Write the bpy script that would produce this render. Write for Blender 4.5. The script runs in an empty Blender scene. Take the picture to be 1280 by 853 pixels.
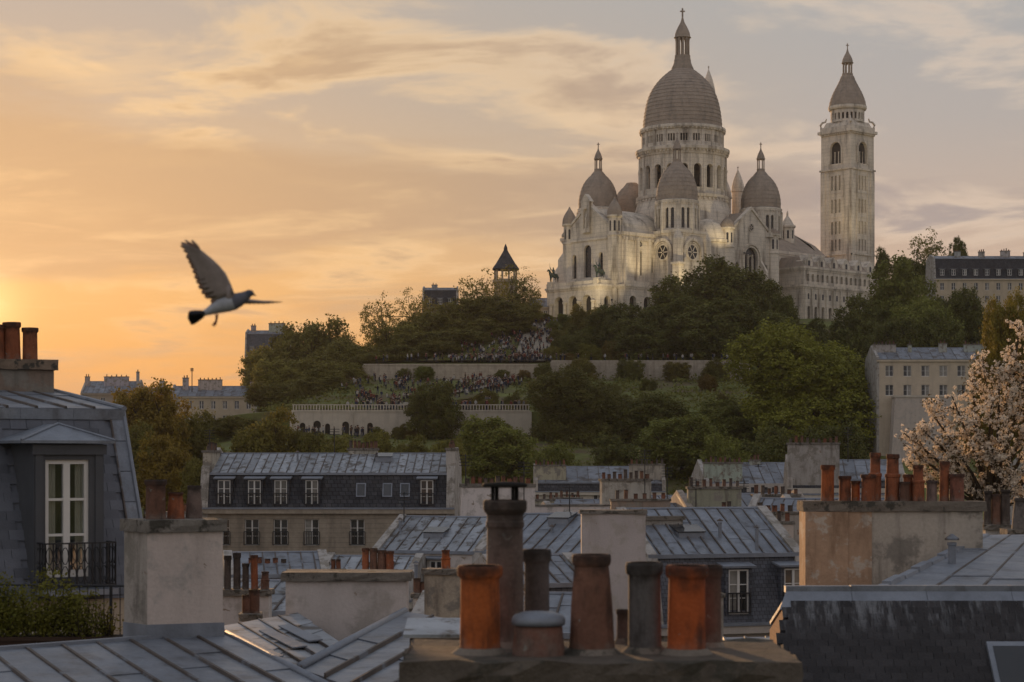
import bpy, math, random
import numpy as np
from mathutils import Vector, Matrix

# ------------------------------------------------------------------ camera
PI = math.pi
sc = bpy.context.scene
COL = sc.collection
F, HZ, ZC = 2400.0, 570.0, 25.0          # focal length in photo pixels, horizon row, eye height
cam = bpy.data.cameras.new('camera')
cam.sensor_width = 36.0
cam.lens = 36.0 * F / 1280.0
cam.shift_y = (HZ - 426.5) / 1280.0
cam.clip_start = 0.5
cam.clip_end = 20000
cam.dof.use_dof = True
cam.dof.focus_distance = 300.0
cam.dof.aperture_fstop = 4.6
camo = bpy.data.objects.new('camera', cam)
COL.objects.link(camo)
camo.location = (0, 0, ZC)
camo.rotation_euler = (PI / 2, 0, 0)
sc.camera = camo

# ------------------------------------------------------------------ light
SUN_AZ = math.radians(-15.6)             # from +Y towards -X
SUN_EL = math.radians(4.2)
sdir = Vector((math.sin(SUN_AZ) * math.cos(SUN_EL), math.cos(SUN_AZ) * math.cos(SUN_EL), math.sin(SUN_EL)))
sun = bpy.data.lights.new('sun', 'SUN')
sun.energy = 3.2
sun.angle = math.radians(0.6)
sun.color = (1.0, 0.58, 0.27)
suno = bpy.data.objects.new('sun', sun)
COL.objects.link(suno)
suno.rotation_euler = (-sdir).to_track_quat('-Z', 'Y').to_euler()

w = bpy.data.worlds.new('World')
sc.world = w
w.use_nodes = True
nt = w.node_tree
nt.nodes.clear()


def N(tree, typ, ins=None, **kw):
    n = tree.nodes.new(typ)
    for k, v in kw.items():
        setattr(n, k, v)
    for k, v in (ins or {}).items():
        s = n.inputs[k]
        if isinstance(v, bpy.types.NodeSocket):
            tree.links.new(v, s)
        else:
            s.default_value = v
    return n


def math_(tree, op, a, b=0.0, c=None, clamp=False):
    n = tree.nodes.new('ShaderNodeMath')
    n.operation = op
    n.use_clamp = clamp
    for i, v in enumerate((a, b) if c is None else (a, b, c)):
        if isinstance(v, bpy.types.NodeSocket):
            tree.links.new(v, n.inputs[i])
        else:
            n.inputs[i].default_value = v
    return n.outputs[0]


def mixc(tree, fac, a, b, blend='MIX'):
    n = tree.nodes.new('ShaderNodeMix')
    n.data_type = 'RGBA'
    n.blend_type = blend
    for k, v in ((0, fac), (6, a), (7, b)):
        if isinstance(v, bpy.types.NodeSocket):
            tree.links.new(v, n.inputs[k])
        else:
            n.inputs[k].default_value = v if k == 0 else (*v[:3], 1)
    return n.outputs[2]


def ramp(tree, fac, stops, interp='LINEAR'):
    n = tree.nodes.new('ShaderNodeValToRGB')
    cr = n.color_ramp
    cr.interpolation = interp
    while len(cr.elements) > len(stops):
        cr.elements.remove(cr.elements[-1])
    while len(cr.elements) < len(stops):
        cr.elements.new(1.0)
    for e, (p, c) in zip(cr.elements, stops):
        e.position = p
        e.color = (*c, 1) if len(c) == 3 else c
    tree.links.new(fac, n.inputs[0])
    return n.outputs[0]


def smooth(tree, v, lo, hi):
    n = tree.nodes.new('ShaderNodeMapRange')
    n.interpolation_type = 'SMOOTHSTEP'
    tree.links.new(v, n.inputs[0])
    n.inputs[1].default_value = lo
    n.inputs[2].default_value = hi
    return n.outputs[0]


tc = N(nt, 'ShaderNodeTexCoord')
dirv = N(nt, 'ShaderNodeVectorMath', {0: tc.outputs['Generated']}, operation='NORMALIZE').outputs[0]
sep = N(nt, 'ShaderNodeSeparateXYZ', {0: dirv})
dx_, dy_, dz_ = sep.outputs
el = math_(nt, 'MAXIMUM', dz_, 0.0)
sdot = N(nt, 'ShaderNodeVectorMath', {0: dirv, 1: tuple(sdir)}, operation='DOT_PRODUCT').outputs['Value']
sky = N(nt, 'ShaderNodeTexSky', sky_type='NISHITA')
sky.sun_disc = False
sky.sun_elevation = SUN_EL
sky.sun_rotation = SUN_AZ
sky.altitude = 60
sky.air_density = 1.6
sky.dust_density = 4.0
# sunset veil: a colour for each height above the horizon, warmer towards the sun
near = ramp(nt, el, [(0.0, (0.50, 0.225, 0.075)), (0.045, (0.55, 0.285, 0.10)), (0.085, (0.52, 0.32, 0.15)), (0.13, (0.42, 0.315, 0.205)),
                     (0.18, (0.34, 0.30, 0.255)), (0.24, (0.295, 0.295, 0.29)), (0.5, (0.29, 0.31, 0.34)), (1.0, (0.28, 0.31, 0.37))])
far = ramp(nt, el, [(0.0, (0.50, 0.33, 0.205)), (0.07, (0.48, 0.335, 0.24)), (0.12, (0.41, 0.325, 0.275)), (0.17, (0.335, 0.31, 0.30)),
                    (0.24, (0.29, 0.305, 0.32)), (0.5, (0.29, 0.31, 0.345)), (1.0, (0.28, 0.31, 0.37))])
warm = smooth(nt, sdot, 0.88, 1.0)
veil = mixc(nt, warm, far, near)
anti = ramp(nt, el, [(0.0, (0.45, 0.425, 0.435)), (0.2, (0.44, 0.435, 0.465)), (1.0, (0.28, 0.31, 0.37))])
veil = mixc(nt, smooth(nt, sdot, -0.2, 0.8), anti, veil)
# clouds: one sheet seen in perspective plus finer wisps
den = math_(nt, 'ADD', el, 0.10)
cx = math_(nt, 'DIVIDE', dx_, den)
cy = math_(nt, 'DIVIDE', dy_, den)


def cloud(sx, sy, off, detail, rough, dist):
    v = N(nt, 'ShaderNodeCombineXYZ', {0: math_(nt, 'MULTIPLY', cx, sx), 1: math_(nt, 'MULTIPLY', cy, sy), 2: off}).outputs[0]
    return N(nt, 'ShaderNodeTexNoise', {'Vector': v, 'Scale': 1.0, 'Detail': detail, 'Roughness': rough, 'Distortion': dist}).outputs['Fac']


c1 = cloud(1.9, 1.95, 11.9, 10, 0.56, 0.35)
c2 = cloud(1.7, 2.6, 2.1, 10, 0.58, 0.4)
c3 = cloud(0.5, 0.6, 11.9, 6, 0.52, 0.6)
lit = mixc(nt, warm, (0.60, 0.48, 0.38), (0.67, 0.48, 0.27))
shade = mixc(nt, warm, (0.265, 0.235, 0.24), (0.33, 0.245, 0.17))
hi_fade = smooth(nt, el, 0.55, 0.2)
lo_fade = smooth(nt, el, 0.03, 0.12)
dk_fade = smooth(nt, el, 0.0, 0.07)
f_lit = math_(nt, 'MULTIPLY', smooth(nt, c1, 0.47, 0.60), math_(nt, 'MULTIPLY', hi_fade, math_(nt, 'MULTIPLY', lo_fade, 0.64)))
f_core = math_(nt, 'MULTIPLY', smooth(nt, c1, 0.55, 0.67), math_(nt, 'MULTIPLY', dk_fade, 0.85))
f_wisp = math_(nt, 'MULTIPLY', smooth(nt, c2, 0.53, 0.68), math_(nt, 'MULTIPLY', hi_fade, math_(nt, 'MULTIPLY', lo_fade, 0.36)))
f_dark = math_(nt, 'MULTIPLY', smooth(nt, math_(nt, 'ADD', math_(nt, 'MULTIPLY', c3, 0.75), math_(nt, 'MULTIPLY', c2, 0.25)), 0.47, 0.60), math_(nt, 'MULTIPLY', dk_fade, 0.85))
skc = mixc(nt, f_lit, veil, lit)
skc = mixc(nt, f_core, skc, shade)
skc = mixc(nt, f_dark, skc, shade)
skc = mixc(nt, f_wisp, skc, lit)
glow = math_(nt, 'ADD', math_(nt, 'MULTIPLY', math_(nt, 'POWER', math_(nt, 'MAXIMUM', sdot, 0.0), 5000.0), 0.4),
             math_(nt, 'MULTIPLY', math_(nt, 'POWER', math_(nt, 'MAXIMUM', sdot, 0.0), 260.0), 0.05))
glowc = mixc(nt, glow, (0, 0, 0), (1.0, 0.72, 0.30))
skc = mixc(nt, 1.0, skc, glowc, 'ADD')
gain = N(nt, 'ShaderNodeVectorMath', {0: skc, 3: 10.0}, operation='SCALE').outputs[0]
gain.node.inputs[3].default_value = 10.0
full = mixc(nt, 0.92, sky.outputs[0], gain)
bg = N(nt, 'ShaderNodeBackground', {'Color': full, 'Strength': 0.1})
out = N(nt, 'ShaderNodeOutputWorld', {'Surface': bg.outputs[0]})

vs = sc.view_settings
vs.view_transform = 'Standard'
vs.look = 'None'
vs.gamma = 1.0
vs.exposure = 0.42
vs.use_curve_mapping = False
try:
    sc.cycles.use_denoising = True
    sc.cycles.max_bounces = 6
    sc.cycles.diffuse_bounces = 3
    sc.cycles.glossy_bounces = 3
    sc.cycles.transparent_max_bounces = 8
    sc.cycles.caustics_reflective = False
    sc.cycles.caustics_refractive = False
except Exception:
    pass


# ------------------------------------------------------------------ materials
def make_mat(name, base, rough=0.8, var=0.35, vscale=1.5, dark=None, streak=0.0, sscale=1.2, sstretch=0.12, fine=0.0, fscale=40.0,
             bump=0.0, bscale=30.0, rnd=0.0, tint=False, metal=0.0, spec=0.16, courses=0.0, cheight=0.7, transl=0.0, patch=None, pscale=0.6, plo=0.52, phi=0.6, patch2=None, soot=False, tiles=None, stain=None):
    m = bpy.data.materials.new(name)
    m.use_nodes = True
    t = m.node_tree
    t.nodes.clear()
    pos = N(t, 'ShaderNodeNewGeometry').outputs['Position']
    col = (*base, 1)
    rgb = N(t, 'ShaderNodeRGB')
    rgb.outputs[0].default_value = col
    c = rgb.outputs[0]
    info = N(t, 'ShaderNodeObjectInfo')
    if tint:
        c = mixc(t, 1.0, c, info.outputs['Color'], 'MULTIPLY')
    if var:
        n1 = N(t, 'ShaderNodeTexNoise', {'Vector': pos, 'Scale': vscale, 'Detail': 5.0, 'Roughness': 0.6}).outputs['Fac']
        g = math_(t, 'MULTIPLY_ADD', n1, 2 * var, 1 - var)
        c = N(t, 'ShaderNodeVectorMath', {0: c, 3: g}, operation='SCALE').outputs[0]
    if patch:
        n4 = N(t, 'ShaderNodeTexNoise', {'Vector': pos, 'Scale': pscale, 'Detail': 6.0, 'Roughness': 0.65}).outputs['Fac']
        c = mixc(t, smooth(t, n4, plo, phi), c, patch)
    if patch2:
        n5 = N(t, 'ShaderNodeTexNoise', {'Vector': pos, 'Scale': patch2[1], 'Detail': 7.0, 'Roughness': 0.6, 'Distortion': 0.6}).outputs['Fac']
        c = mixc(t, smooth(t, n5, patch2[2], patch2[2] + 0.02), c, patch2[0])
    if soot:
        oc = N(t, 'ShaderNodeSeparateXYZ', {0: N(t, 'ShaderNodeTexCoord').outputs['Object']}).outputs[2]
        nz = N(t, 'ShaderNodeTexNoise', {'Vector': pos, 'Scale': 9.0, 'Detail': 5.0}).outputs['Fac']
        sz = math_(t, 'ADD', oc, math_(t, 'MULTIPLY_ADD', nz, 0.7, -0.35))
        c = mixc(t, math_(t, 'MULTIPLY', smooth(t, sz, 0.66, 1.05), 0.82), c, (0.03, 0.026, 0.023))
        c = mixc(t, math_(t, 'MULTIPLY', smooth(t, sz, 0.22, -0.05), 0.5), c, (0.20, 0.18, 0.15))
    if streak:
        mp = N(t, 'ShaderNodeMapping', {0: pos})
        mp.inputs['Scale'].default_value = (sscale, sscale, sscale * sstretch)
        n2 = N(t, 'ShaderNodeTexNoise', {'Vector': mp.outputs[0], 'Scale': 1.0, 'Detail': 6.0, 'Roughness': 0.65}).outputs['Fac']
        c = mixc(t, math_(t, 'MULTIPLY', smooth(t, n2, 0.45, 0.75), streak), c, dark or tuple(0.35 * b for b in base))
    if courses:
        sp = N(t, 'ShaderNodeSeparateXYZ', {0: pos}).outputs[2]
        fr = math_(t, 'FRACT', math_(t, 'DIVIDE', sp, cheight))
        line = math_(t, 'LESS_THAN', fr, 0.16)
        k = math_(t, 'SUBTRACT', 1.0, math_(t, 'MULTIPLY', line, courses))
        c = N(t, 'ShaderNodeVectorMath', {0: c, 3: k}, operation='SCALE').outputs[0]
    if stain:
        mp3 = N(t, 'ShaderNodeMapping', {0: pos})
        mp3.inputs['Scale'].default_value = (7.0, 1.0, 1.2)
        n6 = N(t, 'ShaderNodeTexNoise', {'Vector': mp3.outputs[0], 'Scale': 1.0, 'Detail': 5.0, 'Roughness': 0.7}).outputs['Fac']
        zz = N(t, 'ShaderNodeSeparateXYZ', {0: pos}).outputs[2]
        k6 = math_(t, 'MULTIPLY', smooth(t, zz, stain[0], stain[1]), smooth(t, n6, 0.46, 0.62))
        c = mixc(t, math_(t, 'MULTIPLY', k6, 0.8), c, stain[2])
    if tiles:
        sx = N(t, 'ShaderNodeSeparateXYZ', {0: pos})
        hv = N(t, 'ShaderNodeCombineXYZ', {0: math_(t, 'DIVIDE', math_(t, 'ADD', sx.outputs[0], math_(t, 'MULTIPLY', sx.outputs[1], 0.6)), tiles[0]), 1: math_(t, 'DIVIDE', sx.outputs[2], tiles[1]), 2: 0.0}).outputs[0]
        bk_ = N(t, 'ShaderNodeTexBrick', {'Vector': hv, 'Color1': (1.25, 1.25, 1.25, 1), 'Color2': (0.75, 0.75, 0.75, 1), 'Mortar': (0.35, 0.35, 0.35, 1), 'Scale': 1.0, 'Mortar Size': 0.06, 'Bias': 0.0, 'Brick Width': 1.0, 'Row Height': 1.0}).outputs['Color']
        c = mixc(t, 1.0, c, bk_, 'MULTIPLY')
    if fine:
        n3 = N(t, 'ShaderNodeTexNoise', {'Vector': pos, 'Scale': fscale, 'Detail': 3.0}).outputs['Fac']
        g = math_(t, 'MULTIPLY_ADD', n3, 2 * fine, 1 - fine)
        c = N(t, 'ShaderNodeVectorMath', {0: c, 3: g}, operation='SCALE').outputs[0]
    if rnd:
        g = math_(t, 'MULTIPLY_ADD', info.outputs['Random'], 2 * rnd, 1 - rnd)
        c = N(t, 'ShaderNodeVectorMath', {0: c, 3: g}, operation='SCALE').outputs[0]
    b = N(t, 'ShaderNodeBsdfPrincipled', {'Base Color': c, 'Roughness': rough, 'Metallic': metal, 'Specular IOR Level': spec})
    if metal or rough < 0.6:
        nr = N(t, 'ShaderNodeTexNoise', {'Vector': pos, 'Scale': 2.5, 'Detail': 4.0}).outputs['Fac']
        t.links.new(math_(t, 'MULTIPLY_ADD', nr, 0.35, rough - 0.17, clamp=True), b.inputs['Roughness'])
    if bump:
        nb = N(t, 'ShaderNodeTexNoise', {'Vector': pos, 'Scale': bscale, 'Detail': 5.0, 'Roughness': 0.65}).outputs['Fac']
        bn = N(t, 'ShaderNodeBump', {'Height': nb, 'Strength': bump, 'Distance': 0.05})
        t.links.new(bn.outputs[0], b.inputs['Normal'])
    sh = b.outputs[0]
    if transl:
        tr = N(t, 'ShaderNodeBsdfTranslucent', {'Color': c})
        sh = N(t, 'ShaderNodeMixShader', {0: transl, 1: sh, 2: tr.outputs[0]}).outputs[0]
    N(t, 'ShaderNodeOutputMaterial', {'Surface': sh})
    return m


MT = {}
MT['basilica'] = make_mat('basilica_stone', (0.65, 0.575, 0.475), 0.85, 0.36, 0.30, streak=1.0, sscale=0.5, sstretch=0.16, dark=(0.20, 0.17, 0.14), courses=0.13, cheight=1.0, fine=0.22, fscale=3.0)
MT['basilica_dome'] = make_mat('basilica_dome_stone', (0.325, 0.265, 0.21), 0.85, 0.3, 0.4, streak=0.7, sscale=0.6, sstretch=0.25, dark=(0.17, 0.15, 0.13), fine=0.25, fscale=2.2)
MT['dark_glass'] = make_mat('dark_glass', (0.022, 0.022, 0.025), 0.25, 0.2, 0.8, spec=0.4)
MT['church_dark'] = make_mat('shadowy_interior', (0.05, 0.046, 0.042), 0.8, 0.2, 0.8, spec=0.1)  # near-black colour standing for shade inside openings
MT['house_glass'] = make_mat('window_glass', (0.035, 0.038, 0.042), 0.14, 0.3, 1.5, rnd=0.35, spec=0.6)
MT['zinc'] = make_mat('zinc_sheet', (0.215, 0.235, 0.268), 0.48, 0.45, 1.1, streak=0.65, sscale=2.0, sstretch=0.6, dark=(0.085, 0.08, 0.078), patch=(0.28, 0.30, 0.33), pscale=1.3, plo=0.54, phi=0.68, fine=0.2, fscale=26, bump=0.3, bscale=4, rnd=0.09, metal=0.35)
MT['seam'] = make_mat('rusty_seam', (0.11, 0.092, 0.08), 0.6, 0.5, 2.0, patch=(0.18, 0.19, 0.21), pscale=1.2, metal=0.2)
MT['zinc_old'] = make_mat('old_pale_zinc', (0.30, 0.32, 0.345), 0.55, 0.5, 1.4, patch=(0.12, 0.11, 0.10), pscale=1.7, plo=0.5, phi=0.62, streak=0.3, fine=0.12, rnd=0.2, metal=0.2, bump=0.2, bscale=5)
MT['zinc_far'] = make_mat('far_zinc', (0.21, 0.228, 0.258), 0.6, 0.45, 0.8, patch=(0.11, 0.10, 0.095), pscale=0.9, plo=0.48, phi=0.66, streak=0.4, rnd=0.18, metal=0.15)
MT['lead'] = make_mat('lead_flashing', (0.23, 0.25, 0.285), 0.5, 0.4, 2.5, metal=0.3, fine=0.1, bump=0.2, bscale=8, streak=0.3)
MT['slate'] = make_mat('slate', (0.042, 0.044, 0.052), 0.6, 0.4, 3.0, fine=0.2, fscale=40, bump=0.3, bscale=25, rnd=0.2, spec=0.12)
MT['slate_blue'] = make_mat('blue_grey_slate', (0.118, 0.126, 0.148), 0.6, 0.4, 1.5, streak=0.5, sscale=1.5, fine=0.12, rnd=0.22, bump=0.2, spec=0.35)
MT['slate_near'] = make_mat('stained_slate', (0.046, 0.044, 0.046), 0.65, 0.4, 3.0, fine=0.25, fscale=40, bump=0.3, bscale=25, rnd=0.2, spec=0.12, stain=(22.45, 22.85, (0.17, 0.175, 0.185)))
MT['slate_mid'] = make_mat('mansard_slate', (0.088, 0.094, 0.112), 0.6, 0.4, 1.5, streak=0.5, sscale=1.5, fine=0.15, bump=0.15, spec=0.3, tiles=(0.24, 0.15))
MT['slate_far'] = make_mat('far_slate_roof', (0.048, 0.05, 0.058), 0.75, 0.45, 1.0, streak=0.4, sscale=1.5, dark=(0.13, 0.125, 0.12), fine=0.45, fscale=6, rnd=0.12, spec=0.2, tiles=(0.42, 0.26))
MT['plaster'] = make_mat('pale_plaster', (0.56, 0.50, 0.455), 0.9, 0.14, 1.2, streak=0.35, sscale=2.0, sstretch=0.18, dark=(0.26, 0.22, 0.19), fine=0.10, fscale=18, patch=(0.42, 0.375, 0.335), pscale=1.6, plo=0.5, phi=0.62, patch2=((0.30, 0.24, 0.19), 2.3, 0.665), bump=0.3, bscale=22, tint=True)
MT['plaster_grey'] = make_mat('grey_plaster', (0.40, 0.375, 0.345), 0.9, 0.25, 1.0, streak=0.8, sscale=3.0, sstretch=0.15, dark=(0.14, 0.12, 0.10), patch=(0.25, 0.225, 0.19), pscale=1.3, plo=0.5, phi=0.6, patch2=((0.22, 0.13, 0.085), 2.0, 0.66), fine=0.18, fscale=14, bump=0.35, bscale=20, tint=True)
MT['plaster_rust'] = make_mat('rust_stained_plaster', (0.42, 0.28, 0.185), 0.9, 0.4, 1.6, patch=(0.50, 0.42, 0.34), pscale=2.6, plo=0.52, phi=0.60, streak=0.75, sscale=3.2, sstretch=0.2, dark=(0.17, 0.10, 0.06), fine=0.15, fscale=14, bump=0.4, bscale=18)
MT['slab'] = make_mat('weathered_concrete_slab', (0.185, 0.165, 0.14), 0.95, 0.45, 4.0, patch=(0.075, 0.068, 0.055), pscale=3.5, fine=0.2, fscale=30, bump=0.6, bscale=18, tint=True)
MT['pot'] = make_mat('terracotta', (0.36, 0.36, 0.36), 0.85, 0.45, 5.0, streak=0.8, sscale=8.0, sstretch=0.3, dark=(0.035, 0.028, 0.024), fine=0.2, fscale=40, bump=0.3, bscale=30, tint=True, soot=True, patch2=((0.24, 0.225, 0.19), 14.0, 0.66))
MT['soot'] = make_mat('soot', (0.02, 0.018, 0.016), 0.95, 0.2)
MT['stone_wall'] = make_mat('rubble_limestone', (0.30, 0.265, 0.215), 0.9, 0.35, 1.0, streak=0.45, sscale=1.5, dark=(0.12, 0.10, 0.08), courses=0.2, cheight=0.32, fine=0.25, fscale=5, tint=True)
MT['facade'] = make_mat('limestone_facade', (0.48, 0.43, 0.36), 0.88, 0.2, 0.8, streak=0.4, sscale=1.0, dark=(0.22, 0.19, 0.16), fine=0.12, fscale=5, tint=True)
MT['white_paint'] = make_mat('white_paint', (0.66, 0.64, 0.60), 0.5, 0.1, 3.0, fine=0.05, tint=True)
MT['iron'] = make_mat('black_ironwork', (0.018, 0.018, 0.02), 0.5, 0.2, spec=0.4)
MT['grey_paint'] = make_mat('dark_grey_painted_wood', (0.085, 0.088, 0.095), 0.55, 0.2, 2.0, streak=0.3, fine=0.08)
MT['curtain'] = make_mat('net_curtain', (0.42, 0.39, 0.33), 0.9, 0.3, 3.0)
MT['bark'] = make_mat('bark', (0.055, 0.042, 0.03), 0.95, 0.4, 2.0)
MT['leaf'] = make_mat('leaves', (0.165, 0.165, 0.045), 0.7, 0.7, 0.55, fine=0.4, fscale=3.0, rnd=0.12, tint=True, transl=0.28, spec=0.2)
MT['blossom'] = make_mat('blossom_petals', (0.85, 0.74, 0.60), 0.8, 0.3, 4.0, fine=0.25, fscale=12, transl=0.35, spec=0.2)
MT['blossom_leaf'] = make_mat('young_bronze_leaves', (0.10, 0.075, 0.03), 0.7, 0.5, 4.0, transl=0.35, spec=0.2)
MT['grass'] = make_mat('grass', (0.125, 0.138, 0.042), 0.95, 0.5, 0.12, patch=(0.115, 0.088, 0.05), pscale=0.11, plo=0.45, phi=0.62, fine=0.35, fscale=1.2, bump=0.6, bscale=1.5)
MT['asphalt'] = make_mat('asphalt', (0.05, 0.05, 0.05), 0.95, 0.3, 0.2)
MT['path'] = make_mat('pale_gravel', (0.27, 0.235, 0.185), 0.95, 0.3, 0.4, fine=0.2, fscale=3)
MT['wood'] = make_mat('planter_wood', (0.055, 0.035, 0.025), 0.85, 0.3, 3)
MT['soil'] = make_mat('soil', (0.03, 0.022, 0.016), 0.95, 0.3, 6)
MT['bronze'] = make_mat('green_bronze', (0.075, 0.10, 0.085), 0.6, 0.3, 1.0, streak=0.4, metal=0.3)
CLOTH = [make_mat('cloth_' + n, c, 0.9, 0.2, 2.0) for n, c in (('black', (0.02, 0.02, 0.025)), ('navy', (0.03, 0.04, 0.075)), ('brown', (0.10, 0.06, 0.04)),
         ('white', (0.40, 0.38, 0.35)), ('red', (0.16, 0.045, 0.035)), ('grey', (0.16, 0.155, 0.15)))]
MT['skin'] = make_mat('skin', (0.40, 0.25, 0.17), 0.6, 0.1)
MT['brick'] = make_mat('brick', (0.24, 0.13, 0.085), 0.9, 0.35, 3.0, courses=0.2, cheight=0.08, streak=0.4)


# ------------------------------------------------------------------ helpers
def P(px, py, Y):
    """a point seen at photo pixel (px, py), Y metres in front of the eye"""
    return Vector(((px - 640) * Y / F, Y, ZC + (HZ - py) * Y / F))


def PX(px, Y):
    return (px - 640) * Y / F


def PZ(py, Y):
    return ZC + (HZ - py) * Y / F


def sstep(a, b, x):
    t = min(1, max(0, (x - a) / (b - a)))
    return t * t * (3 - 2 * t)


class MB:
    """collects faces, builds ONE mesh object"""
    def __init__(s, m=None):
        s.v, s.f, s.m = [], [], m

    def pts(s, pts):
        i = len(s.v)
        if s.m is None:
            s.v.extend(tuple(p) for p in pts)
        else:
            s.v.extend(tuple(s.m @ Vector(p)) for p in pts)
        return i

    def face(s, pts):
        i = s.pts(pts)
        s.f.append(tuple(range(i, i + len(pts))))
        return s

    def box(s, x0, x1, y0, y1, z0, z1):
        i = s.pts([(x0, y0, z0), (x1, y0, z0), (x1, y1, z0), (x0, y1, z0), (x0, y0, z1), (x1, y0, z1), (x1, y1, z1), (x0, y1, z1)])
        for q in ((0, 3, 2, 1), (4, 5, 6, 7), (0, 1, 5, 4), (1, 2, 6, 5), (2, 3, 7, 6), (3, 0, 4, 7)):
            s.f.append(tuple(i + k for k in q))
        return s

    def loft(s, rings, cap0=True, cap1=True, closed=True):
        n = len(rings[0])
        i = len(s.v)
        for r in rings:
            s.pts(r)
        for k in range(len(rings) - 1):
            for j in range(n if closed else n - 1):
                a, b = i + k * n + j, i + k * n + (j + 1) % n
                s.f.append((a, b, b + n, a + n))
        if cap0:
            s.f.append(tuple(i + j for j in reversed(range(n))))
        if cap1:
            s.f.append(tuple(i + (len(rings) - 1) * n + j for j in range(n)))
        return s

    def lathe(s, prof, n=24, cx=0, cy=0, a0=0.0, a1=None, cap0=False, cap1=False, ph=0.0):
        full = a1 is None
        m = n if full else n + 1
        A = 2 * PI if full else a1 - a0
        rings = [[(cx + r * math.cos(a0 + ph + A * j / n), cy + r * math.sin(a0 + ph + A * j / n), z) for j in range(m)] for r, z in prof]
        return s.loft(rings, cap0, cap1, full)

    def prism(s, poly, z0, z1):
        """poly: ccw (x, y) list"""
        return s.loft([[(x, y, z0) for x, y in poly], [(x, y, z1) for x, y in poly]])

    def extr(s, poly, vec):
        """poly: list of 3-D points, swept by vec"""
        v = Vector(vec)
        return s.loft([[Vector(p) for p in poly], [Vector(p) + v for p in poly]])

    def tube(s, pts, rad, n=6, cap=True):
        pts = [Vector(p) for p in pts]
        rad = [rad] * len(pts) if isinstance(rad, (int, float)) else rad
        rings = []
        up = Vector((0, 0, 1))
        for k, p in enumerate(pts):
            d = (pts[min(k + 1, len(pts) - 1)] - pts[max(k - 1, 0)]).normalized()
            a = d.cross(up)
            if a.length < 1e-3:
                a = d.cross(Vector((1, 0, 0)))
            a.normalize()
            b = d.cross(a).normalized()
            rings.append([p + rad[k] * (math.cos(2 * PI * j / n) * a + math.sin(2 * PI * j / n) * b) for j in range(n)])
        return s.loft(rings, cap, cap)

    def slab(s, a, b, c, d, th):
        """quad a b c d (top side) given thickness th downwards along its normal"""
        a, b, c, d = map(Vector, (a, b, c, d))
        n = (b - a).cross(d - a).normalized()
        if n.z < 0:
            n = -n
        return s.loft([[p - n * th for p in (a, b, c, d)], [a, b, c, d]])

    def mesh(s, name):
        me = bpy.data.meshes.new(name)
        me.from_pydata(s.v, [], s.f)
        return me

    def build(s, name, mat, parent=None, smooth=False, tint=None, world=False):
        if world and parent is not None:
            o = Vector(parent.location)
            s.v = [tuple(Vector(p) - o) for p in s.v]
        me = s.mesh(name)
        me.materials.append(MT[mat] if isinstance(mat, str) else mat)
        if smooth:
            me.polygons.foreach_set('use_smooth', [True] * len(me.polygons))
        return link(name, me, parent, tint)


def link(name, me, parent=None, tint=None):
    o = bpy.data.objects.new(name, me)
    COL.objects.link(o)
    if parent is not None:
        o.parent = parent
    if tint:
        o.color = (*tint, 1)
    return o


def tag(o, label, cat, group=None, kind=None):
    if label:
        o['label'] = label
    if cat:
        o['category'] = cat
    if group:
        o['group'] = group
    if kind:
        o['kind'] = kind
    return o


def thing(name, label, cat, loc=(0, 0, 0), rz=0.0, group=None):
    o = bpy.data.objects.new(name, None)
    o.empty_display_size = 0.2
    COL.objects.link(o)
    o.location = loc
    o.rotation_euler = (0, 0, rz)
    return tag(o, label, cat, group)


def copy_part(o, parent, loc=None, tint=None):
    c = o.copy()
    COL.objects.link(c)
    c.parent = parent
    if loc is not None:
        c.location = loc
    if tint:
        c.color = (*tint, 1)
    return c


def flat(x0, y0, tx, ty):
    """wall frame: s runs along (tx,ty) from (x0,y0), d goes into the wall"""
    nx, ny = -ty, tx
    return lambda s, d, z: (x0 + s * tx + d * nx, y0 + s * ty + d * ny, z)


def ring(cx, cy, r, ph=0.0):
    return lambda s, d, z: (cx + (r - d) * math.cos(ph + s / r), cy + (r - d) * math.sin(ph + s / r), z)


def arc_pts(c, w, spring, n=8, k=1.0):
    return [(c + w / 2 * math.cos(PI - PI * i / n), spring + k * w / 2 * math.sin(PI * i / n)) for i in range(n + 1)]


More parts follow.
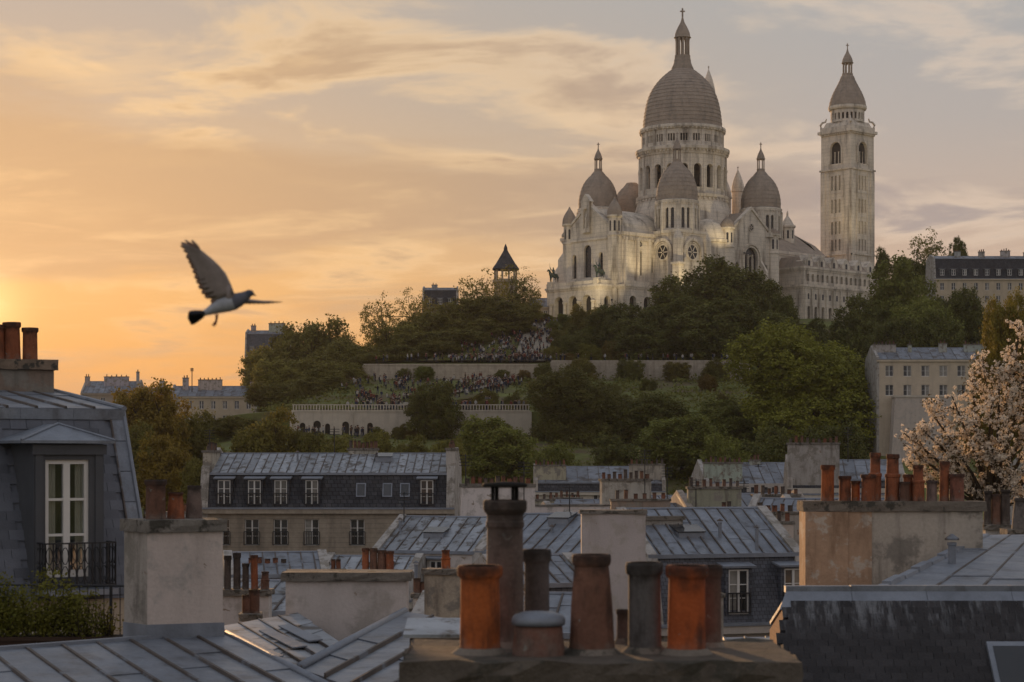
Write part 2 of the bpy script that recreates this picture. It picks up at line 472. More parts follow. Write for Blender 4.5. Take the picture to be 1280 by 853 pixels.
def pierced(mb, mp, s0, s1, z0, z1, th, ops, sub=1, top=True, bottom=False):
    """a wall with real openings; ops = [(centre, width, sill, spring, arched)]"""
    def quad(a, b, zl, zh):
        if b - a < 1e-6 or zh - zl < 1e-6:
            return
        m = max(1, sub if b - a > 0.8 else 1)
        for q in range(m):
            u, v = a + (b - a) * q / m, a + (b - a) * (q + 1) / m
            mb.face([mp(u, 0, zl), mp(v, 0, zl), mp(v, 0, zh), mp(u, 0, zh)])
            if top and zh == z1:
                mb.face([mp(u, 0, z1), mp(v, 0, z1), mp(v, th, z1), mp(u, th, z1)])
            if bottom and zl == z0:
                mb.face([mp(u, 0, z0), mp(u, th, z0), mp(v, th, z0), mp(v, 0, z0)])
    ops = sorted(ops)
    cur = s0
    for c, w, sill, spring, arched in ops:
        a, b = c - w / 2, c + w / 2
        quad(cur, a, z0, z1)
        quad(a, b, z0, sill)
        outl = [(a, sill)]
        if arched:
            ap = arc_pts(c, w, spring)
            for (u, zu), (v, zv) in zip(ap, ap[1:]):
                mb.face([mp(u, 0, zu), mp(v, 0, zv), mp(v, 0, z1), mp(u, 0, z1)])
                if top:
                    mb.face([mp(u, 0, z1), mp(v, 0, z1), mp(v, th, z1), mp(u, th, z1)])
            outl += ap
        else:
            quad(a, b, spring, z1)
            outl += [(a, spring), (b, spring)]
        outl.append((b, sill))
        for (u, zu), (v, zv) in zip(outl, outl[1:] + outl[:1]):
            mb.face([mp(u, 0, zu), mp(u, th, zu), mp(v, th, zv), mp(v, 0, zv)])
        cur = b
    quad(cur, s1, z0, z1)
    return mb


def pane(mb, mp, op, d):
    c, w, sill, spring, arched = op
    if arched:
        pts = [(c - w / 2, sill)] + arc_pts(c, w, spring) + [(c + w / 2, sill)]
    else:
        pts = [(c - w / 2, sill), (c - w / 2, spring), (c + w / 2, spring), (c + w / 2, sill)]
    mb.face([mp(u, d, z) for u, z in reversed(pts)])
    return mb


def archivolt(mb, mp, op, t, proud, jamb=True):
    """moulding round an arched opening"""
    c, w, sill, spring, arched = op
    inn = arc_pts(c, w, spring, 8)
    outr = arc_pts(c, w + 2 * t, spring, 8)
    if jamb:
        inn = [(c - w / 2, sill)] + inn + [(c + w / 2, sill)]
        outr = [(c - w / 2 - t, sill)] + outr + [(c + w / 2 + t, sill)]
    for k in range(len(inn) - 1):
        (a, az), (b, bz), (A, Az), (B, Bz) = inn[k], inn[k + 1], outr[k], outr[k + 1]
        mb.face([mp(a, -proud, az), mp(b, -proud, bz), mp(B, -proud, Bz), mp(A, -proud, Az)])
        mb.face([mp(A, -proud, Az), mp(B, -proud, Bz), mp(B, 0, Bz), mp(A, 0, Az)])
        mb.face([mp(a, -proud, az), mp(a, 0, az), mp(b, 0, bz), mp(b, -proud, bz)])
    return mb


def clear_glass():
    m = bpy.data.materials.new('clear_window_glass')
    m.use_nodes = True
    t = m.node_tree
    t.nodes.clear()
    gl = N(t, 'ShaderNodeBsdfGlossy', {'Color': (0.9, 0.92, 0.95, 1), 'Roughness': 0.04})
    tr = N(t, 'ShaderNodeBsdfTransparent', {'Color': (0.82, 0.85, 0.84, 1)})
    N(t, 'ShaderNodeOutputMaterial', {'Surface': N(t, 'ShaderNodeMixShader', {0: 0.16, 1: tr.outputs[0], 2: gl.outputs[0]}).outputs[0]})
    return m


MT['clear_glass'] = clear_glass()
MT['room'] = make_mat('dim_room', (0.10, 0.075, 0.05), 0.9, 0.3, 2.0)
# ------------------------------------------------------------------ terrain
def hill(X, Y):
    base = 20 * sstep(170, 400, Y)
    q = min(1, max(0, (Y - 340) / 60)); q2 = min(1, max(0, (Y - 400) / 55))
    side = sstep(-115 + 5 * q + 5 * q2, -42 + 16 * q + 40 * q2, X)
    pts = [(0, 0), (200, 0), (250, 14), (300, 25), (330.75, 28.7), (331.2, 32.6), (347, 33.2), (398, 40.8), (400.75, 41.1), (401.2, 44.3), (412, 45.5), (455, 57.4), (466, 58.0), (20000, 58.0)]
    z = 58.0
    for (a, za), (b, zb) in zip(pts, pts[1:]):
        if a <= Y <= b:
            z = za + (zb - za) * (Y - a) / (b - a)
            break
    far_drop = sstep(900, 640, Y)
    z *= side * far_drop
    return max(base, z)


xs = [-3000, -2000, -1000, -500, -300, -220] + [-180 + 6 * i for i in range(76)] + [330, 500, 1000, 2000, 3000]
ys = [-300, 0, 60, 120, 160, 180, 200, 215, 230] + [240 + 6 * i for i in range(15)] + [330.75, 331.2, 334, 340, 347, 355, 364, 373, 382, 390, 395, 400.75, 401.2, 406, 412] + [420 + 7 * i for i in range(7)] + [480, 520, 560, 600, 640, 700, 780, 860, 900, 1400, 3000]
rg = random.Random(5)
vv, ff = [], []
for y in ys:
    for x in xs:
        z = hill(x, y)
        vv.append((x, y, z + (rg.uniform(-0.15, 0.15) if 240 < y < 470 and abs(x) < 200 and not (326 < y < 333 or 397 < y < 403) else 0)))
nx_ = len(xs)
for j in range(len(ys) - 1):
    for i in range(nx_ - 1):
        a = j * nx_ + i
        ff.append((a, a + 1, a + 1 + nx_, a + nx_))
g = MB()
g.v, g.f = vv, ff
tag(g.build('ground', 'grass'), 'grassy hillside and ground of the city below the basilica', 'ground', kind='structure')
g = MB()
g.face([(-140, -20, 0.05), (140, -20, 0.05), (140, 168, 0.05), (-140, 168, 0.05)])
tag(g.build('street', 'asphalt'), 'dark asphalt street level between the houses', 'street', kind='structure')


def path(pts, wid, label, lift=0.12):
    m = MB()
    dense = []
    for (x0, y0), (x1, y1) in zip(pts, pts[1:]):
        n = max(2, int(math.hypot(x1 - x0, y1 - y0) / 2.5))
        dense += [(x0 + (x1 - x0) * k / n, y0 + (y1 - y0) * k / n) for k in range(n)]
    dense.append(pts[-1])
    L, R = [], []
    for k, (x, y) in enumerate(dense):
        a, b = dense[max(0, k - 1)], dense[min(len(dense) - 1, k + 1)]
        d = Vector((b[0] - a[0], b[1] - a[1])).normalized()
        L.append((x - d.y * wid / 2, y + d.x * wid / 2, hill(x, y) + lift + 0.2))
        R.append((x + d.y * wid / 2, y - d.x * wid / 2, hill(x, y) + lift + 0.2))
    for k in range(len(L) - 1):
        m.face([R[k], R[k + 1], L[k + 1], L[k]])
    return tag(m.build('path', 'path'), label, 'path', kind='structure')


path([(PX(660, 405), 405), (PX(668, 425), 425), (PX(676, 452), 452)], 7, 'broad pale stair path climbing to the basilica portico')
path([(PX(446, 343), 343), (PX(500, 352), 352), (PX(560, 372), 372), (PX(640, 392), 392)], 3.2, 'pale path slanting up across the hillside lawn')
path([(PX(470, 404), 404), (PX(700, 404.5), 404.5), (PX(900, 405), 405)], 5, 'pale promenade behind the upper retaining wall')
path([(PX(370, 336), 336), (PX(660, 336), 336)], 6, 'pale terrace on top of the lower retaining wall')

# ------------------------------------------------------------------ retaining walls
def retaining(label, pxa, pxb, Y, zb, zt, ops, coping=0.25, mat='facade', tint=(1, 1, 1)):
    xa, xb = PX(pxa, Y), PX(pxb, Y)
    t = thing('retaining_wall', label, 'wall', (xa, Y, zb))
    L, H = xb - xa, zt - zb
    m = MB()
    mp = flat(0, 0, 1, 0)
    pierced(m, mp, 0, L, -2.5, H, 0.7, ops)
    m.face([(0, 0, -2.5), (0, 0, H), (0, 2.0, H), (0, 2.0, -2.5)])
    m.face([(L, 0, -2.5), (L, 2.0, -2.5), (L, 2.0, H), (L, 0, H)])
    m.build('wall_face', mat, t, tint=tint)
    MB().box(-0.1, L + 0.1, -0.12, 0.75, H + 0.003, H + coping).build('coping', mat, t, tint=tuple(1.1 * q for q in tint))
    nb = max(3, int(L / 9))
    for k in range(nb + 1):
        x = L * k / nb
        MB().box(x - 0.35, x + 0.35, -0.22, -0.002, -2.5, H - 0.02).build('buttress', mat, t, tint=tint)
    for op in ops:
        pane(MB(), mp, op, 0.6).build('niche', 'church_dark', t)  # dark back pane, the niche's shade put into its colour
    if not ops:
        return t
    # balustrade posts and rail
    m = MB()
    m.box(0, L, 0.2, 0.36, H + coping + 0.85, H + coping + 1.0)
    m.build('rail', mat, t, tint=tint)
    k = 0
    x = 0.2
    m = MB()
    while x < L:
        m.box(x - 0.08, x + 0.08, 0.2, 0.36, H + coping + 0.003, H + coping + 0.848)
        x += 0.5
    o = m.build('balusters', mat, t, tint=tint)
    o['kind'] = 'stuff'
    return t


Lw = (660 - 365) * 330 / F
ops = [(1.8, 1.0, -0.2, 1.5, True), (4.3, 1.3, -0.2, 1.7, True), (6.1, 0.9, -0.2, 1.4, True), (9.2, 1.2, -0.2, 1.6, True), (13.4, 1.0, -0.2, 1.5, True), (26.0, 1.2, -0.2, 1.5, True), (33.5, 1.0, -0.2, 1.4, True)]
retaining('long pale retaining wall with dark arched niches at the foot of the hill', 365, 662, 330, 28.7, 32.6, ops, tint=(1.05, 1.03, 1.0))
retaining('upper stone retaining wall below the basilica stairs', 455, 690, 400, 41.0, 43.9, [], mat='stone_wall', tint=(1.4, 1.35, 1.28))
retaining('stone retaining wall under the clipped trees before the basilica', 690, 935, 399, 41.3, 44.6, [], mat='stone_wall', tint=(1.35, 1.32, 1.3))

# ------------------------------------------------------------------ the basilica
BAS = thing('domed_basilica', 'white stone basilica with ribbed ovoid domes and tall square bell tower on the hilltop', 'basilica', (44.4, 500, 58), math.radians(42))
ST, DM, DK = 'basilica', 'basilica_dome', 'church_dark'


def bp(mb, name, par=BAS, mat=ST, sm=False):
    return mb.build(name, mat, par, smooth=sm)


def stepped(prof, nstep, lip=0.10):
    """resample a dome profile into overlapping stone courses"""
    # prof: list of (r, z) going up
    out = []
    Ls = [0]
    for (r0, z0), (r1, z1) in zip(prof, prof[1:]):
        Ls.append(Ls[-1] + math.hypot(r1 - r0, z1 - z0))

    def at(s):
        for k in range(len(prof) - 1):
            if s <= Ls[k + 1]:
                u = (s - Ls[k]) / max(1e-9, Ls[k + 1] - Ls[k])
                return prof[k][0] + u * (prof[k + 1][0] - prof[k][0]), prof[k][1] + u * (prof[k + 1][1] - prof[k][1])
        return prof[-1]
    for k in range(nstep):
        r, z = at(Ls[-1] * k / nstep)
        r2, z2 = at(Ls[-1] * (k + 1) / nstep)
        out.append((r + lip, z))
        out.append((r2 + lip * 0.6, z2))
        out.append((r2, z2 + 0.01))
    return out


def curve(prof, n=5):
    """Catmull-Rom smoothing of a profile"""
    p = [prof[0]] + prof + [prof[-1]]
    out = []
    for k in range(1, len(p) - 2):
        for j in range(n):
            t = j / n
            q = []
            for c in (0, 1):
                a, b, cc, d = p[k - 1][c], p[k][c], p[k + 1][c], p[k + 2][c]
                q.append(0.5 * (2 * b + (cc - a) * t + (2 * a - 5 * b + 4 * cc - d) * t * t + (3 * b - a - 3 * cc + d) * t ** 3))
            out.append(tuple(q))
    out.append(prof[-1])
    return out


def cross(par, x, y, z, h, name='cross'):
    m = MB()
    t = h * 0.07
    m.box(x - t, x + t, y - t, y + t, z, z + h)
    c, s_ = math.cos(-0.73), math.sin(-0.73)
    m.m = Matrix.Translation((x, y, 0)) @ Matrix.Rotation(-math.radians(42), 4, 'Z')
    m.box(-h * 0.28, h * 0.28, -t * 0.98, t * 0.98, z + h * 0.58, z + h * 0.58 + 2 * t)
    return bp(m, name, par, DM)


def dentils(par, x, y, r, z, n, sz=0.45, h=0.5):
    m = MB()
    for k in range(n):
        a = 2 * PI * k / n
        m.m = Matrix.Translation((x, y, 0)) @ Matrix.Rotation(a, 4, 'Z')
        m.box(r - 0.3, r + 0.45, -sz / 2, sz / 2, z, z + h)
    m.m = None
    o = bp(m, 'dentil_course', par)
    o['kind'] = 'stuff'
    return o


def lantern(par, x, y, z, r, hcol, hcap, n=8, crossh=1.6, nm='lantern'):
    """open columned lantern with a pointed stone cap and cross"""
    m = MB()
    m.lathe([(r * 1.25, z - 0.5), (r * 1.15, z), (r * 1.15, z + 0.15 * hcol)], 20, x, y, cap1=True)
    lan = bp(m, nm, par, DM)
    for k in range(n):
        a = 2 * PI * k / n + 0.2
        m = MB()
        m.lathe([(0.17 * r, z + 0.15 * hcol), (0.15 * r, z + 0.85 * hcol), (0.2 * r, z + 0.92 * hcol), (0.2 * r, z + hcol)], 6, x + 0.9 * r * math.cos(a), y + 0.9 * r * math.sin(a))
        bp(m, 'column', lan, DM)
    zt = z + hcol
    m = MB()
    m.lathe([(0.3 * r, zt - .01), (1.15 * r, zt - 0.01), (1.28 * r, zt + 0.15), (1.22 * r, zt + 0.3)] + curve([(1.15 * r, zt + 0.32), (1.05 * r, zt + 0.25 * hcap), (0.72 * r, zt + 0.5 * hcap), (0.3 * r, zt + 0.75 * hcap), (0.1 * r, zt + hcap)], 3), 20, x, y, cap1=True)
    bp(m, 'cap', lan, DM, True)
    cross(lan, x, y, zt + hcap - 0.05, crossh)
    return lan


# main drum and dome ------------------------------------------------
m = MB()
m.lathe([(13.0, 24), (12.6, 29.5), (11.7, 33.0), (12.1, 33.2), (12.2, 33.9), (11.4, 34.0)], 48)
base = bp(m, 'drum_base')
dentils(base, 0, 0, 11.75, 32.5, 56, 0.5, 0.55)
R1 = 11.2
mp = ring(0, 0, R1)
C1 = 2 * PI * R1
ops = [(C1 * (k + 0.5) / 20, 2.05, 35.6, 40.6, True) for k in range(20)]
m = pierced(MB(), mp, 0, C1, 34.0, 44.2, 1.0, ops, sub=3)
drum = bp(m, 'drum_arcade')
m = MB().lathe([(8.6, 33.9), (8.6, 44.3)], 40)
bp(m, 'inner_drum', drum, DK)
for op in ops:
    bp(archivolt(MB(), mp, op, 0.34, 0.16), 'arch_moulding', drum)
    # slim column between the bays
    a = (op[0] + C1 / 40) / R1
    m = MB().lathe([(0.34, 34.05), (0.30, 34.5), (0.27, 40.2), (0.42, 40.5), (0.42, 40.9), (0.25, 41.0), (0.22, 44.0)], 7, (R1 + 0.12) * math.cos(a), (R1 + 0.12) * math.sin(a))
    bp(m, 'column', drum)
m = MB().lathe([(R1 - 0.5, 44.2), (R1 + 0.25, 44.2), (R1 + 0.35, 44.9), (R1 + 1.0, 45.4), (R1 + 1.05, 46.1), (R1 + 0.6, 46.3), (R1 - 0.6, 46.4)], 56)
co = bp(m, 'cornice')
dentils(co, 0, 0, R1 + 0.35, 44.75, 72, 0.38, 0.55)
R2 = 10.5
mp2 = ring(0, 0, R2)
C2 = 2 * PI * R2
ops = []
for k in range(20):
    for q in (-0.68, 0, 0.68):
        ops.append((C2 * (k + 0.5) / 20 + q, 0.48, 47.5, 49.4, False))
m = pierced(MB(), mp2, 0, C2, 46.4, 50.6, 0.5, ops, sub=3)
att = bp(m, 'attic_drum')
bp(MB().lathe([(R2 - 0.5, 46.4), (R2 - 0.5, 50.6)], 40), 'attic_dark_core', att, DK)  # dark lining, shade behind the slots put into its colour
for k in range(20):
    a = 2 * PI * k / 20
    m = MB()
    m.m = Matrix.Rotation(a, 4, 'Z')
    m.box(R2 - 0.2, R2 + 0.25, -0.4, 0.4, 46.41, 50.59)
    m.m = None
    bp(m, 'pilaster', att)
m = MB().lathe([(R2 - 0.4, 50.6), (R2 + 0.3, 50.65), (R2 + 0.75, 51.1), (R2 + 0.7, 51.7), (R2 + 0.2, 51.9), (R2 - 0.6, 52.0)], 56)
co = bp(m, 'cornice')
dentils(co, 0, 0, R2 + 0.2, 50.62, 64, 0.4, 0.45)
prof = curve([(10.1, 52.0), (9.95, 54.5), (9.35, 58.2), (8.45, 61.0), (7.1, 63.3), (5.5, 65.2), (3.9, 66.6), (2.75, 67.5)], 6)
m = MB().lathe(stepped(prof, 17, 0.24), 64, cap1=True)
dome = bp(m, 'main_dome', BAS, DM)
m = MB().lathe([(2.85, 67.4), (2.9, 67.8), (2.35, 69.0), (2.08, 70.2), (2.1, 70.4)], 24)
bp(m, 'lantern_base', dome, DM, True)
lantern(dome, 0, 0, 70.4, 1.78, 5.3, 5.6, 10, 2.3)
# slim white spire behind the dome, tips of two more pinnacles
def pinnacle(x, y, r, z0, zs, zt, nm='pinnacle', win=True):
    m = MB().lathe([(r, z0), (r, zs - 0.5), (r * 1.15, zs - 0.4), (r * 1.15, zs)] + curve([(r * 1.05, zs + 0.01), (r * 0.98, zs + 0.25 * (zt - zs)), (r * 0.6, zs + 0.62 * (zt - zs)), (r * 0.18, zs + 0.9 * (zt - zs)), (0.05, zt)], 3), 14, x, y)
    o = bp(m, nm, BAS, ST)
    cross(o, x, y, zt - 0.1, 0.9, 'finial')
    return o


pinnacle(13.4, 3.0, 1.75, 28, 62.5, 70.0, 'slim_spire')
pinnacle(17.5, 1.0, 1.75, 20, 36.0, 41.6)
pinnacle(24.0, 2.0, 1.6, 20, 38.5, 44.2)

# corner domes ------------------------------------------------------
SP = [(5.0, 0), (5.05, 1.6), (4.75, 3.6), (4.05, 5.8), (2.9, 7.6), (1.7, 8.8), (1.15, 9.6)]


def small_dome(x, y, zs, drum_h, full=True, r=5.0):
    k = r / 5.0
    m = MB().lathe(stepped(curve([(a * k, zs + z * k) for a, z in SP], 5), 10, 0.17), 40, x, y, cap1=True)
    d = bp(m, 'corner_dome', BAS, DM)
    m = MB().lathe([(r - 0.3, zs - 0.9), (r + 0.45, zs - 0.9), (r + 0.55, zs - 0.3), (r + 0.1, zs - 0.05), (r - 0.5, zs)], 40, x, y)
    bp(m, 'cornice', d)
    dentils(d, x, y, r + 0.1, zs - 1.3, 36, 0.3, 0.4)
    if full:
        lantern(d, x, y, zs + 9.9 * k, 0.92 * k, 2.9, 3.2, 6, 1.3)
    if drum_h:
        rr = r + 0.25
        mpp = ring(x, y, rr)
        C = 2 * PI * rr
        zb = zs - 0.9 - drum_h
        oo = []
        for q in range(8):
            for e in (-0.72, 0.72):
                oo.append((C * (q + 0.5) / 8 + e, 0.85, zb + 1.2, zb + drum_h - 1.7, True))
        dr = bp(pierced(MB(), mpp, 0, C, zb, zs - 0.9, 0.5, oo, sub=3), 'corner_dome_drum')
        for op in oo:
            wd = bp(pane(MB(), mpp, op, 0.4), 'window', dr, 'dark_glass')
        for q in range(8):
            a = 2 * PI * q / 8
            m = MB().lathe([(0.45, zb), (0.45, zs - 1.0)], 6, x + rr * math.cos(a), y + rr * math.sin(a))
            bp(m, 'pilaster', dr)
    return d


small_dome(-15.5, 15.5, 31.5, 7.0)
small_dome(-16.5, -13.5, 30.6, 7.6)
small_dome(14.5, -14.2, 31.2, 7.0)
small_dome(14.5, 14.5, 31.2, 7.0)
small_dome(-1.0, 17.5, 29.0, 0, False, 5.6)


# bodies --------------------------------------------------------------
def cornice_box(x0, x1, y0, y1, z, o=0.45, h=0.7, par=BAS, nm='cornice'):
    m = MB().box(x0 - o, x1 + o, y0 - o, y1 + o, z, z + h)
    m.box(x0 - o * 0.5, x1 + o * 0.5, y0 - o * 0.5, y1 + o * 0.5, z - 0.45, z - 0.002)
    return bp(m, nm, par)


def body(nm, x0, x1, y0, y1, z0, z1, front=(), flank=(), th=0.7, pan='dark_glass', mould=0.25):
    """box of walls: pierced front (faces -x) and flank (faces -y)"""
    m = MB()
    fr = flat(x0, y1, 0, -1)
    fl = flat(x0, y0, 1, 0)
    pierced(m, fr, 0, y1 - y0, z0, z1, th, list(front), top=False)
    pierced(m, fl, 0, x1 - x0, z0, z1, th, list(flank), top=False)
    m.face([(x1, y0, z0), (x1, y1, z0), (x1, y1, z1), (x1, y0, z1)])
    m.face([(x1, y1, z0), (x0, y1, z0), (x0, y1, z1), (x1, y1, z1)])
    m.face([(x0, y0, z1), (x1, y0, z1), (x1, y1, z1), (x0, y1, z1)])
    b = bp(m, nm)
    for mp_, oo in ((fr, front), (fl, flank)):
        for op in oo:
            wn = bp(pane(MB(), mp_, op, th * 0.8), 'window', b, pan)
            if op[4] and mould:
                bp(archivolt(MB(), mp_, op, mould, 0.14), 'arch_moulding', b)
    return b, fr, fl


def rose(par, mp, c, z, r):
    """round window with stone petals"""
    m = MB()
    m.face([mp(c + r * math.cos(a), -0.02, z + r * math.sin(a)) for a in [2 * PI * k / 20 for k in range(20)]])
    o = bp(m, 'rose_window', par, 'dark_glass')
    m = MB()
    for k in range(20):
        a, b = 2 * PI * k / 20, 2 * PI * (k + 1) / 20
        q = lambda rr, t, d: mp(c + rr * math.cos(t), d, z + rr * math.sin(t))
        m.face([q(r, a, -.2), q(r, b, -.2), q(r * 1.22, b, -.2), q(r * 1.22, a, -.2)])
        m.face([q(r * 1.22, a, -.2), q(r * 1.22, b, -.2), q(r * 1.22, b, 0), q(r * 1.22, a, 0)])
        m.face([q(r, b, -.2), q(r, a, -.2), q(r, a, -.01), q(r, b, -.01)])
    for k in range(6):
        a = 2 * PI * k / 6
        q = lambda rr, t, d: mp(c + rr * math.cos(t), d, z + rr * math.sin(t))
        m.face([q(0.15 * r, a - 0.5, -.1), q(r, a - 0.06, -.1), q(r, a + 0.06, -.1), q(0.15 * r, a + 0.5, -.1)])
    bp(m, 'rose_tracery', o)
    return o


# central crossing block with sloping stone roofs
b, _, _ = body('crossing_wall', -14, 14, -13.5, 13.5, 0, 23.5)
cornice_box(-14, 14, -13.5, 13.5, 23.5)
m = MB()
m.loft([[(-14, -13.5, 24.2), (14, -13.5, 24.2), (14, 13.5, 24.2), (-14, 13.5, 24.2)], [(-9, -9, 29.5), (9, -9, 29.5), (9, 9, 29.5), (-9, 9, 29.5)]])
bp(m, 'crossing_roof', BAS, DM)

# tower block under the front corner dome: rose windows under round hoods
x0, x1, y0, y1 = -21.6, -11.4, -18.6, -8.4
b, fr, fl = body('corner_tower_wall', x0, x1, y0, y1, 0, 22.0, [(5.1, 1.6, 2.0, 8.2, True)], [(5.1, 1.6, 2.0, 8.2, True)])
cornice_box(x0, x1, y0, y1, 22.0, 0.35, 0.8)
for mp_ in (fr, fl):
    rose(b, mp_, 5.1, 17.4, 1.75)
    bp(archivolt(MB(), mp_, (5.1, 5.6, 15.4, 17.4, True), 0.7, 0.55), 'hood_arch', b)
    bp(archivolt(MB(), mp_, (5.1, 4.6, 16.4, 17.4, True), 0.3, 0.3, False), 'hood_arch', b)
for (cx_, cy_) in ((x0, y0), (x0, y1), (x1, y0)):
    m = MB()
    m.box(cx_ - 0.9, cx_ + 0.9, cy_ - 0.9, cy_ + 0.9, 0, 20.5)
    m.loft([[(cx_ - 0.9, cy_ - 0.9, 20.5), (cx_ + 0.9, cy_ - 0.9, 20.5), (cx_ + 0.9, cy_ + 0.9, 20.5), (cx_ - 0.9, cy_ + 0.9, 20.5)],
            [(cx_ - 0.05, cy_ - 0.05, 23.6), (cx_ + 0.05, cy_ - 0.05, 23.6), (cx_ + 0.05, cy_ + 0.05, 23.6), (cx_ - 0.05, cy_ + 0.05, 23.6)]])
    bp(m, 'buttress', b)
m = MB().box(-23.0, -21.2, -20.2, -18.0, 0, 14.0)
m.box(-23.4, -21.0, -20.6, -17.8, 14.0, 14.5)
bp(m, 'buttress', b)

# nave front with barrel roof
body_n, fr, fl = body('nave_wall', -33.0, -20.0, -10.5, 10.5, 0, 21.2, [], [(6.4, 1.25, 11.5, 17.2, True), (10.4, 1.0, 12.5, 16.0, True)])
cornice_box(-33, -20, -10.5, 10.5, 21.2, 0.5, 0.8)
rose(body_n, fl, 6.4, 19.3, 0.65)
for k in range(3):
    xb = -32.2 + 4.1 * k
    bp(MB().box(xb, xb + 0.8, -11.1, -10.45, 0, 20.7), 'buttress', body_n)
dm = MB()
for k in range(22):
    x = -32.8 + 0.58 * k
    dm.box(x, x + 0.3, -11.0, -10.6, 20.0, 20.7)
o = bp(dm, 'dentil_course', body_n)
o['kind'] = 'stuff'
rings = []
for x in (-32.4, -28, -24, -19):
    rings.append([(x, 10.4 * math.cos(PI * j / 16), 22.0 + 6.6 * math.sin(PI * j / 16)) for j in range(17)])
bp(MB().loft(rings, True, True, False), 'barrel_roof', BAS, ST, True)

# facade with gable, three tall arches and statue niche
fx = -34.4
b, fr, fl = body('facade_wall', fx, -32.9, -8.6, 8.6, 0, 22.3, [(8.6, 2.7, 11.3, 18.0, True), (3.9, 1.5, 11.3, 16.5, True), (13.3, 1.5, 11.3, 16.5, True)], [])
for zz in (10.4, 20.4):
    bp(MB().box(fx - 0.3, -32.8, -8.9, 8.9, zz, zz + 0.5), 'string_course', b)
m = MB()
m.loft([[(fx, -8.6, 22.3), (fx, 8.6, 22.3), (fx, 0, 29.0)], [(-32.9, -8.6, 22.3), (-32.9, 8.6, 22.3), (-32.9, 0, 29.0)]])
gb = bp(m, 'gable', b)
for s_ in (-1, 1):
    m = MB()
    m.extr([(fx - 0.25, s_ * 9.2, 22.0), (fx - 0.25, 0, 29.1), (fx - 0.25, 0, 29.8), (fx - 0.25, s_ * 9.2, 22.7)], (1.9, 0, 0))
    bp(m, 'gable_coping', b)
mpn = flat(fx - 0.9, 1.5, 0, -1)
m = pierced(MB(), mpn, 0, 3.0, 22.4, 30.0, 0.7, [(1.5, 1.5, 23.4, 27.6, True)])
m.loft([[(fx - 0.95, -1.8, 30.0), (fx - 0.95, 1.8, 30.0), (fx - 0.95, 0, 32.0)], [(fx + 0.4, -1.8, 30.0), (fx + 0.4, 1.8, 30.0), (fx + 0.4, 0, 32.0)]])
m.box(fx - 0.2, fx + 0.3, -1.5, 1.5, 22.35, 30.0)
nic = bp(m, 'statue_niche', b)
m = MB().lathe([(0.45, 23.4), (0.5, 24.0), (0.36, 25.2), (0.48, 26.1), (0.2, 26.5), (0.26, 26.9), (0.05, 27.2)], 10, fx - 0.45, 0)
bp(m, 'niche_statue', b, ST, True)


def turret(x, y, r, z0, zs, zt, par=BAS, wins=True):
    """octagonal stair turret with slits and a pointed stone cap"""
    m = MB().lathe([(r, z0), (r, zs - 5.2), (r * 1.1, zs - 5.1), (r * 1.1, zs - 4.7), (r * 0.93, zs - 4.6), (r * 0.93, zs - 0.6), (r * 1.18, zs - 0.4), (r * 1.2, zs), (r * 0.9, zs + 0.02)], 8, x, y, ph=PI / 8)
    t = bp(m, 'turret', par)
    h = zt - zs
    m = MB().lathe(stepped(curve([(r * 1.08, zs + 0.02), (r * 1.0, zs + 0.3 * h), (r * 0.62, zs + 0.62 * h), (r * 0.2, zs + 0.86 * h), (0.08, zt)], 3), 7, 0.05), 12, x, y)
    bp(m, 'turret_cap', t, DM)
    if wins:
        rr = r * 0.93 * math.cos(PI / 8)
        for k in range(8):
            a = 2 * PI * k / 8
            cx_, cy_ = x + (rr + 0.02) * math.cos(a), y + (rr + 0.02) * math.sin(a)
            tx, ty = -math.sin(a), math.cos(a)
            mpf = flat(cx_, cy_, tx, ty)
            w_ = r * 0.3
            bp(pane(MB(), mpf, (0, w_, zs - 3.9, zs - 1.6, True), 0.0), 'slit_window', t, 'dark_glass')
    return t


turret(-33.6, -8.6, 1.75, 0, 26.0, 30.5)
turret(-33.6, 7.4, 1.7, 0, 25.2, 29.6)
for k, (yy, zt) in enumerate(((10.0, 16.5), (12.0, 13.0))):
    bp(MB().box(-34.2, -31.5, yy - 1.2, yy + 1.0, 0, zt).loft([[(-34.2, yy - 1.2, zt), (-31.5, yy - 1.2, zt), (-31.5, yy + 1, zt), (-34.2, yy + 1, zt)], [(-33.8, yy - 1.2, zt + 2.2), (-31.6, yy - 1.2, zt + 2.2), (-31.6, yy - .9, zt + 2.2), (-33.8, yy - .9, zt + 2.2)]]), 'buttress', b)

# portico with three deep arches and the low side terrace
b, fr, fl = body('portico_wall', -39.5, -34.5, -9.4, 9.4, 0, 8.3, [(9.4 + k * 5.0, 3.1, -0.5, 4.9, True) for k in (-1, 0, 1)], [(2.5, 2.2, -0.5, 4.9, True)], th=1.6, pan=DK, mould=0.4)  # open arches, backed by dark panes that stand for shade
cornice_box(-39.5, -34.5, -9.4, 9.4, 8.3, 0.4, 0.5, b)
m = MB()
m.box(-39.6, -39.2, -9.5, 9.5, 8.8, 9.9)
m.box(-39.6, -34.5, -9.5, -9.1, 8.8, 9.9)
bp(m, 'parapet', b)
for k in (-1.5, -0.5, 0.5, 1.5):
    m = MB().lathe([(0.55, -1), (0.55, 0.6), (0.4, 0.7), (0.36, 4.2), (0.6, 4.7), (0.6, 5.0)], 10, -39.95, k * 5.0)
    bp(m, 'column', b)
b, fr, fl = body('side_terrace_wall', -34.4, -23.2, -13.0, -10.6, 0, 8.3, [], [(2.6, 2.4, -0.5, 4.9, True), (7.6, 2.4, -0.5, 4.9, True)], th=1.2, pan=DK, mould=0.35)  # arches here also backed by panes coloured as shade
cornice_box(-34.4, -23.2, -13.0, -10.6, 8.3, 0.35, 0.5, b)
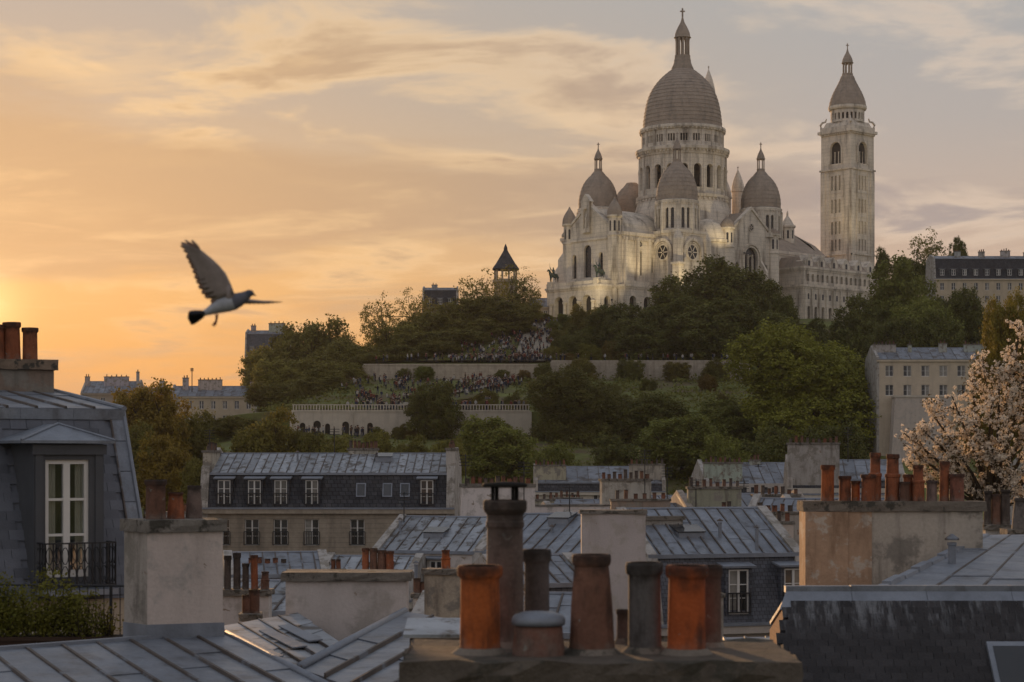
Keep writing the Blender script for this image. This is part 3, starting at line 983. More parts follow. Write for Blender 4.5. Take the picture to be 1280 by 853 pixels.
bp(MB().box(-34.5, -23.0, -13.1, -12.8, 8.8, 9.8), 'parapet', b)
# round chapel between the corner tower and the transept
CHX, CHY, CHR = -5.5, -13.5, 5.4
mpc = ring(CHX, CHY, CHR, PI)
Cc = PI * CHR
oo = [(Cc * (k + 0.5) / 5, 1.1, 11.0, 16.6, True) for k in range(5)]
b = bp(pierced(MB(), mpc, 0, Cc, 0, 20.6, 0.6, oo, sub=3), 'chapel_wall')
for op in oo:
    bp(pane(MB(), mpc, op, 0.5), 'window', b, 'dark_glass')
    bp(archivolt(MB(), mpc, op, 0.22, 0.12), 'arch_moulding', b)
m = MB().lathe([(CHR - 0.2, 20.6), (CHR + 0.4, 20.7), (CHR + 0.45, 21.4), (CHR - 0.3, 21.5)], 24, CHX, CHY, PI, 2 * PI)
bp(m, 'cornice', b)
m = MB().lathe([(CHR * math.cos(t) * 0.98, 21.4 + 5.6 * math.sin(t)) for t in [PI / 2 * k / 10 for k in range(11)]], 24, CHX, CHY, PI, 2 * PI)
bp(m, 'half_dome', b, ST, True)

# transept with gable, big arched window, turrets
tx0, tx1, ty = -2.6, 14.2, -18.4
fl = flat(tx0, ty, 1, 0)
W = tx1 - tx0
m = pierced(MB(), fl, 0, W, 0, 23.2, 0.9, [(W / 2, 5.2, 13.2, 17.6, True), (W / 2 - 5.6, 1.1, 12.5, 15.5, True), (W / 2 + 5.6, 1.1, 12.5, 15.5, True)], top=False)
m.face([(tx0, ty, 0), (tx0, ty, 23.2), (tx0, -13, 23.2), (tx0, -13, 0)])
m.face([(tx1, ty, 0), (tx1, -13, 0), (tx1, -13, 23.2), (tx1, ty, 23.2)])
m.loft([[(tx0, ty, 23.2), (tx1, ty, 23.2), ((tx0 + tx1) / 2, ty, 29.8)], [(tx0, ty + .8, 23.2), (tx1, ty + .8, 23.2), ((tx0 + tx1) / 2, ty + .8, 29.8)]])
b = bp(m, 'transept_wall')
bp(pane(MB(), fl, (W / 2, 5.2, 13.2, 17.6, True), 0.75), 'window', b, 'dark_glass')
m = MB()
for q in (-0.85, 0.85):
    m.m = None
    c = W / 2 + q
    m.box(tx0 + c - 0.16, tx0 + c + 0.16, ty + 0.15, ty + 0.5, 13.2, 18.4)
bp(m, 'window_mullion', b)
bp(archivolt(MB(), fl, (W / 2, 1.5, 13.3, 17.2, True), 0.25, -0.3), 'arch_moulding', b)
for q, w_, t_, pr in ((0, 5.2, 0.45, 0.2), (0, 6.4, 0.5, 0.45)):
    bp(archivolt(MB(), fl, (W / 2 + q, w_, 13.2, 17.6, True), t_, pr), 'arch_moulding', b)
for q in (-5.6, 5.6):
    bp(pane(MB(), fl, (W / 2 + q, 1.1, 12.5, 15.5, True), 0.6), 'window', b, 'dark_glass')
    bp(archivolt(MB(), fl, (W / 2 + q, 1.1, 12.5, 15.5, True), 0.25, 0.15), 'arch_moulding', b)
rose(b, fl, W / 2, 25.3, 0.85)
for s_ in (-1, 1):
    xm = (tx0 + tx1) / 2
    m = MB().extr([(xm + s_ * (W / 2 + .4), ty - 0.3, 22.9), (xm, ty - 0.3, 29.85), (xm, ty - 0.3, 30.6), (xm + s_ * (W / 2 + .4), ty - 0.3, 23.6)], (0, 1.4, 0))
    bp(m, 'gable_coping', b)
m = MB()
xm = (tx0 + tx1) / 2
m.loft([[(tx0, ty + .8, 23.0), (xm, ty + .8, 29.4), (tx1, ty + .8, 23.0)], [(tx0, -5, 23.0), (xm, -5, 29.4), (tx1, -5, 23.0)]], closed=True)
bp(m, 'transept_roof', BAS, DM)
turret(tx0 - 0.4, ty + 0.3, 1.75, 0, 24.6, 27.6)
turret(tx1 + 0.4, ty + 0.3, 1.75, 0, 24.2, 27.2)
for q in (1, 2):
    bp(MB().extr([(tx1 + 1.5, ty + 0.5 + q, 0), (tx1 + 4.6, ty + .5 + q, 0), (tx1 + 4.6, ty + .5 + q, 11), (tx1 + 1.5, ty + .5 + q, 19.0)], (0, 0.8, 0)), 'buttress', b)
bp(MB().extr([(tx1 - 5.2, ty - 2.4, 12), (tx1 - 5.2, ty - 0.05, 12), (tx1 - 5.2, ty - 0.05, 17.5), (tx1 - 5.2, ty - 2.4, 14)], (0.7, 0, 0)), 'buttress', b)

# choir, apse, low cupola
b, fr, fl = body('choir_wall', 14, 45, -10, 10, 0, 20.8, [], [(4 + 4.4 * k, 1.5, 12.0, 16.8, True) for k in range(7)])
cornice_box(14, 45, -10, 10, 20.8, 0.5, 0.7)
m = MB().loft([[(14, -10.2, 21.5), (14, 0, 28.4), (14, 10.2, 21.5)], [(44, -10.2, 21.5), (44, 0, 28.4), (44, 10.2, 21.5)]])
bp(m, 'choir_roof', BAS, DM)
mpa = ring(44.5, 0, 9.6, -PI / 2)
Ca = PI * 9.6
oo = [(Ca * (k + 0.5) / 7, 1.4, 12.0, 16.6, True) for k in range(7)]
b = bp(pierced(MB(), mpa, 0, Ca, 0, 20.8, 0.6, oo, sub=3), 'apse_wall')
for op in oo:
    bp(pane(MB(), mpa, op, 0.5), 'window', b, 'dark_glass')
m = MB().lathe([(9.3, 20.8), (10.1, 20.9), (10.15, 21.5), (9.6, 21.6), (6.5, 24.6), (0.2, 28.2)], 14, 44.0, 0, -PI / 2, PI / 2)
bp(m, 'apse_roof', b, DM)
m = MB().lathe([(2.0, 22), (2.0, 29.0), (2.35, 29.1), (2.35, 29.6), (1.9, 29.7), (1.2, 31.0), (0.35, 32.2), (0.3, 33.0), (0.06, 33.8)], 8, 38.0, -3.5, ph=PI / 8)
cup = bp(m, 'cupola')
for k in range(8):
    a = 2 * PI * k / 8
    mpf = flat(38.0 + 1.87 * math.cos(a), -3.5 + 1.87 * math.sin(a), -math.sin(a), math.cos(a))
    bp(pane(MB(), mpf, (0, 0.55, 26.0, 28.0, True), 0), 'window', cup, 'dark_glass')

# lower sacristy wing below the bell tower
x0, x1, y0, y1 = 24.0, 57.0, -20.5, -10.6
opsf = [(2.2 + 2.95 * k, 1.15, 2.4, 5.6, True) for k in range(11)]
b, fr, fl = body('sacristy_wall', x0, x1, y0, y1, -3, 11.2, [(5, 1.2, 2.4, 5.6, True)], opsf, mould=0.2)
cornice_box(x0, x1, y0, y1, 11.2, 0.4, 0.6, b)
b2, fr, fl2 = body('sacristy_upper_wall', x0 + 1.0, x1 - 0.6, y0 + 0.6, y1, 11.82, 16.0, [], [(1.6 + 2.0 * k, 0.9, 12.8, 14.3, True) for k in range(15)], mould=0.15)
cornice_box(x0 + 1.0, x1 - 0.6, y0 + 0.6, y1, 16.0, 0.35, 0.6, b2)
for k in range(6):
    xx = x0 + 3.5 + 5.2 * k
    m = MB()
    m.extr([(xx - 1.5, y0 + 0.9, 16.6), (xx + 1.5, y0 + 0.9, 16.6), (xx + 1.5, y0 + .9, 18.2), (xx, y0 + .9, 19.8), (xx - 1.5, y0 + .9, 18.2)], (0, 3.2, 0))
    dm = bp(m, 'dormer_gable', b2)
    mpf = flat(xx, y0 + 0.88, 1, 0)
    bp(pane(MB(), mpf, (0, 0.9, 16.9, 17.9, True), 0), 'window', b2, 'dark_glass')
m = MB().loft([[(x0 + 1, y0 + .6, 16.62), (x1 - .6, y0 + .6, 16.62), (x1 - .6, y1, 16.62), (x0 + 1, y1, 16.62)], [(x0 + 3, y0 + 4, 19.6), (x1 - 3, y0 + 4, 19.6), (x1 - 3, y1, 19.6), (x0 + 3, y1, 19.6)]])
bp(m, 'sacristy_roof', BAS, DM)
for k in range(12):
    xx = x0 + 0.7 + 2.95 * k
    if xx < x1:
        bp(MB().box(xx - 0.3, xx + 0.3, y0 - 0.35, y0 + 0.01, -3, 10.7), 'buttress', b)
for k in range(11):
    c = 2.2 + 2.95 * k
    bp(pane(MB(), fl, (c, 0.7, 8.0, 9.2, True), -0.01), 'window', b, 'dark_glass')

# bell tower -----------------------------------------------------------
TX, TY, A = 68.6, 0.0, 5.25
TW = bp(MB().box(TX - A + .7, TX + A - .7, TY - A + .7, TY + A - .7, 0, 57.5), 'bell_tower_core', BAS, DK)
bands = [(0, 24.2, []), (24.2, 29.0, [(-1.35, 0.62, 24.9, 27.8), (0, 0.62, 24.9, 27.8), (1.35, 0.62, 24.9, 27.8)]),
         (29.0, 34.6, [(q, 0.62, 29.6, 32.9) for q in (-1.35, 0, 1.35)]), (34.6, 41.2, [(q, 0.62, 35.6, 39.2) for q in (-1.35, 0, 1.35)]),
         (41.2, 47.8, [(q, 0.62, 42.0, 45.8) for q in (-1.35, 0, 1.35)]), (47.8, 58.2, [(0, 3.9, 49.5, 53.7)])]
FACES = [flat(TX - A, TY + A, 0, -1), flat(TX - A, TY - A, 1, 0), flat(TX + A, TY - A, 0, 1), flat(TX + A, TY + A, -1, 0)]
m = MB()
for fc in FACES:
    for za, zb, oo in bands:
        pierced(m, fc, 0, 2 * A, za, zb, 0.69, [(A + c, w_, s0, s1, True) for c, w_, s0, s1 in oo], top=False)
shaft = bp(m, 'bell_tower_shaft', BAS)
for fc in FACES[:3]:
    for za, zb, oo in bands:
        for c, w_, s0, s1 in oo:
            op = (A + c, w_, s0, s1, True)
            bp(archivolt(MB(), fc, op, 0.16 if w_ < 1 else 0.55, 0.1 if w_ < 1 else 0.3), 'arch_moulding', shaft)
    # corner pilasters, recessed panel ribs
    m = MB()
    for s0, s1 in ((0, 1.5), (2 * A - 1.5, 2 * A)):
        m.loft([[fc(s0, -0.28, 0), fc(s1, -0.28, 0), fc(s1, -.28, 47.2), fc(s0, -.28, 47.2)], [fc(s0, 0.01, 0), fc(s1, 0.01, 0), fc(s1, .01, 47.6), fc(s0, .01, 47.6)]])
    bp(m, 'corner_pilaster', shaft)
    m = MB()
    for s0 in (A - 2.6, A + 2.3):
        m.loft([[fc(s0, -0.2, 20), fc(s0 + .3, -0.2, 20), fc(s0 + .3, -.2, 47.0), fc(s0, -.2, 47.0)], [fc(s0, 0.01, 20), fc(s0 + .3, 0.01, 20), fc(s0 + .3, .01, 47), fc(s0, .01, 47)]])
    bp(m, 'shaft_rib', shaft)
    # paired columns and louvre inside the belfry opening
    m = MB()
    for q in (-0.65, 0.65):
        p0 = fc(A + q, 0.45, 0)
        m.lathe([(0.16, 49.5), (0.14, 52.6), (0.22, 52.9)], 6, p0[0], p0[1])
    bp(m, 'belfry_columns', shaft)
for z_, o_, h_ in ((23.6, 0.35, 0.5), (34.3, 0.12, 0.25), (41.0, 0.12, 0.25), (47.6, 0.4, 0.5), (52.6, 0.15, 0.3), (58.2, 0.75, 0.8)):
    ir = A - 0.3
    m = MB().box(TX - A - o_, TX + A + o_, TY - A - o_, TY - ir, z_, z_ + h_)
    m.box(TX - A - o_, TX + A + o_, TY + ir, TY + A + o_, z_, z_ + h_)
    m.box(TX - A - o_, TX - ir, TY - ir, TY + ir, z_, z_ + h_)
    m.box(TX + ir, TX + A + o_, TY - ir, TY + ir, z_, z_ + h_)
    if z_ != 52.6:
        bp(m, 'string_course', shaft)
m = MB()
for fc in FACES[:3]:
    for k in range(16):
        s0 = 0.2 + k * 0.66
        m.loft([[fc(s0, -0.55, 57.7), fc(s0 + .34, -0.55, 57.7), fc(s0 + .34, -.55, 58.19), fc(s0, -.55, 58.19)], [fc(s0, 0.05, 57.5), fc(s0 + .34, 0.05, 57.5), fc(s0 + .34, .05, 58.19), fc(s0, .05, 58.19)]])
o = bp(m, 'dentil_course', shaft)
o['kind'] = 'stuff'
m = MB().box(TX - A - 0.2, TX + A + 0.2, TY - A - 0.2, TY + A + 0.2, 59.002, 60.0)
m.loft([[(TX - 4.9, TY - 4.9, 60.0), (TX + 4.9, TY - 4.9, 60.0), (TX + 4.9, TY + 4.9, 60.0), (TX - 4.9, TY + 4.9, 60.0)], [(TX - 4.2, TY - 4.2, 61.6), (TX + 4.2, TY - 4.2, 61.6), (TX + 4.2, TY + 4.2, 61.6), (TX - 4.2, TY + 4.2, 61.6)]])
bp(m, 'tower_parapet', shaft)
for sx in (-1, 1):
    for sy in (-1, 1):
        m = MB()
        pts = [(TX + sx * 5.2, TY + sy * 5.2, 60.0), (TX + sx * 5.4, TY + sy * 5.4, 60.9), (TX + sx * 5.0, TY + sy * 5.0, 61.7), (TX + sx * 4.4, TY + sy * 4.4, 61.9), (TX + sx * 4.2, TY + sy * 4.2, 62.8)]
        m.tube(pts, [0.42, 0.36, 0.32, 0.3, 0.2], 6)
        bp(m, 'corner_scroll', shaft)  # curled scroll ornament at each tower corner
mpt = ring(TX, TY, 4.75)
Ct = 2 * PI * 4.75
oo = [(Ct * (k + 0.5) / 24, 0.7, 62.2, 63.7, True) for k in range(24)]
g_ = bp(pierced(MB(), mpt, 0, Ct, 61.5, 65.0, 0.5, oo, sub=2), 'tower_gallery', BAS)
bp(MB().lathe([(4.2, 61.5), (4.2, 65)], 24, TX, TY), 'gallery_dark_core', g_, DK)  # dark lining painted as the shade within the open gallery
bp(MB().lathe([(4.5, 65.0), (5.2, 65.1), (5.45, 65.6), (5.4, 66.2), (4.9, 66.3)], 32, TX, TY), 'cornice', g_)
prof = curve([(5.1, 66.3), (4.85, 67.7), (4.0, 70.0), (2.8, 72.3), (1.85, 74.3), (1.7, 74.9)], 5)
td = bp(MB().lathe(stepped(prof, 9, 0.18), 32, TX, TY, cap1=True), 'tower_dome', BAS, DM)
lantern(td, TX, TY, 75.1, 1.35, 3.4, 4.3, 8, 1.5)


# equestrian statues on the portico ---------------------------------------
def rider(lx, ly, label):
    c, s_ = math.cos(math.radians(42)), math.sin(math.radians(42))
    wx, wy = 44.4 + lx * c - ly * s_, 500 + lx * s_ + ly * c
    t = thing('equestrian_statue', label, 'statue', (wx, wy, 58 + 9.9), math.radians(42 + 180), 'equestrian statues on the portico')
    MB().box(-1.5, 1.5, -0.7, 0.7, -1.1, 0.5).build('plinth', 'basilica', t)
    m = MB()
    sec = [(-1.25, 2.2, 0.28), (-1.0, 2.25, 0.5), (-0.4, 2.15, 0.52), (0.4, 2.2, 0.55), (0.95, 2.4, 0.48), (1.25, 2.9, 0.34), (1.45, 3.4, 0.26), (1.75, 3.45, 0.22), (2.1, 3.1, 0.15)]
    m.tube([(x, 0, z) for x, z, r in sec], [r for x, z, r in sec], 8)
    for x, y, kx in ((0.8, 0.28, 0.25), (0.8, -0.28, 0.0), (-0.95, 0.28, -0.1), (-0.95, -0.28, 0.1)):
        m.tube([(x, y, 2.1), (x + kx, y, 1.3), (x + kx * 0.4, y, 0.5)], [0.24, 0.14, 0.12], 6)
    m.tube([(-1.3, 0, 2.3), (-1.7, 0, 1.8), (-1.7, 0, 1.0)], [0.14, 0.16, 0.05], 6)
    m.build('horse', 'bronze', t, True)
    m = MB()
    m.tube([(0, 0, 2.5), (0.02, 0, 3.1), (0.05, 0, 3.6), (0.05, 0, 3.8), (0.07, 0, 4.05), (0.07, 0, 4.3)], [0.34, 0.32, 0.36, 0.13, 0.2, 0.1], 8)
    for s2 in (-1, 1):
        m.tube([(0.0, 0.25 * s2, 2.6), (0.35, 0.58 * s2, 2.2), (0.25, 0.55 * s2, 1.5)], [0.22, 0.17, 0.1], 6)
    m.tube([(0.05, 0.38, 3.5), (0.35, 0.45, 3.1), (0.8, 0.2, 3.1)], [0.14, 0.12, 0.09], 6)
    m.tube([(0.05, -0.38, 3.5), (0.4, -0.55, 3.7), (0.7, -0.5, 4.3)], [0.14, 0.12, 0.08], 6)
    m.tube([(0.72, -0.5, 4.1), (0.85, -0.5, 5.3)], [0.06, 0.02], 5)
    m.build('rider', 'bronze', t, True)


rider(-38.4, 8.2, 'green bronze horseman against the sky on the open corner of the portico')
rider(-38.4, -8.2, 'green bronze horseman before the turret on the inner portico corner')


# floodlights already glowing at dusk on the lower roofs
def floodlight(lx, ly, lz, tx_, ty_, tz_, watts, label, ang=75):
    R = Matrix.Rotation(math.radians(42), 4, 'Z')
    p = Vector((44.4, 500, 58)) + R @ Vector((lx, ly, lz))
    q = Vector((44.4, 500, 58)) + R @ Vector((tx_, ty_, tz_))
    t = thing('floodlight', label, 'floodlight', p, 0)
    d = (q - p).normalized()
    m = MB(d.to_track_quat('-Z', 'Y').to_matrix().to_4x4())
    m.box(-0.22, 0.22, -0.16, 0.16, 0.02, 0.25)
    m.build('housing', 'iron', t)
    MB().box(-0.06, 0.06, -0.06, 0.06, -0.6, 0.0).build('stand', 'iron', t)
    l = bpy.data.lights.new('flood_lamp', 'SPOT')
    l.energy = watts
    l.color = (1.0, 0.80, 0.46)
    l.spot_size = math.radians(ang)
    l.spot_blend = 0.8
    l.shadow_soft_size = 0.25
    o = bpy.data.objects.new('flood_lamp', l)
    COL.objects.link(o)
    o.parent = t
    o.rotation_euler = d.to_track_quat('-Z', 'Y').to_euler()
    o.location = d * 0.05


floodlight(-29.5, -19.0, 8.5, -26.5, -9.0, 23.0, 2808, 'floodlight beside the side terrace below the barrel roof', 80)
floodlight(-27.0, -26.0, 6.0, -18.0, -16.0, 20.0, 3456, 'floodlight before the rose window tower', 70)
floodlight(-9.0, -29.0, 17.0, -3.5, -9.5, 33.0, 3240, 'floodlight on a mast beside the round chapel', 60)
floodlight(-49.0, -14.0, 1.0, -38.0, -2.0, 8.0, 2376, 'floodlight on the stairs before the portico', 80)
floodlight(-46.0, -20.0, 4.0, -34.0, -4.0, 18.0, 3240, 'floodlight aimed up at the facade arches', 70)
floodlight(50.0, -16.0, 22.0, 66.0, -5.0, 42.0, 4536, 'floodlight on the sacristy roof aimed at the bell tower', 70)
# ------------------------------------------------------------------ chimney pots
MT['curtained_glass'] = make_mat('curtained_window_glass', (0.20, 0.19, 0.17), 0.2, 0.5, 4.0, rnd=0.4, spec=0.6)
RND = random.Random(11)
ORANGE, RUST, BROWN, GREY, DARK = (1.05, 0.30, 0.105), (0.80, 0.27, 0.13), (0.46, 0.24, 0.165), (0.42, 0.385, 0.36), (0.30, 0.235, 0.20)


def pot_profile(kind):
    if kind == 'std':
        return [(0.98, 0), (1.0, 0.04), (0.97, 0.10), (0.93, 0.84), (0.95, 0.86), (1.07, 0.88), (1.10, 0.92), (1.10, 0.97), (1.05, 1.0), (0.86, 1.0), (0.82, 0.94), (0.80, 0.55)]
    if kind == 'taper':
        return [(1.02, 0), (1.06, 0.03), (1.06, 0.10), (1.03, 0.14), (0.96, 0.5), (0.83, 0.82), (0.80, 0.88), (0.88, 0.90), (0.91, 0.93), (0.91, 0.98), (0.87, 1.0), (0.70, 1.0), (0.66, 0.9), (0.64, 0.6)]
    if kind == 'tall':
        return [(1.04, 0), (1.05, 0.05), (1.0, 0.08), (0.96, 0.5), (0.93, 0.80), (0.94, 0.81), (1.0, 0.82), (1.0, 0.85), (0.95, 0.86), (0.95, 0.90), (1.08, 0.92), (1.14, 0.94), (1.14, 0.985), (1.08, 1.0), (0.84, 1.0), (0.8, 0.95), (0.78, 0.6)]
    if kind == 'step':
        return [(1.0, 0), (1.03, 0.03), (1.0, 0.06), (0.98, 0.5), (1.08, 0.52), (1.08, 0.57), (0.84, 0.59), (0.80, 0.9), (0.92, 0.92), (0.92, 0.98), (0.88, 1.0), (0.66, 1.0), (0.62, 0.9), (0.6, 0.7)]
    return [(1.0, 0), (1.0, 0.9), (1.05, 0.92), (1.05, 1.0), (0.85, 1.0), (0.85, 0.6)]


POTM = {}
for k_, n_ in (('std', 28), ('taper', 28), ('tall', 28), ('step', 20), ('far', 8)):
    mb = MB().lathe(pot_profile(k_), n_, cap1=True)
    me = mb.mesh('chimney_pot')
    me.polygons.foreach_set('use_smooth', [len(p.vertices) == 4 for p in me.polygons])
    me.materials.append(MT['pot'])
    me.materials.append(MT['soot'])
    me.polygons[len(me.polygons) - 1].material_index = 1
    for pz in range(len(me.polygons) - 1 - 2 * n_, len(me.polygons) - 1):
        me.polygons[pz].material_index = 1
    try:
        me.set_sharp_from_angle(angle=math.radians(50))
    except Exception:
        pass
    POTM[k_] = me


def pot(par, x, y, z, dia, h, kind='std', tint=RUST, jitter=True):
    o = link('chimney_pot', POTM[kind], par)
    o.location = (x, y, z)
    o.scale = (dia / 2, dia / 2, h)
    j = RND.uniform(0.85, 1.12) if jitter else 1
    o.color = (tint[0] * j, tint[1] * j, tint[2] * j, 1)
    o.rotation_euler = (RND.uniform(-.02, .02), RND.uniform(-.02, .02), RND.uniform(0, 6))
    return o


def rough_box(m, x0, x1, y0, y1, z0, z1, n=8, a=0.02, rr=RND):
    """box with an uneven top and bottom rim (weathered slab)"""
    def loop(z, da):
        pts = []
        for (ax, ay), (bx, by) in (((x0, y0), (x1, y0)), ((x1, y0), (x1, y1)), ((x1, y1), (x0, y1)), ((x0, y1), (x0, y0))):
            for k in range(n):
                t = k / n
                pts.append((ax + (bx - ax) * t + rr.uniform(-a, a), ay + (by - ay) * t + rr.uniform(-a, a), z + rr.uniform(-da, da)))
        return pts
    m.loft([loop(z0, a * 0.5), loop((z0 + z1) / 2, a), loop(z1, a * 0.7)])


def chimney(label, X, Y, rz, wd, dp, zt, zb, pots, mat='plaster', tint=(1, 1, 1), slab=0.14, over=0.06, name='chimney_stack', group=None, potn='std', slabtint=(1, 1, 1), parts=()):
    """rectangular stack; (X, Y) is its centre; pots = [(x, y, dia, h, kind, tint)] in its own frame, on the slab"""
    t = thing(name, label, 'chimney', (X, Y, zb), rz, group)
    H = zt - zb
    m = MB()
    m.box(-wd / 2, wd / 2, -dp / 2, dp / 2, 0, H - slab)
    m.build('stack', mat, t, tint=tint)
    m = MB()
    rough_box(m, -wd / 2 - over, wd / 2 + over, -dp / 2 - over, dp / 2 + over, H - slab + 0.002, H, 7, 0.012 if Y < 45 else 0.02)
    m.build('cap_slab', 'slab', t, tint=slabtint)
    for q in pots:
        x, y, dia, h, kind, tn = q
        pot(t, x, y, H - 0.01, dia, h, kind, tn)
    return t


def pot_row(n, wd, dia=0.26, hs=(0.35, 0.7), kinds=('far',), tints=(RUST, BROWN, ORANGE, DARK), rr=RND):
    out = []
    for k in range(n):
        x = -wd / 2 + wd * (k + 0.5) / n + rr.uniform(-.03, .03)
        out.append((x, rr.uniform(-.03, .03), dia * rr.uniform(0.85, 1.1), rr.uniform(*hs), rr.choice(kinds), rr.choice(tints)))
    return out


# ------------------------------------------------------------------ zinc roofs
def zinc_roof(par, A, B, C, D, n, mat='zinc', rib=(0.05, 0.05), world=True, lips=1, rr=RND, name='zinc_panel', flip=False):
    """A-B top edge, D-C bottom edge; panels and standing seams run from the top edge to the bottom edge"""
    A, B, C, D = map(Vector, (A, B, C, D))
    nrm = (B - A).cross(D - A).normalized()
    if nrm.z < 0:
        nrm = -nrm
    for i in range(n):
        t0, t1 = i / n, (i + 1) / n
        a, b, c, d = A.lerp(B, t0), A.lerp(B, t1), D.lerp(C, t1), D.lerp(C, t0)
        m = MB()
        jz = nrm * rr.uniform(-0.004, 0.004)
        cuts = [0.0] + sorted(rr.uniform(0.2, 0.8) for _ in range(lips)) + [1.0]
        for k in range(len(cuts) - 1):
            u0, u1 = cuts[k], cuts[k + 1]
            lift = nrm * (0.015 * (len(cuts) - 1 - k))
            tilt = nrm * rr.uniform(-0.005, 0.005)
            q = [a.lerp(d, u0) + lift, b.lerp(c, u0) + lift + tilt, b.lerp(c, u1) + lift - tilt, a.lerp(d, u1) + lift]
            m.loft([[p + jz - nrm * 0.03 for p in q], [p + jz for p in q]])
        al = (b - a)
        ln = al.length
        if ln > 1e-6 and rib:
            e = al.normalized() * (rib[0] / 2)
            e2 = (c - d).normalized() * (rib[0] / 2) if (c - d).length > 1e-6 else e
            r0 = [a - e, a + e, a + e * 0.7 + nrm * rib[1], a - e * 0.7 + nrm * rib[1]]
            r1 = [d - e2, d + e2, d + e2 * 0.7 + nrm * rib[1], d - e2 * 0.7 + nrm * rib[1]]
            m.loft([r0, r1])
        o = m.build(name, mat, par, world=world)
        if rib and ln > 1e-6:
            o.data.materials.append(MT['seam'])
            np_ = len(o.data.polygons)
            for pz in range(np_ - 6, np_):
                o.data.polygons[pz].material_index = 1


def skirt(par, poly, zb, mat='plaster_grey', tint=(0.8, 0.8, 0.8), th=0.15, name='house_wall', drop=0.06):
    """walls under a roof outline given as 3-D points"""
    m = MB()
    top = [Vector(p) - Vector((0, 0, drop)) for p in poly]
    m.loft([[(p.x, p.y, zb) for p in top], top])
    return m.build(name, mat, par, tint=tint, world=True)


# ------------------------------------------------------------------ Paris houses
def casement(par, mp, op, d, bars=2, frame=0.055, glass='house_glass', name='window', white=(1, 1, 1), curtain=False):
    """white french window: frame as the part, panes as its sub-parts"""
    c, w, s0, s1, _ = op
    m = MB()

    def bar(a, b, z0, z1, dd=0.0):
        m.loft([[mp(a, d - 0.05 + dd, z0), mp(b, d - 0.05 + dd, z0), mp(b, d - 0.05 + dd, z1), mp(a, d - 0.05 + dd, z1)],
                [mp(a, d + 0.02, z0), mp(b, d + 0.02, z0), mp(b, d + 0.02, z1), mp(a, d + 0.02, z1)]])
    a, b = c - w / 2, c + w / 2
    bar(a, a + frame, s0, s1)
    bar(b - frame, b, s0, s1)
    bar(a + frame, b - frame, s1 - frame, s1)
    bar(a + frame, b - frame, s0, s0 + frame * 1.6)
    bar(c - frame * 0.8, c + frame * 0.8, s0 + frame * 1.6, s1 - frame, -0.01)
    zs = [s0 + frame * 1.6 + (s1 - frame - s0 - frame * 1.6) * k / (bars + 1) for k in range(bars + 2)]
    for z in zs[1:-1]:
        bar(a + frame, c - frame * 0.8, z - frame * 0.3, z + frame * 0.3, 0.01)
        bar(c + frame * 0.8, b - frame, z - frame * 0.3, z + frame * 0.3, 0.01)
    o = m.build(name, 'white_paint', par, tint=white)
    for lo, hi in ((a + frame, c - frame * 0.8), (c + frame * 0.8, b - frame)):
        q = MB().face([mp(lo, d, s0), mp(hi, d, s0), mp(hi, d, s1), mp(lo, d, s1)])
        q.build('pane', 'curtained_glass' if glass == 'house_glass' and RND.random() < 0.35 else glass, o)
    return o


def railing(par, mp, a, b, z0, h, d, step=0.13, r=0.012, name='railing', scroll=False):
    m = MB()
    for z in (z0, z0 + h):
        m.loft([[mp(a, d - r * 1.5, z), mp(a, d + r * 1.5, z), mp(a, d + r * 1.5, z + 2.4 * r), mp(a, d - r * 1.5, z + 2.4 * r)], [mp(b, d - r * 1.5, z), mp(b, d + r * 1.5, z), mp(b, d + r * 1.5, z + 2.4 * r), mp(b, d - r * 1.5, z + 2.4 * r)]])
    n = max(2, int(abs(b - a) / step))
    for k in range(n + 1):
        s = a + (b - a) * k / n
        m.loft([[mp(s - r, d - r, z0), mp(s + r, d - r, z0), mp(s + r, d + r, z0), mp(s - r, d + r, z0)], [mp(s - r, d - r, z0 + h), mp(s + r, d - r, z0 + h), mp(s + r, d + r, z0 + h), mp(s - r, d + r, z0 + h)]])
        if scroll and k < n:
            for zc in (z0 + h * 0.28, z0 + h * 0.72):
                pts = [Vector(mp(s + (b - a) / n * (0.5 + 0.42 * math.cos(q)), d, zc + h * 0.2 * math.sin(q))) for q in [2 * PI * j / 10 for j in range(11)]]
                m.tube(pts, r * 0.8, 4, False)
    return m.build(name, 'iron', par)


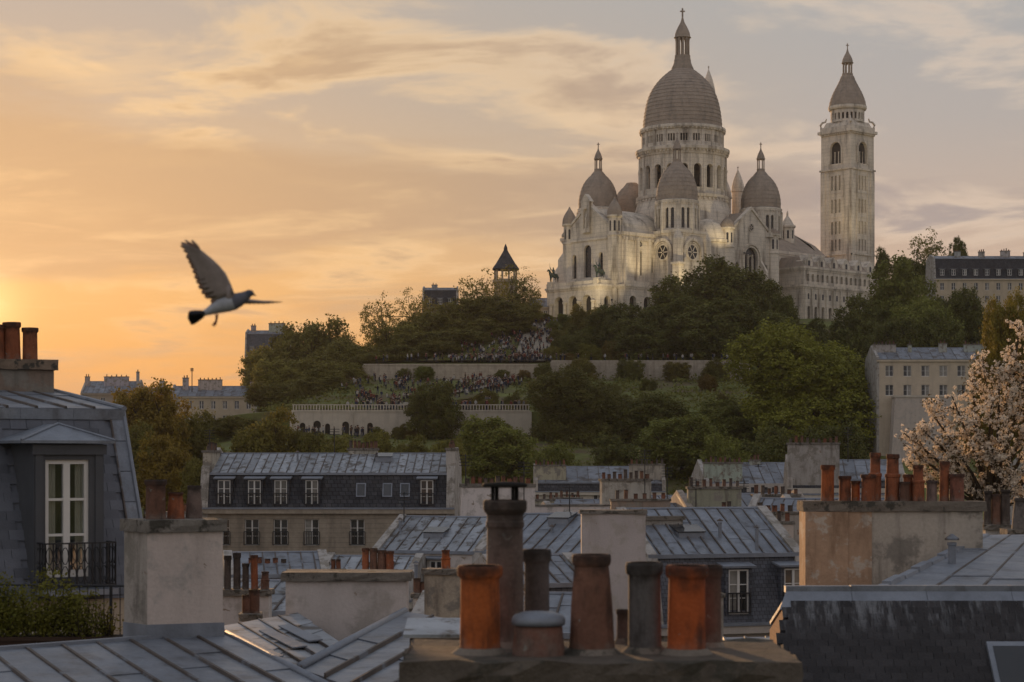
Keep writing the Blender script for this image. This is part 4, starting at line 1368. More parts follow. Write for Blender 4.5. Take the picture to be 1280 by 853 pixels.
def paris_house(label, X, Y, rz, W, D, z_eave, mh, mi, rise, zb=0.0, floors=(), xs=(), ww=1.0, dormers=(), wall='facade', wtint=(1, 1, 1), slate='slate_far',
                npan=14, panmat='zinc_far', stacks=(), name='apartment_house', group=None, ridge=0.5, party=0.35, rails=True, sky=(), skyl=None, wins_side=None, bars=2, pw=0.4, ptint=(1, 1, 1), dorm_h=1.75):
    """front wall along local x at y = 0 facing -y; party walls at both ends carry the chimney stacks"""
    t = thing(name, label, 'house', (X, Y, 0), rz, group)
    mp = flat(0, 0, 1, 0)
    # front wall in bands, one per floor
    m = MB()
    z = zb
    for s0, h in sorted(floors):
        top = s0 + h + 0.35
        pierced(m, mp, 0, W, z, top, 0.3, [(x, ww, s0, s0 + h, False) for x in xs], top=False)
        z = top
    if z < z_eave:
        m.face([mp(0, 0, z), mp(W, 0, z), mp(W, 0, z_eave), mp(0, 0, z_eave)])
    m.build('front_wall', wall, t, tint=wtint)
    MB().face([(W, D, zb), (0, D, zb), (0, D, z_eave), (W, D, z_eave)]).build('rear_wall', wall, t, tint=wtint)
    for s0, h in floors:
        for x in xs:
            wn = casement(t, mp, (x, ww, s0, s0 + h, False), 0.22, bars)
            if rails:
                railing(wn, mp, x - ww / 2 - 0.05, x + ww / 2 + 0.05, s0 + 0.05, 0.85, -0.06, 0.16, 0.02)
    if z_eave > zb + 1:
        MB().box(-0.05, W + 0.05, -0.28, 0.02, z_eave - 0.28, z_eave + 0.02).build('cornice', wall, t, tint=tuple(1.1 * q for q in wtint))
        MB().box(-0.02, W + 0.02, -0.34, -0.12, z_eave + 0.022, z_eave + 0.14).build('gutter', 'lead', t)
    zt = z_eave + mh
    yr = D * ridge
    zr = zt + rise
    if mh > 0.05:
        m = MB().slab((0, -0.02, z_eave + 0.1), (W, -0.02, z_eave + 0.1), (W, mi, zt), (0, mi, zt), 0.12)
        m.build('mansard_slope', slate, t)
        m = MB().slab((0, D, z_eave), (W, D, z_eave), (W, D - mi, zt), (0, D - mi, zt), 0.12)
        m.build('mansard_slope', slate, t)
        MB().box(0, W, mi - 0.14, mi + 0.1, zt - 0.06, zt + 0.1).build('roof_edge', 'lead', t)
    zinc_roof(t, (0, yr, zr), (W, yr, zr), (W, mi + 0.02, zt + 0.06), (0, mi + 0.02, zt + 0.06), npan, panmat, (0.07, 0.07), world=False)
    m = MB().slab((0, yr, zr - 0.01), (W, yr, zr - 0.01), (W, D - mi, zt), (0, D - mi, zt), 0.05)
    m.build('rear_roof', panmat, t)
    MB().tube([(0, yr, zr + 0.03), (W, yr, zr + 0.03)], 0.07, 6).build('ridge_roll', 'lead', t)
    for x0 in (0, W - pw) if party else ():
        prof = [(0, -0.05, zb), (0, D, zb), (0, D, z_eave), (0, D - mi, zt + party), (0, yr, zr + party), (0, mi - 0.1, zt + party), (0, -0.05, z_eave + party * 0.7)]
        m = MB()
        e = 0.03 if x0 == 0 else -0.03
        m.extr([(x0 - e, y, z_) for _, y, z_ in prof], (pw, 0, 0))
        m.build('party_wall', 'plaster_grey', t, tint=ptint)
    for (x0, x1, y0, y1, ztop, npots) in stacks:
        m = MB().box(x0, x1, y0, y1, zt - 0.5, ztop)
        st = m.build('chimney_stack', 'plaster_grey', t, tint=tuple(q * RND.uniform(0.9, 1.15) for q in ptint))
        MB().box(x0 - 0.08, x1 + 0.08, y0 - 0.08, y1 + 0.08, ztop + 0.002, ztop + 0.16).build('cap_slab', 'slab', st)
        for k in range(npots):
            if x1 - x0 > y1 - y0:
                px_, py_ = x0 + (x1 - x0) * (k + 0.5) / npots, (y0 + y1) / 2
            else:
                px_, py_ = (x0 + x1) / 2, y0 + (y1 - y0) * (k + 0.5) / npots
            pot(st, px_, py_, ztop + 0.15, RND.uniform(0.2, 0.27), RND.uniform(0.28, 0.6), 'far', RND.choice((BROWN, BROWN, DARK, DARK, (0.6, 0.24, 0.14))))
    for dd in dormers:
        x, wdt = dd[0], dd[1]
        zl = z_eave + 0.25 + (dd[2] if len(dd) > 2 else 0)
        zh = zl + dorm_h
        yd = 0.05
        yb = mi + 0.9
        dmr = MB()
        mpd = flat(x - wdt / 2, yd, 1, 0)
        pierced(dmr, mpd, 0, wdt, zl - 0.1, zh + 0.12, 0.15, [(wdt / 2, wdt - 0.3, zl, zh, False)], top=False)
        for xx in (x - wdt / 2, x + wdt / 2):
            dmr.face([(xx, yd, zl - 0.1), (xx, yb, zl - 0.1), (xx, yb, zh + 0.12), (xx, yd, zh + 0.12)])
        db = dmr.build('dormer', slate if len(dd) < 4 else dd[3], t)
        m = MB().slab((x - wdt / 2 - 0.12, yd - 0.15, zh + 0.14), (x + wdt / 2 + 0.12, yd - 0.15, zh + 0.14), (x + wdt / 2 + 0.12, yb, zh + 0.42), (x - wdt / 2 - 0.12, yb, zh + 0.42), 0.08)
        m.build('dormer_roof', 'lead', db)
        casement(db, mpd, (wdt / 2, wdt - 0.3, zl, zh, False), 0.08, bars, 0.06, name='dormer_window')
        if rails:
            railing(db, mpd, 0.1, wdt - 0.1, zl + 0.05, 0.75, -0.05, 0.16, 0.02)
    for (x, u, sw, sh) in sky:
        # roof window lying in the mansard or roof slope
        a = Vector((x, mi * u, z_eave + mh * u)) if mh > 0.05 else Vector((x, yr * u, zt + rise * u))
        up = Vector((0, mi, mh)).normalized() if mh > 0.05 else Vector((0, yr, rise)).normalized()
        nn = Vector((0, -up.z, up.y))
        m = MB()
        b_ = a + Vector((sw, 0, 0))
        q = [a, b_, b_ + up * sh, a + up * sh]
        m.loft([[p - nn * 0.02 for p in q], [p + nn * 0.10 for p in q]])
        f_ = m.build('roof_window', 'lead', t)
        i0 = 0.07
        q2 = [a + Vector((i0, 0, 0)) + up * i0, b_ + Vector((-i0, 0, 0)) + up * i0, b_ + Vector((-i0, 0, 0)) + up * (sh - i0), a + Vector((i0, 0, 0)) + up * (sh - i0)]
        MB().face([p + nn * 0.105 for p in q2]).build('pane', 'house_glass', f_)
    return t


# slate mansard block below the hill ---------------------------------------
Y0 = 128.0
W0 = (568 - 250) * Y0 / F
sx_ = W0 / 318.0
xsJ = [(p - 250) * sx_ for p in (278, 315, 351, 390, 447)]
paris_house('long slate mansard house with four white dormers and pale zinc top below the hill', PX(250, Y0), Y0, math.radians(-1.5), W0, 9.5, PZ(637, Y0), 2.35, 0.75, 1.35,
            floors=[(PZ(682, Y0), 1.75), (PZ(682, Y0) - 3.1, 1.9), (PZ(682, Y0) - 6.2, 1.9)], xs=xsJ, ww=0.95, dormers=[((p - 250) * sx_, 1.15) for p in (280, 318, 351, 390, 534)],
            wall='stone_wall', wtint=(1.05, 1.0, 0.95), npan=30, panmat='zinc_old', party=0.45, ptint=(1.1, 1.08, 1.05), pw=0.55,
            stacks=[(0.0, 0.6, 1.0, 4.2, PZ(566, Y0), 6), (W0 - 0.6, W0, 1.0, 4.4, PZ(563, Y0), 6), (9.4, 11.4, 4.6, 5.2, PZ(563, Y0), 7)],
            sky=[((p - 250) * sx_, 0.35, 0.65, 0.95) for p in (445, 478, 500)], dorm_h=1.7)

# mid-distance zinc roofs --------------------------------------------------
def house_at(label, px, Y, rzdeg, W, D, ygut, mh, mi, rise, **kw):
    """(px, ygut) is where the front-left end of the eaves line is seen"""
    return paris_house(label, PX(px, Y), Y, math.radians(rzdeg), W, D, PZ(ygut, Y) - mh, mh, mi, rise, **kw)


house_at('zinc roofed house with seams running down beside the pale square chimney', 588, 92, -28, 9.2, 9, 692, 2.3, 0.6, 1.75, npan=13, panmat='zinc', slate='slate_mid', dormers=[(3.0, 1.1), (6.4, 1.1)], party=0.2,
         wtint=(0.95, 0.95, 1), stacks=())
house_at('pale zinc roofed house in front of the slate mansard with blue grey facade', 462, 100, -20, 6.0, 8, 690, 2.4, 0.4, 1.7, npan=9, panmat='zinc_old', slate='plaster', dormers=[(0.9, 1.0), (2.3, 1.0), (3.7, 1.0)], party=0.15)
house_at('broad zinc roof with dark mansard dormer beside the rust stained chimney', 818, 74, 17, 6.6, 8.5, 698, 2.7, 0.75, 1.75, npan=12, panmat='zinc', slate='slate_mid', party=0.12,
         dormers=[(3.55, 1.15, 0.2), (5.9, 1.1, 0.2)], wtint=(0.9, 0.9, 0.95), sky=(), stacks=((0.6, 2.4, 3.0, 3.5, PZ(652, 76), 0),))
house_at('low zinc roof behind the pale square chimney wall', 700, 118, 12, 12, 9, 662, 1.5, 0.3, 1.4, npan=14, panmat='zinc_far', slate='plaster', party=0.25, stacks=((3.2, 6.4, 2.0, 2.6, PZ(602, 120), 9),), wtint=(0.9, 0.85, 0.8))
house_at('far zinc roofed house between two chimney walls under the dark trees', 668, 205, 0, 14, 10, 604, 1.0, 0.3, 1.7, npan=12, floors=[(PZ(640, 205), 1.8)], xs=[2 + 2.4 * k for k in range(5)],
         stacks=((0, 3.4, 1.0, 1.7, PZ(583, 205), 8), (10.2, 14.0, 1.0, 1.7, PZ(582, 205), 7)), ptint=(0.95, 0.9, 0.85))
house_at('far zinc roofed house with a row of white windows under its eaves', 882, 180, 4, 9.5, 9, 606, 0.9, 0.15, 2.0, npan=10, floors=[(PZ(628, 180), 1.4)], xs=[3.6 + 1.0 * k for k in range(5)], ww=0.6, rails=False,
         stacks=((0, 3.6, 0.6, 1.3, PZ(580, 180), 8), (5.0, 6.0, 4.0, 4.6, PZ(577, 180), 3)), wtint=(0.9, 0.9, 0.95))
house_at('tall party wall house with chimney crest behind the rust stained chimney', 985, 150, -6, 9.0, 9, 600, 1.2, 0.5, 1.5, npan=10, floors=[(PZ(640, 150), 1.5)], xs=(3.5, 5.5, 7.5), ww=0.8,
         stacks=((0, 4.0, 0.3, 1.2, PZ(556, 150), 9),), ptint=(0.95, 0.9, 0.85), party=0.5)
house_at('low grey roofed house with brown walls behind the terracotta pot row', 860, 120, 5, 8, 8, 640, 1.2, 0.3, 1.0, npan=10, slate='plaster', party=0.3, stacks=((0.2, 3.6, 1.0, 1.5, PZ(612, 120), 8), (4.6, 7.6, 2.0, 2.5, PZ(622, 120), 7)), ptint=(0.8, 0.72, 0.66))
house_at('small zinc roofed house half hidden by the cream chimney stack', 282, 84, 10, 4.6, 6, 722, 1.6, 0.4, 0.9, npan=8, panmat='zinc', slate='slate_mid', party=0.15, stacks=((1.0, 2.8, 1.6, 2.0, PZ(716, 86), 5),))
house_at('small zinc roofed house below the slate mansard facade', 392, 96, -8, 5.0, 6, 722, 1.2, 0.3, 0.9, npan=8, panmat='zinc_old', slate='plaster', party=0.2, stacks=((2.0, 3.8, 1.6, 2.0, PZ(716, 97), 6),))
house_at('zinc roofed house behind the old pale roof of the courtyard', 250, 60, -8, 5.0, 7, 768, 2.0, 0.5, 0.8, npan=9, panmat='zinc_old', slate='plaster', party=0.1)
house_at('grey zinc house behind the squat lidded pot', 500, 52, -8, 5.2, 7, 795, 2.0, 0.5, 0.9, npan=9, panmat='zinc', slate='plaster', party=0.1)
house_at('low zinc roof behind the blossom tree and right of the stained chimney', 1180, 62, 8, 6.0, 7, 690, 2.0, 0.5, 0.8, npan=9, panmat='zinc', slate='slate_mid', party=0.1)
house_at('wide zinc roofed house filling the block under the pots', 560, 140, 3, 12, 10, 650, 1.0, 0.3, 1.3, npan=14, panmat='zinc_far', slate='plaster', party=0.3, stacks=((5, 8, 3, 3.6, PZ(628, 140), 6),))
house_at('zinc roofed house below the party wall with chimney crest', 1000, 112, 6, 8, 8, 652, 1.5, 0.4, 1.2, npan=10, panmat='zinc_far', slate='slate_mid', party=0.3)

house_at('small zinc roof with one dormer beside the white party wall', 640, 106, 14, 4.2, 6, 668, 1.6, 0.5, 1.0, npan=7, panmat='zinc', slate='slate_mid', party=0.25, dormers=[(1.2, 1.0)], dorm_h=1.1)
house_at('steep little zinc roof left of the stained chimney', 925, 104, -22, 5.2, 6, 660, 1.4, 0.4, 1.5, npan=9, panmat='zinc_far', slate='plaster', party=0.3)
house_at('pale little zinc roof behind the brown chimney block', 790, 132, 18, 5.0, 6, 642, 1.2, 0.4, 1.1, npan=8, panmat='zinc_old', slate='plaster', party=0.3)
house_at('low zinc roof in the gap behind the squat lidded pot', 640, 66, 20, 3.4, 6, 735, 1.6, 0.5, 0.9, npan=7, panmat='zinc', slate='slate_mid', party=0.12)

for lab, px, Y, rz_, W_, yg in (('zinc roofed house across the street from the dormer house', -60, 120, 6, 10, 585), ('long zinc roofed house behind the dormer house', 0, 165, -4, 8, 585), ('cream house with zinc roof beyond the dormer house', -230, 190, 8, 15, 560), ('zinc roofed house below the autumn tree', -40, 250, 3, 16, 555),
                               ('grey zinc house beyond the street of the dormer house', -330, 130, 0, 12, 590), ('far zinc house on the flat ground beyond the autumn tree', -160, 330, -3, 22, 535), ('zinc roofed house beyond the blossom tree', 1290, 120, -5, 9, 620), ('tall zinc house behind the blossom tree', 1300, 180, 4, 12, 585)):
    ze_ = PZ(yg, Y) - 2.0
    house_at(lab, px, Y, rz_, W_, 9, yg, 2.0, 0.6, 1.3, npan=12, panmat='zinc_far', floors=[(ze_ - 2.5, 1.7), (ze_ - 5.5, 1.7)], xs=[1.2 + 2.2 * k for k in range(int((W_ - 1.5) / 2.2) + 1)], party=0.35, rails=False, bars=1,
             dormers=[(2.3 + 3.3 * k, 1.1) for k in range(int((W_ - 2) / 3.3))], dorm_h=1.4, stacks=((0, 0.6, 2.0, 5.0, PZ(yg, Y) + 2.2, 5), (W_ - 0.6, W_, 2.0, 5.0, PZ(yg, Y) + 2.0, 5)))

# far blocks left, on the skyline and on the right ----------------------------
def far_house(label, pxl, pxr, Y, yeave, ytop, ybase, mans=True, wins=(), nx=6, rz=0, wtint=(1, 1, 1), stacks=None, group='far apartment houses', slate='slate_far', ww=0.95, rows=1):
    W = (pxr - pxl) * Y / F
    ze, zt, zb = PZ(yeave, Y), PZ(ytop, Y), PZ(ybase, Y)
    h = zt - ze
    fl = [(zz, 1.7) for zz in [ze - 2.6 - 3.0 * k for k in range(rows)]]
    mh = h * 0.84 if mans else 0.0
    st = []
    for x0, wdt, hh, n in stacks or ():
        st.append((W * x0, W * x0 + wdt, 3.0, 3.7, zt + hh, n))
    return paris_house(label, PX(pxl, Y), Y, math.radians(rz), W, 10, ze, mh, 1.2 if mans else 0.05, h - mh, zb=zb - 12, floors=fl, xs=[W * (k + 0.7) / (nx + 0.4) for k in range(nx)], ww=ww, npan=10, panmat='zinc_far', slate=slate,
                       stacks=st, group=None, wtint=wtint, rails=False, dormers=[(W * (k + 0.7) / (nx + 0.4), 1.3, 0.6) for k in range(nx)] if mans and h > 3.2 else (), party=0.4, bars=1, dorm_h=1.4)


far_house('grey apartment block on the skyline above the autumn trees', 101, 172, 430, 492, 476, 520, False, nx=4, wtint=(0.7, 0.66, 0.64), stacks=[(0.02, 1.0, 0.9, 2), (0.36, 5.5, 0.9, 5), (0.93, 0.6, 2.0, 1)], rows=2)
far_house('cream house with dark tall windows on the skyline beside the hill trees', 212, 321, 400, 496, 482, 532, False, nx=7, wtint=(0.95, 0.88, 0.78), stacks=[(0.12, 1.2, 1.6, 2), (0.30, 5.0, 1.2, 6), (0.9, 0.8, 0.8, 2)], rows=2)
far_house('low grey roofed house between the skyline blocks', 176, 216, 405, 494, 484, 530, False, nx=3, wtint=(0.75, 0.7, 0.66), stacks=[(0.5, 1.0, 1.3, 2)])
far_house('tall narrow apartment block rising above the hillside trees', 306, 362, 470, 445, 412, 500, True, nx=4, wtint=(0.85, 0.8, 0.76), stacks=[(0.1, 1.2, 1.0, 2), (0.5, 4.0, 1.6, 4)], rows=3, slate='slate_mid')
far_house('dark roofed house glimpsed between the hilltop trees', 528, 572, 470, 385, 358, 440, True, nx=3, wtint=(0.6, 0.55, 0.5), stacks=[(0.25, 1.4, 0.5, 2)])
far_house('low hilltop house beside the basilica portico', 662, 690, 480, 384, 371, 420, False, nx=2, wtint=(0.8, 0.75, 0.7))
far_house('long mansard apartment house on the hilltop right of the bell tower', 1168, 1300, 450, 349, 318, 420, True, nx=9, wtint=(1.0, 0.92, 0.8), stacks=[(0.22, 1.4, 0.9, 3), (0.45, 1.4, 0.8, 3), (0.66, 2.2, 1.0, 4), (0.88, 1.4, 0.6, 3)], rows=3)
RB = far_house('cream house with grey roof and chimney walls above the blossom tree', 1096, 1240, 300, 450, 433, 545, False, nx=6, wtint=(1.05, 0.98, 0.88), stacks=[(0.0, 3.6, 0.35, 6), (0.31, 0.5, 0.3, 1), (0.58, 1.2, 0.5, 2), (0.80, 3.6, 0.35, 7)], rows=2, rz=0, ww=1.25)
t = thing('retaining_wall', 'tall blank plastered retaining wall under the cream house', 'wall', (PX(1112, 297), 297, 20))
MB().extr([(0, 0, 0), (9.5, 0, 0), (9.5, 0, PZ(497, 297) - 20), (0.9, 0, PZ(497, 297) - 20)], (0, 2.5, 0)).build('wall_face', 'plaster', t, tint=(0.85, 0.82, 0.78))
MB().box(0.7, 9.6, -0.12, 2.6, PZ(497, 297) - 20 + 0.003, PZ(497, 297) - 20 + 0.3).build('coping', 'facade', t)

# round water tower with conical roof among the trees --------------------------
Yt = 470
t = thing('round_tower', 'round stone tower with pointed roof rising behind hilltop trees', 'tower', (PX(632, Yt), Yt, 57))
zb_ = PZ(345, Yt) - 57
m = MB().lathe([(3.1, 0), (2.9, zb_ - 2), (3.3, zb_ - 1.6), (3.3, zb_ - 1.0), (2.6, zb_ - 0.9)], 20)
m.build('shaft', 'facade', t, tint=(0.75, 0.68, 0.6))
for k in range(10):
    a = 2 * PI * k / 10
    MB().lathe([(0.25, zb_ - 0.95), (0.22, zb_ + 1.0), (0.3, zb_ + 1.4)], 6, 2.6 * math.cos(a), 2.6 * math.sin(a)).build('column', 'facade', t, tint=(0.8, 0.74, 0.66))
zz = zb_ + 1.4
m = MB().lathe([(0.1, zz), (3.3, zz), (3.35, zz + 0.3), (2.4, zz + 1.6), (1.2, zz + 3.6), (0.5, zz + 4.8), (0.45, zz + 5.4), (0.06, zz + 6.4)], 20)
m.build('conical_roof', 'slate_far', t)

# ------------------------------------------------------------------ mid chimneys
def ch(label, pxl, pxr, Y, ytop, zb, dp, rz, pots, **kw):
    wd = (pxr - pxl) * Y / F
    return chimney(label, PX((pxl + pxr) / 2, Y), Y + dp / 2, math.radians(rz), wd, dp, PZ(ytop, Y), zb, pots, **kw)


def far_pots(wd, n, h=(0.3, 0.55), dia=0.25):
    return pot_row(n, wd, dia, h, ('far',), ((0.6, 0.24, 0.14), BROWN, DARK, BROWN))


ch('pale square chimney wall standing above the zinc roofs', 727, 807, 64, 638, 10, 0.7, 0, [], tint=(0.86, 0.86, 0.9), slab=0.12)
ch('white plastered chimney wall carrying a row of small pots', 576, 668, 106, 605, 8, 0.8, 8, far_pots(3.7, 11), tint=(1.12, 1.12, 1.14), slab=0.2)
t = ch('long white party wall with a slanting parapet behind the tall pot', 664, 762, 112, 631, 8, 0.6, 0, [], tint=(1.15, 1.14, 1.16), slab=0.1)
ch('brown chimney block with pots beyond the white party wall', 764, 838, 116, 624, 8, 0.9, 0, far_pots(3.4, 6, (0.3, 0.8)), mat='plaster_grey', tint=(0.7, 0.58, 0.5))
ch('stained grey plaster chimney with dark patch beside the orange pot', 533, 590, 50, 712, 8, 0.7, -12, [(-0.1, 0, 0.24, 0.5, 'step', ORANGE)], mat='plaster_grey', tint=(1.05, 0.95, 0.8))
ch('low white chimney slab with cluster of dark pots near the cream stack', 262, 336, 48, 738, 8, 0.6, 0, pot_row(6, 1.4, 0.2, (0.45, 0.95), ('step', 'std'), (DARK, BROWN, RUST)), tint=(1.0, 1.02, 1.06))
ch('grey chimney block with brown terracotta pots behind the white stack', 448, 494, 66, 715, 8, 0.6, 0, pot_row(4, 1.15, 0.28, (0.7, 0.85), ('std',), (RUST, BROWN, RUST)), mat='plaster_grey')
ch('small grey chimney with slim pots beside the slate mansard house', 182, 250, 120, 640, 8, 0.8, 0, far_pots(3.0, 6), mat='plaster_grey')
ch('short chimney with two pots on the zinc roof left of the stained chimney', 940, 1000, 96, 640, 8, 0.7, 10, far_pots(2.0, 5), mat='plaster_grey', tint=(0.9, 0.85, 0.8))
ch('narrow plastered chimney with one pot behind the grey pot', 842, 876, 84, 650, 8, 0.6, 0, [], tint=(0.7, 0.7, 0.72))
ch('dark chimney with tall slim pots below the blossom tree', 1232, 1264, 52, 656, 8, 0.6, 0, pot_row(3, 0.7, 0.24, (0.75, 0.95), ('tall', 'std'), (DARK, BROWN)), mat='plaster_grey')
ch('grey chimney with one wide pale pot below the blossom tree', 1262, 1300, 44, 662, 8, 0.6, 0, [(0.0, 0, 0.42, 0.72, 'taper', GREY)], mat='plaster_grey')

# more chimney walls and roof furniture in the middle distance
MC = [('low white chimney with stubby pots behind the brown chimney block', 842, 882, 150, 622, 5), ('cream chimney wall behind the white party wall', 690, 728, 150, 622, 5), ('thin white wall chimney near the row of white windows', 866, 884, 140, 630, 2),
      ('stubby grey chimney left of the tall party wall house', 922, 962, 135, 628, 5), ('white chimney behind the zinc ridge of the broad roof', 900, 925, 104, 640, 3), ('narrow cream chimney above the dark mansard dormer', 968, 992, 92, 652, 2),
      ('squat white chimney beside the pale zinc roof', 520, 552, 112, 668, 4), ('low plaster chimney in front of the slate mansard facade', 330, 362, 100, 704, 4), ('grey chimney in front of the slate mansard windows', 404, 428, 92, 712, 3),
      ('rough chimney between the white stack and the orange pot', 516, 536, 58, 742, 2), ('little white chimney behind the pale old roof', 300, 322, 40, 768, 2), ('dark chimney beside the dark mansard dormer', 882, 902, 62, 742, 2), ('pale chimney foot right of the far white windows', 1060, 1090, 118, 640, 4)]
for i_, (lab, a_, b_, Y_, yt_, n_) in enumerate(MC):
    wd_ = (b_ - a_) * Y_ / F
    ch(lab, a_, b_, Y_, yt_, 6, 0.5 + 0.1 * (i_ % 3), (-9, 0, 7, 12)[i_ % 4], far_pots(wd_ * 0.9, n_, (0.3, 0.6), 0.22), mat='plaster' if 'white' in lab or 'cream' in lab or 'pale' in lab else 'plaster_grey', tint=(1.05, 1.03, 1.0) if 'white' in lab else (0.9, 0.84, 0.78))
for i_, (lab, px_, py_, Y_) in enumerate((('small roof vent on the broad zinc roof', 900, 668, 77), ('upright vent pipe on the broad zinc roof edge', 946, 676, 76), ('vent pipe on the seamed roof beside the pale chimney', 690, 672, 93), ('vent pipe near the ridge of the pale zinc roof', 500, 662, 102),
                                       ('vent pipe on the grey roof climbing to the blossom tree', 1190, 712, 34), ('short vent pipe behind the white stack', 520, 720, 80), ('vent pipe on the slate mansard zinc top', 372, 575, 131), ('bent vent pipe on the near seam roof', 640, 655, 112))):
    t = thing('vent_pipe', lab, 'vent', P(px_, py_, Y_))
    MB().lathe([(0.07, -0.4), (0.07, 0.42), (0.085, 0.43), (0.085, 0.48)], 10, cap1=True).build('pipe', 'lead', t)
    MB().lathe([(0.13, 0.52), (0.13, 0.55), (0.02, 0.63)], 10).build('rain_cap', 'seam', t)
# roof hatches propped on the zinc
for lab, px_, py_, Y_, rz__ in (('raised roof hatch on the seamed zinc roof by the white wall', 702, 650, 94, -28), ('dark roof hatch set in the broad zinc roof', 860, 668, 77, 17), ('open skylight on the long slate mansard zinc top', 480, 573, 131, 0), ('low skylight box on the pale zinc roof', 545, 668, 101, -20)):
    t = thing('roof_hatch', lab, 'hatch', P(px_, py_, Y_), math.radians(rz__))
    MB().box(-0.55, 0.55, -0.4, 0.5, -0.5, 0.12).build('hatch_frame', 'lead', t)
    MB().slab((-0.6, -0.45, 0.13), (0.6, -0.45, 0.13), (0.6, 0.55, 0.38), (-0.6, 0.55, 0.38), 0.05).build('hatch_lid', 'house_glass', t)

# white chimney in the valley between the roofs
ch('broad white plastered chimney between two zinc roof slopes', 357, 508, 30, 716, 16, 0.75, 0, [], slab=0.13, over=0.07, tint=(0.98, 0.98, 1.0))

# cream chimney with three pots on the near zinc roof
cr = math.radians(33)
CC = chimney('cream plastered chimney with three dark terracotta pots beside the dormer house', PX(217, 25.4), 25.4, cr, 1.06, 0.78, PZ(650, 25.0), 20.0,
        [(-0.26, -0.02, 0.27, 0.53, 'std', BROWN), (0.04, 0.02, 0.22, 0.36, 'taper', RUST), (0.29, 0.0, 0.21, 0.45, 'taper', (0.5, 0.36, 0.3))], slab=0.16, over=0.05, tint=(1.0, 0.95, 0.92), slabtint=(1.1, 1.1, 1.1))

MB().box(-0.536, -0.5, -0.388, 0.388, 0.5, PZ(650, 25.0) - 20.0 - 0.165).build('grey_side', 'plaster_grey', CC, tint=(0.95, 0.9, 0.85))  # thin layer making the stack's left side greyer than its front
# stained chimney with a crowd of terracotta pots
Yg = 36.0
k_ = Yg / F
zx = lambda q: (920 + q / 2.725 - 1118) * k_
gp = []
for q, wq, tq, kd, tn, dyq in ((322, 46, 112, 'std', ORANGE, 0), (384, 42, 150, 'std', RUST, 0.05), (422, 30, 168, 'std', ORANGE, 0.1), (460, 50, 145, 'std', RUST, -0.08), (490, 42, 70, 'step', RUST, 0.14),
                              (548, 50, 75, 'step', RUST, 0.1), (585, 34, 170, 'std', BROWN, -0.05), (604, 34, 145, 'std', RUST, 0.12), (634, 42, 112, 'step', RUST, -0.02), (680, 38, 165, 'std', (0.62, 0.42, 0.36), 0.0), (727, 34, 100, 'std', RUST, 0.1), (768, 50, 143, 'std', (0.72, 0.3, 0.2), 0.0)):
    gp.append((zx(q), dyq, wq / 2.725 * k_, (238 - tq) / 2.725 * k_, kd, tn))
wg = 221 * k_
G = chimney('wide stained chimney stack crowded with a dozen terracotta pots', PX(1118, Yg), Yg + 0.35, 0, wg, 0.7, PZ(627, Yg), 14, gp, mat='plaster_grey', slab=0.19, over=0.06, tint=(1.12, 1.05, 0.95), slabtint=(1.0, 0.95, 0.9))
Hg = PZ(627, Yg) - 14 - 0.19
MB().box(-wg / 2 - 0.02, -wg / 2 + 52 * k_, -0.40, 0.36, 0, Hg - 0.003).build('rusty_flue', 'plaster_rust', G)['label'] = 'flue plastered in rusty orange render'
MB().box(-wg / 2 + 52 * k_ + 0.004, -wg / 2 + 82 * k_, -0.375, 0.355, 0, Hg - 0.003).build('rusty_flue', 'plaster_rust', G)

# chimney on the dormer house roof, cut by the frame
chimney('brown chimney with two terracotta pots on the dormer house roof', PX(12, 38.5), 38.8, math.radians(24), 1.45, 0.9, PZ(450, 38.5), 24.5,
        [(-0.35, 0, 0.36, 0.72, 'std', RUST), (-0.02, 0.0, 0.34, 0.78, 'std', RUST), (0.33, 0.0, 0.31, 0.68, 'std', (0.7, 0.26, 0.13))], mat='plaster_grey', tint=(0.62, 0.5, 0.42), slab=0.2, over=0.08, slabtint=(1.2, 1.0, 0.85))

# ------------------------------------------------------------------ foreground chimney with blurred pots
Yc = 12.2
kc = Yc / F
zs = PZ(815, Yc)
t = thing('chimney_stack', 'weathered stack in front with mixed orange and grey pots', 'chimney', (PX(750, Yc), Yc, zs - 3))
MB().box(-1.16, 1.13, -0.5, 0.72, -3, 2.84).build('stack', 'plaster_grey', t, tint=(0.6, 0.55, 0.5))
m = MB()
rough_box(m, -1.23, 1.20, -0.60, 0.80, 2.842, 3.0, 14, 0.022)
m.build('cap_slab', 'slab', t, tint=(0.62, 0.58, 0.55))
bx0 = PX(750, Yc)


def fpot(pxc, wpx, ytop, Yp, kind, tint):
    dia = wpx * Yp / F
    o = pot(t, PX(pxc, Yp) - bx0, Yp - Yc, 2.985, dia, PZ(ytop, Yp) - zs + 0.015, kind, tint, False)
    o.rotation_euler.x = o.rotation_euler.y = 0.004
    m = MB().lathe([(dia * 0.72, 0), (dia * 0.64, 0.02), (dia * 0.52, 0.045)], 18, PX(pxc, Yp) - bx0, Yp - Yc)
    m.v = [(x, y, z + 2.99) for x, y, z in m.v]
    m.build('mortar_collar', 'slab', t, True, tint=(1.1, 1.05, 1.0))
    return o


fpot(600, 52, 707, 12.15, 'std', (1.15, 0.31, 0.09))
fpot(631, 48, 625, 12.62, 'tall', (0.40, 0.30, 0.25))
fpot(671, 33, 687, 12.85, 'std', (0.34, 0.29, 0.265))
fpot(740, 54, 693, 12.15, 'taper', (0.50, 0.25, 0.17))
fpot(806, 43, 703, 12.2, 'std', (0.37, 0.34, 0.325))
fpot(858, 49, 707, 12.1, 'std', (1.12, 0.27, 0.085))
fpot(889, 26, 707, 12.5, 'std', (0.42, 0.24, 0.18))
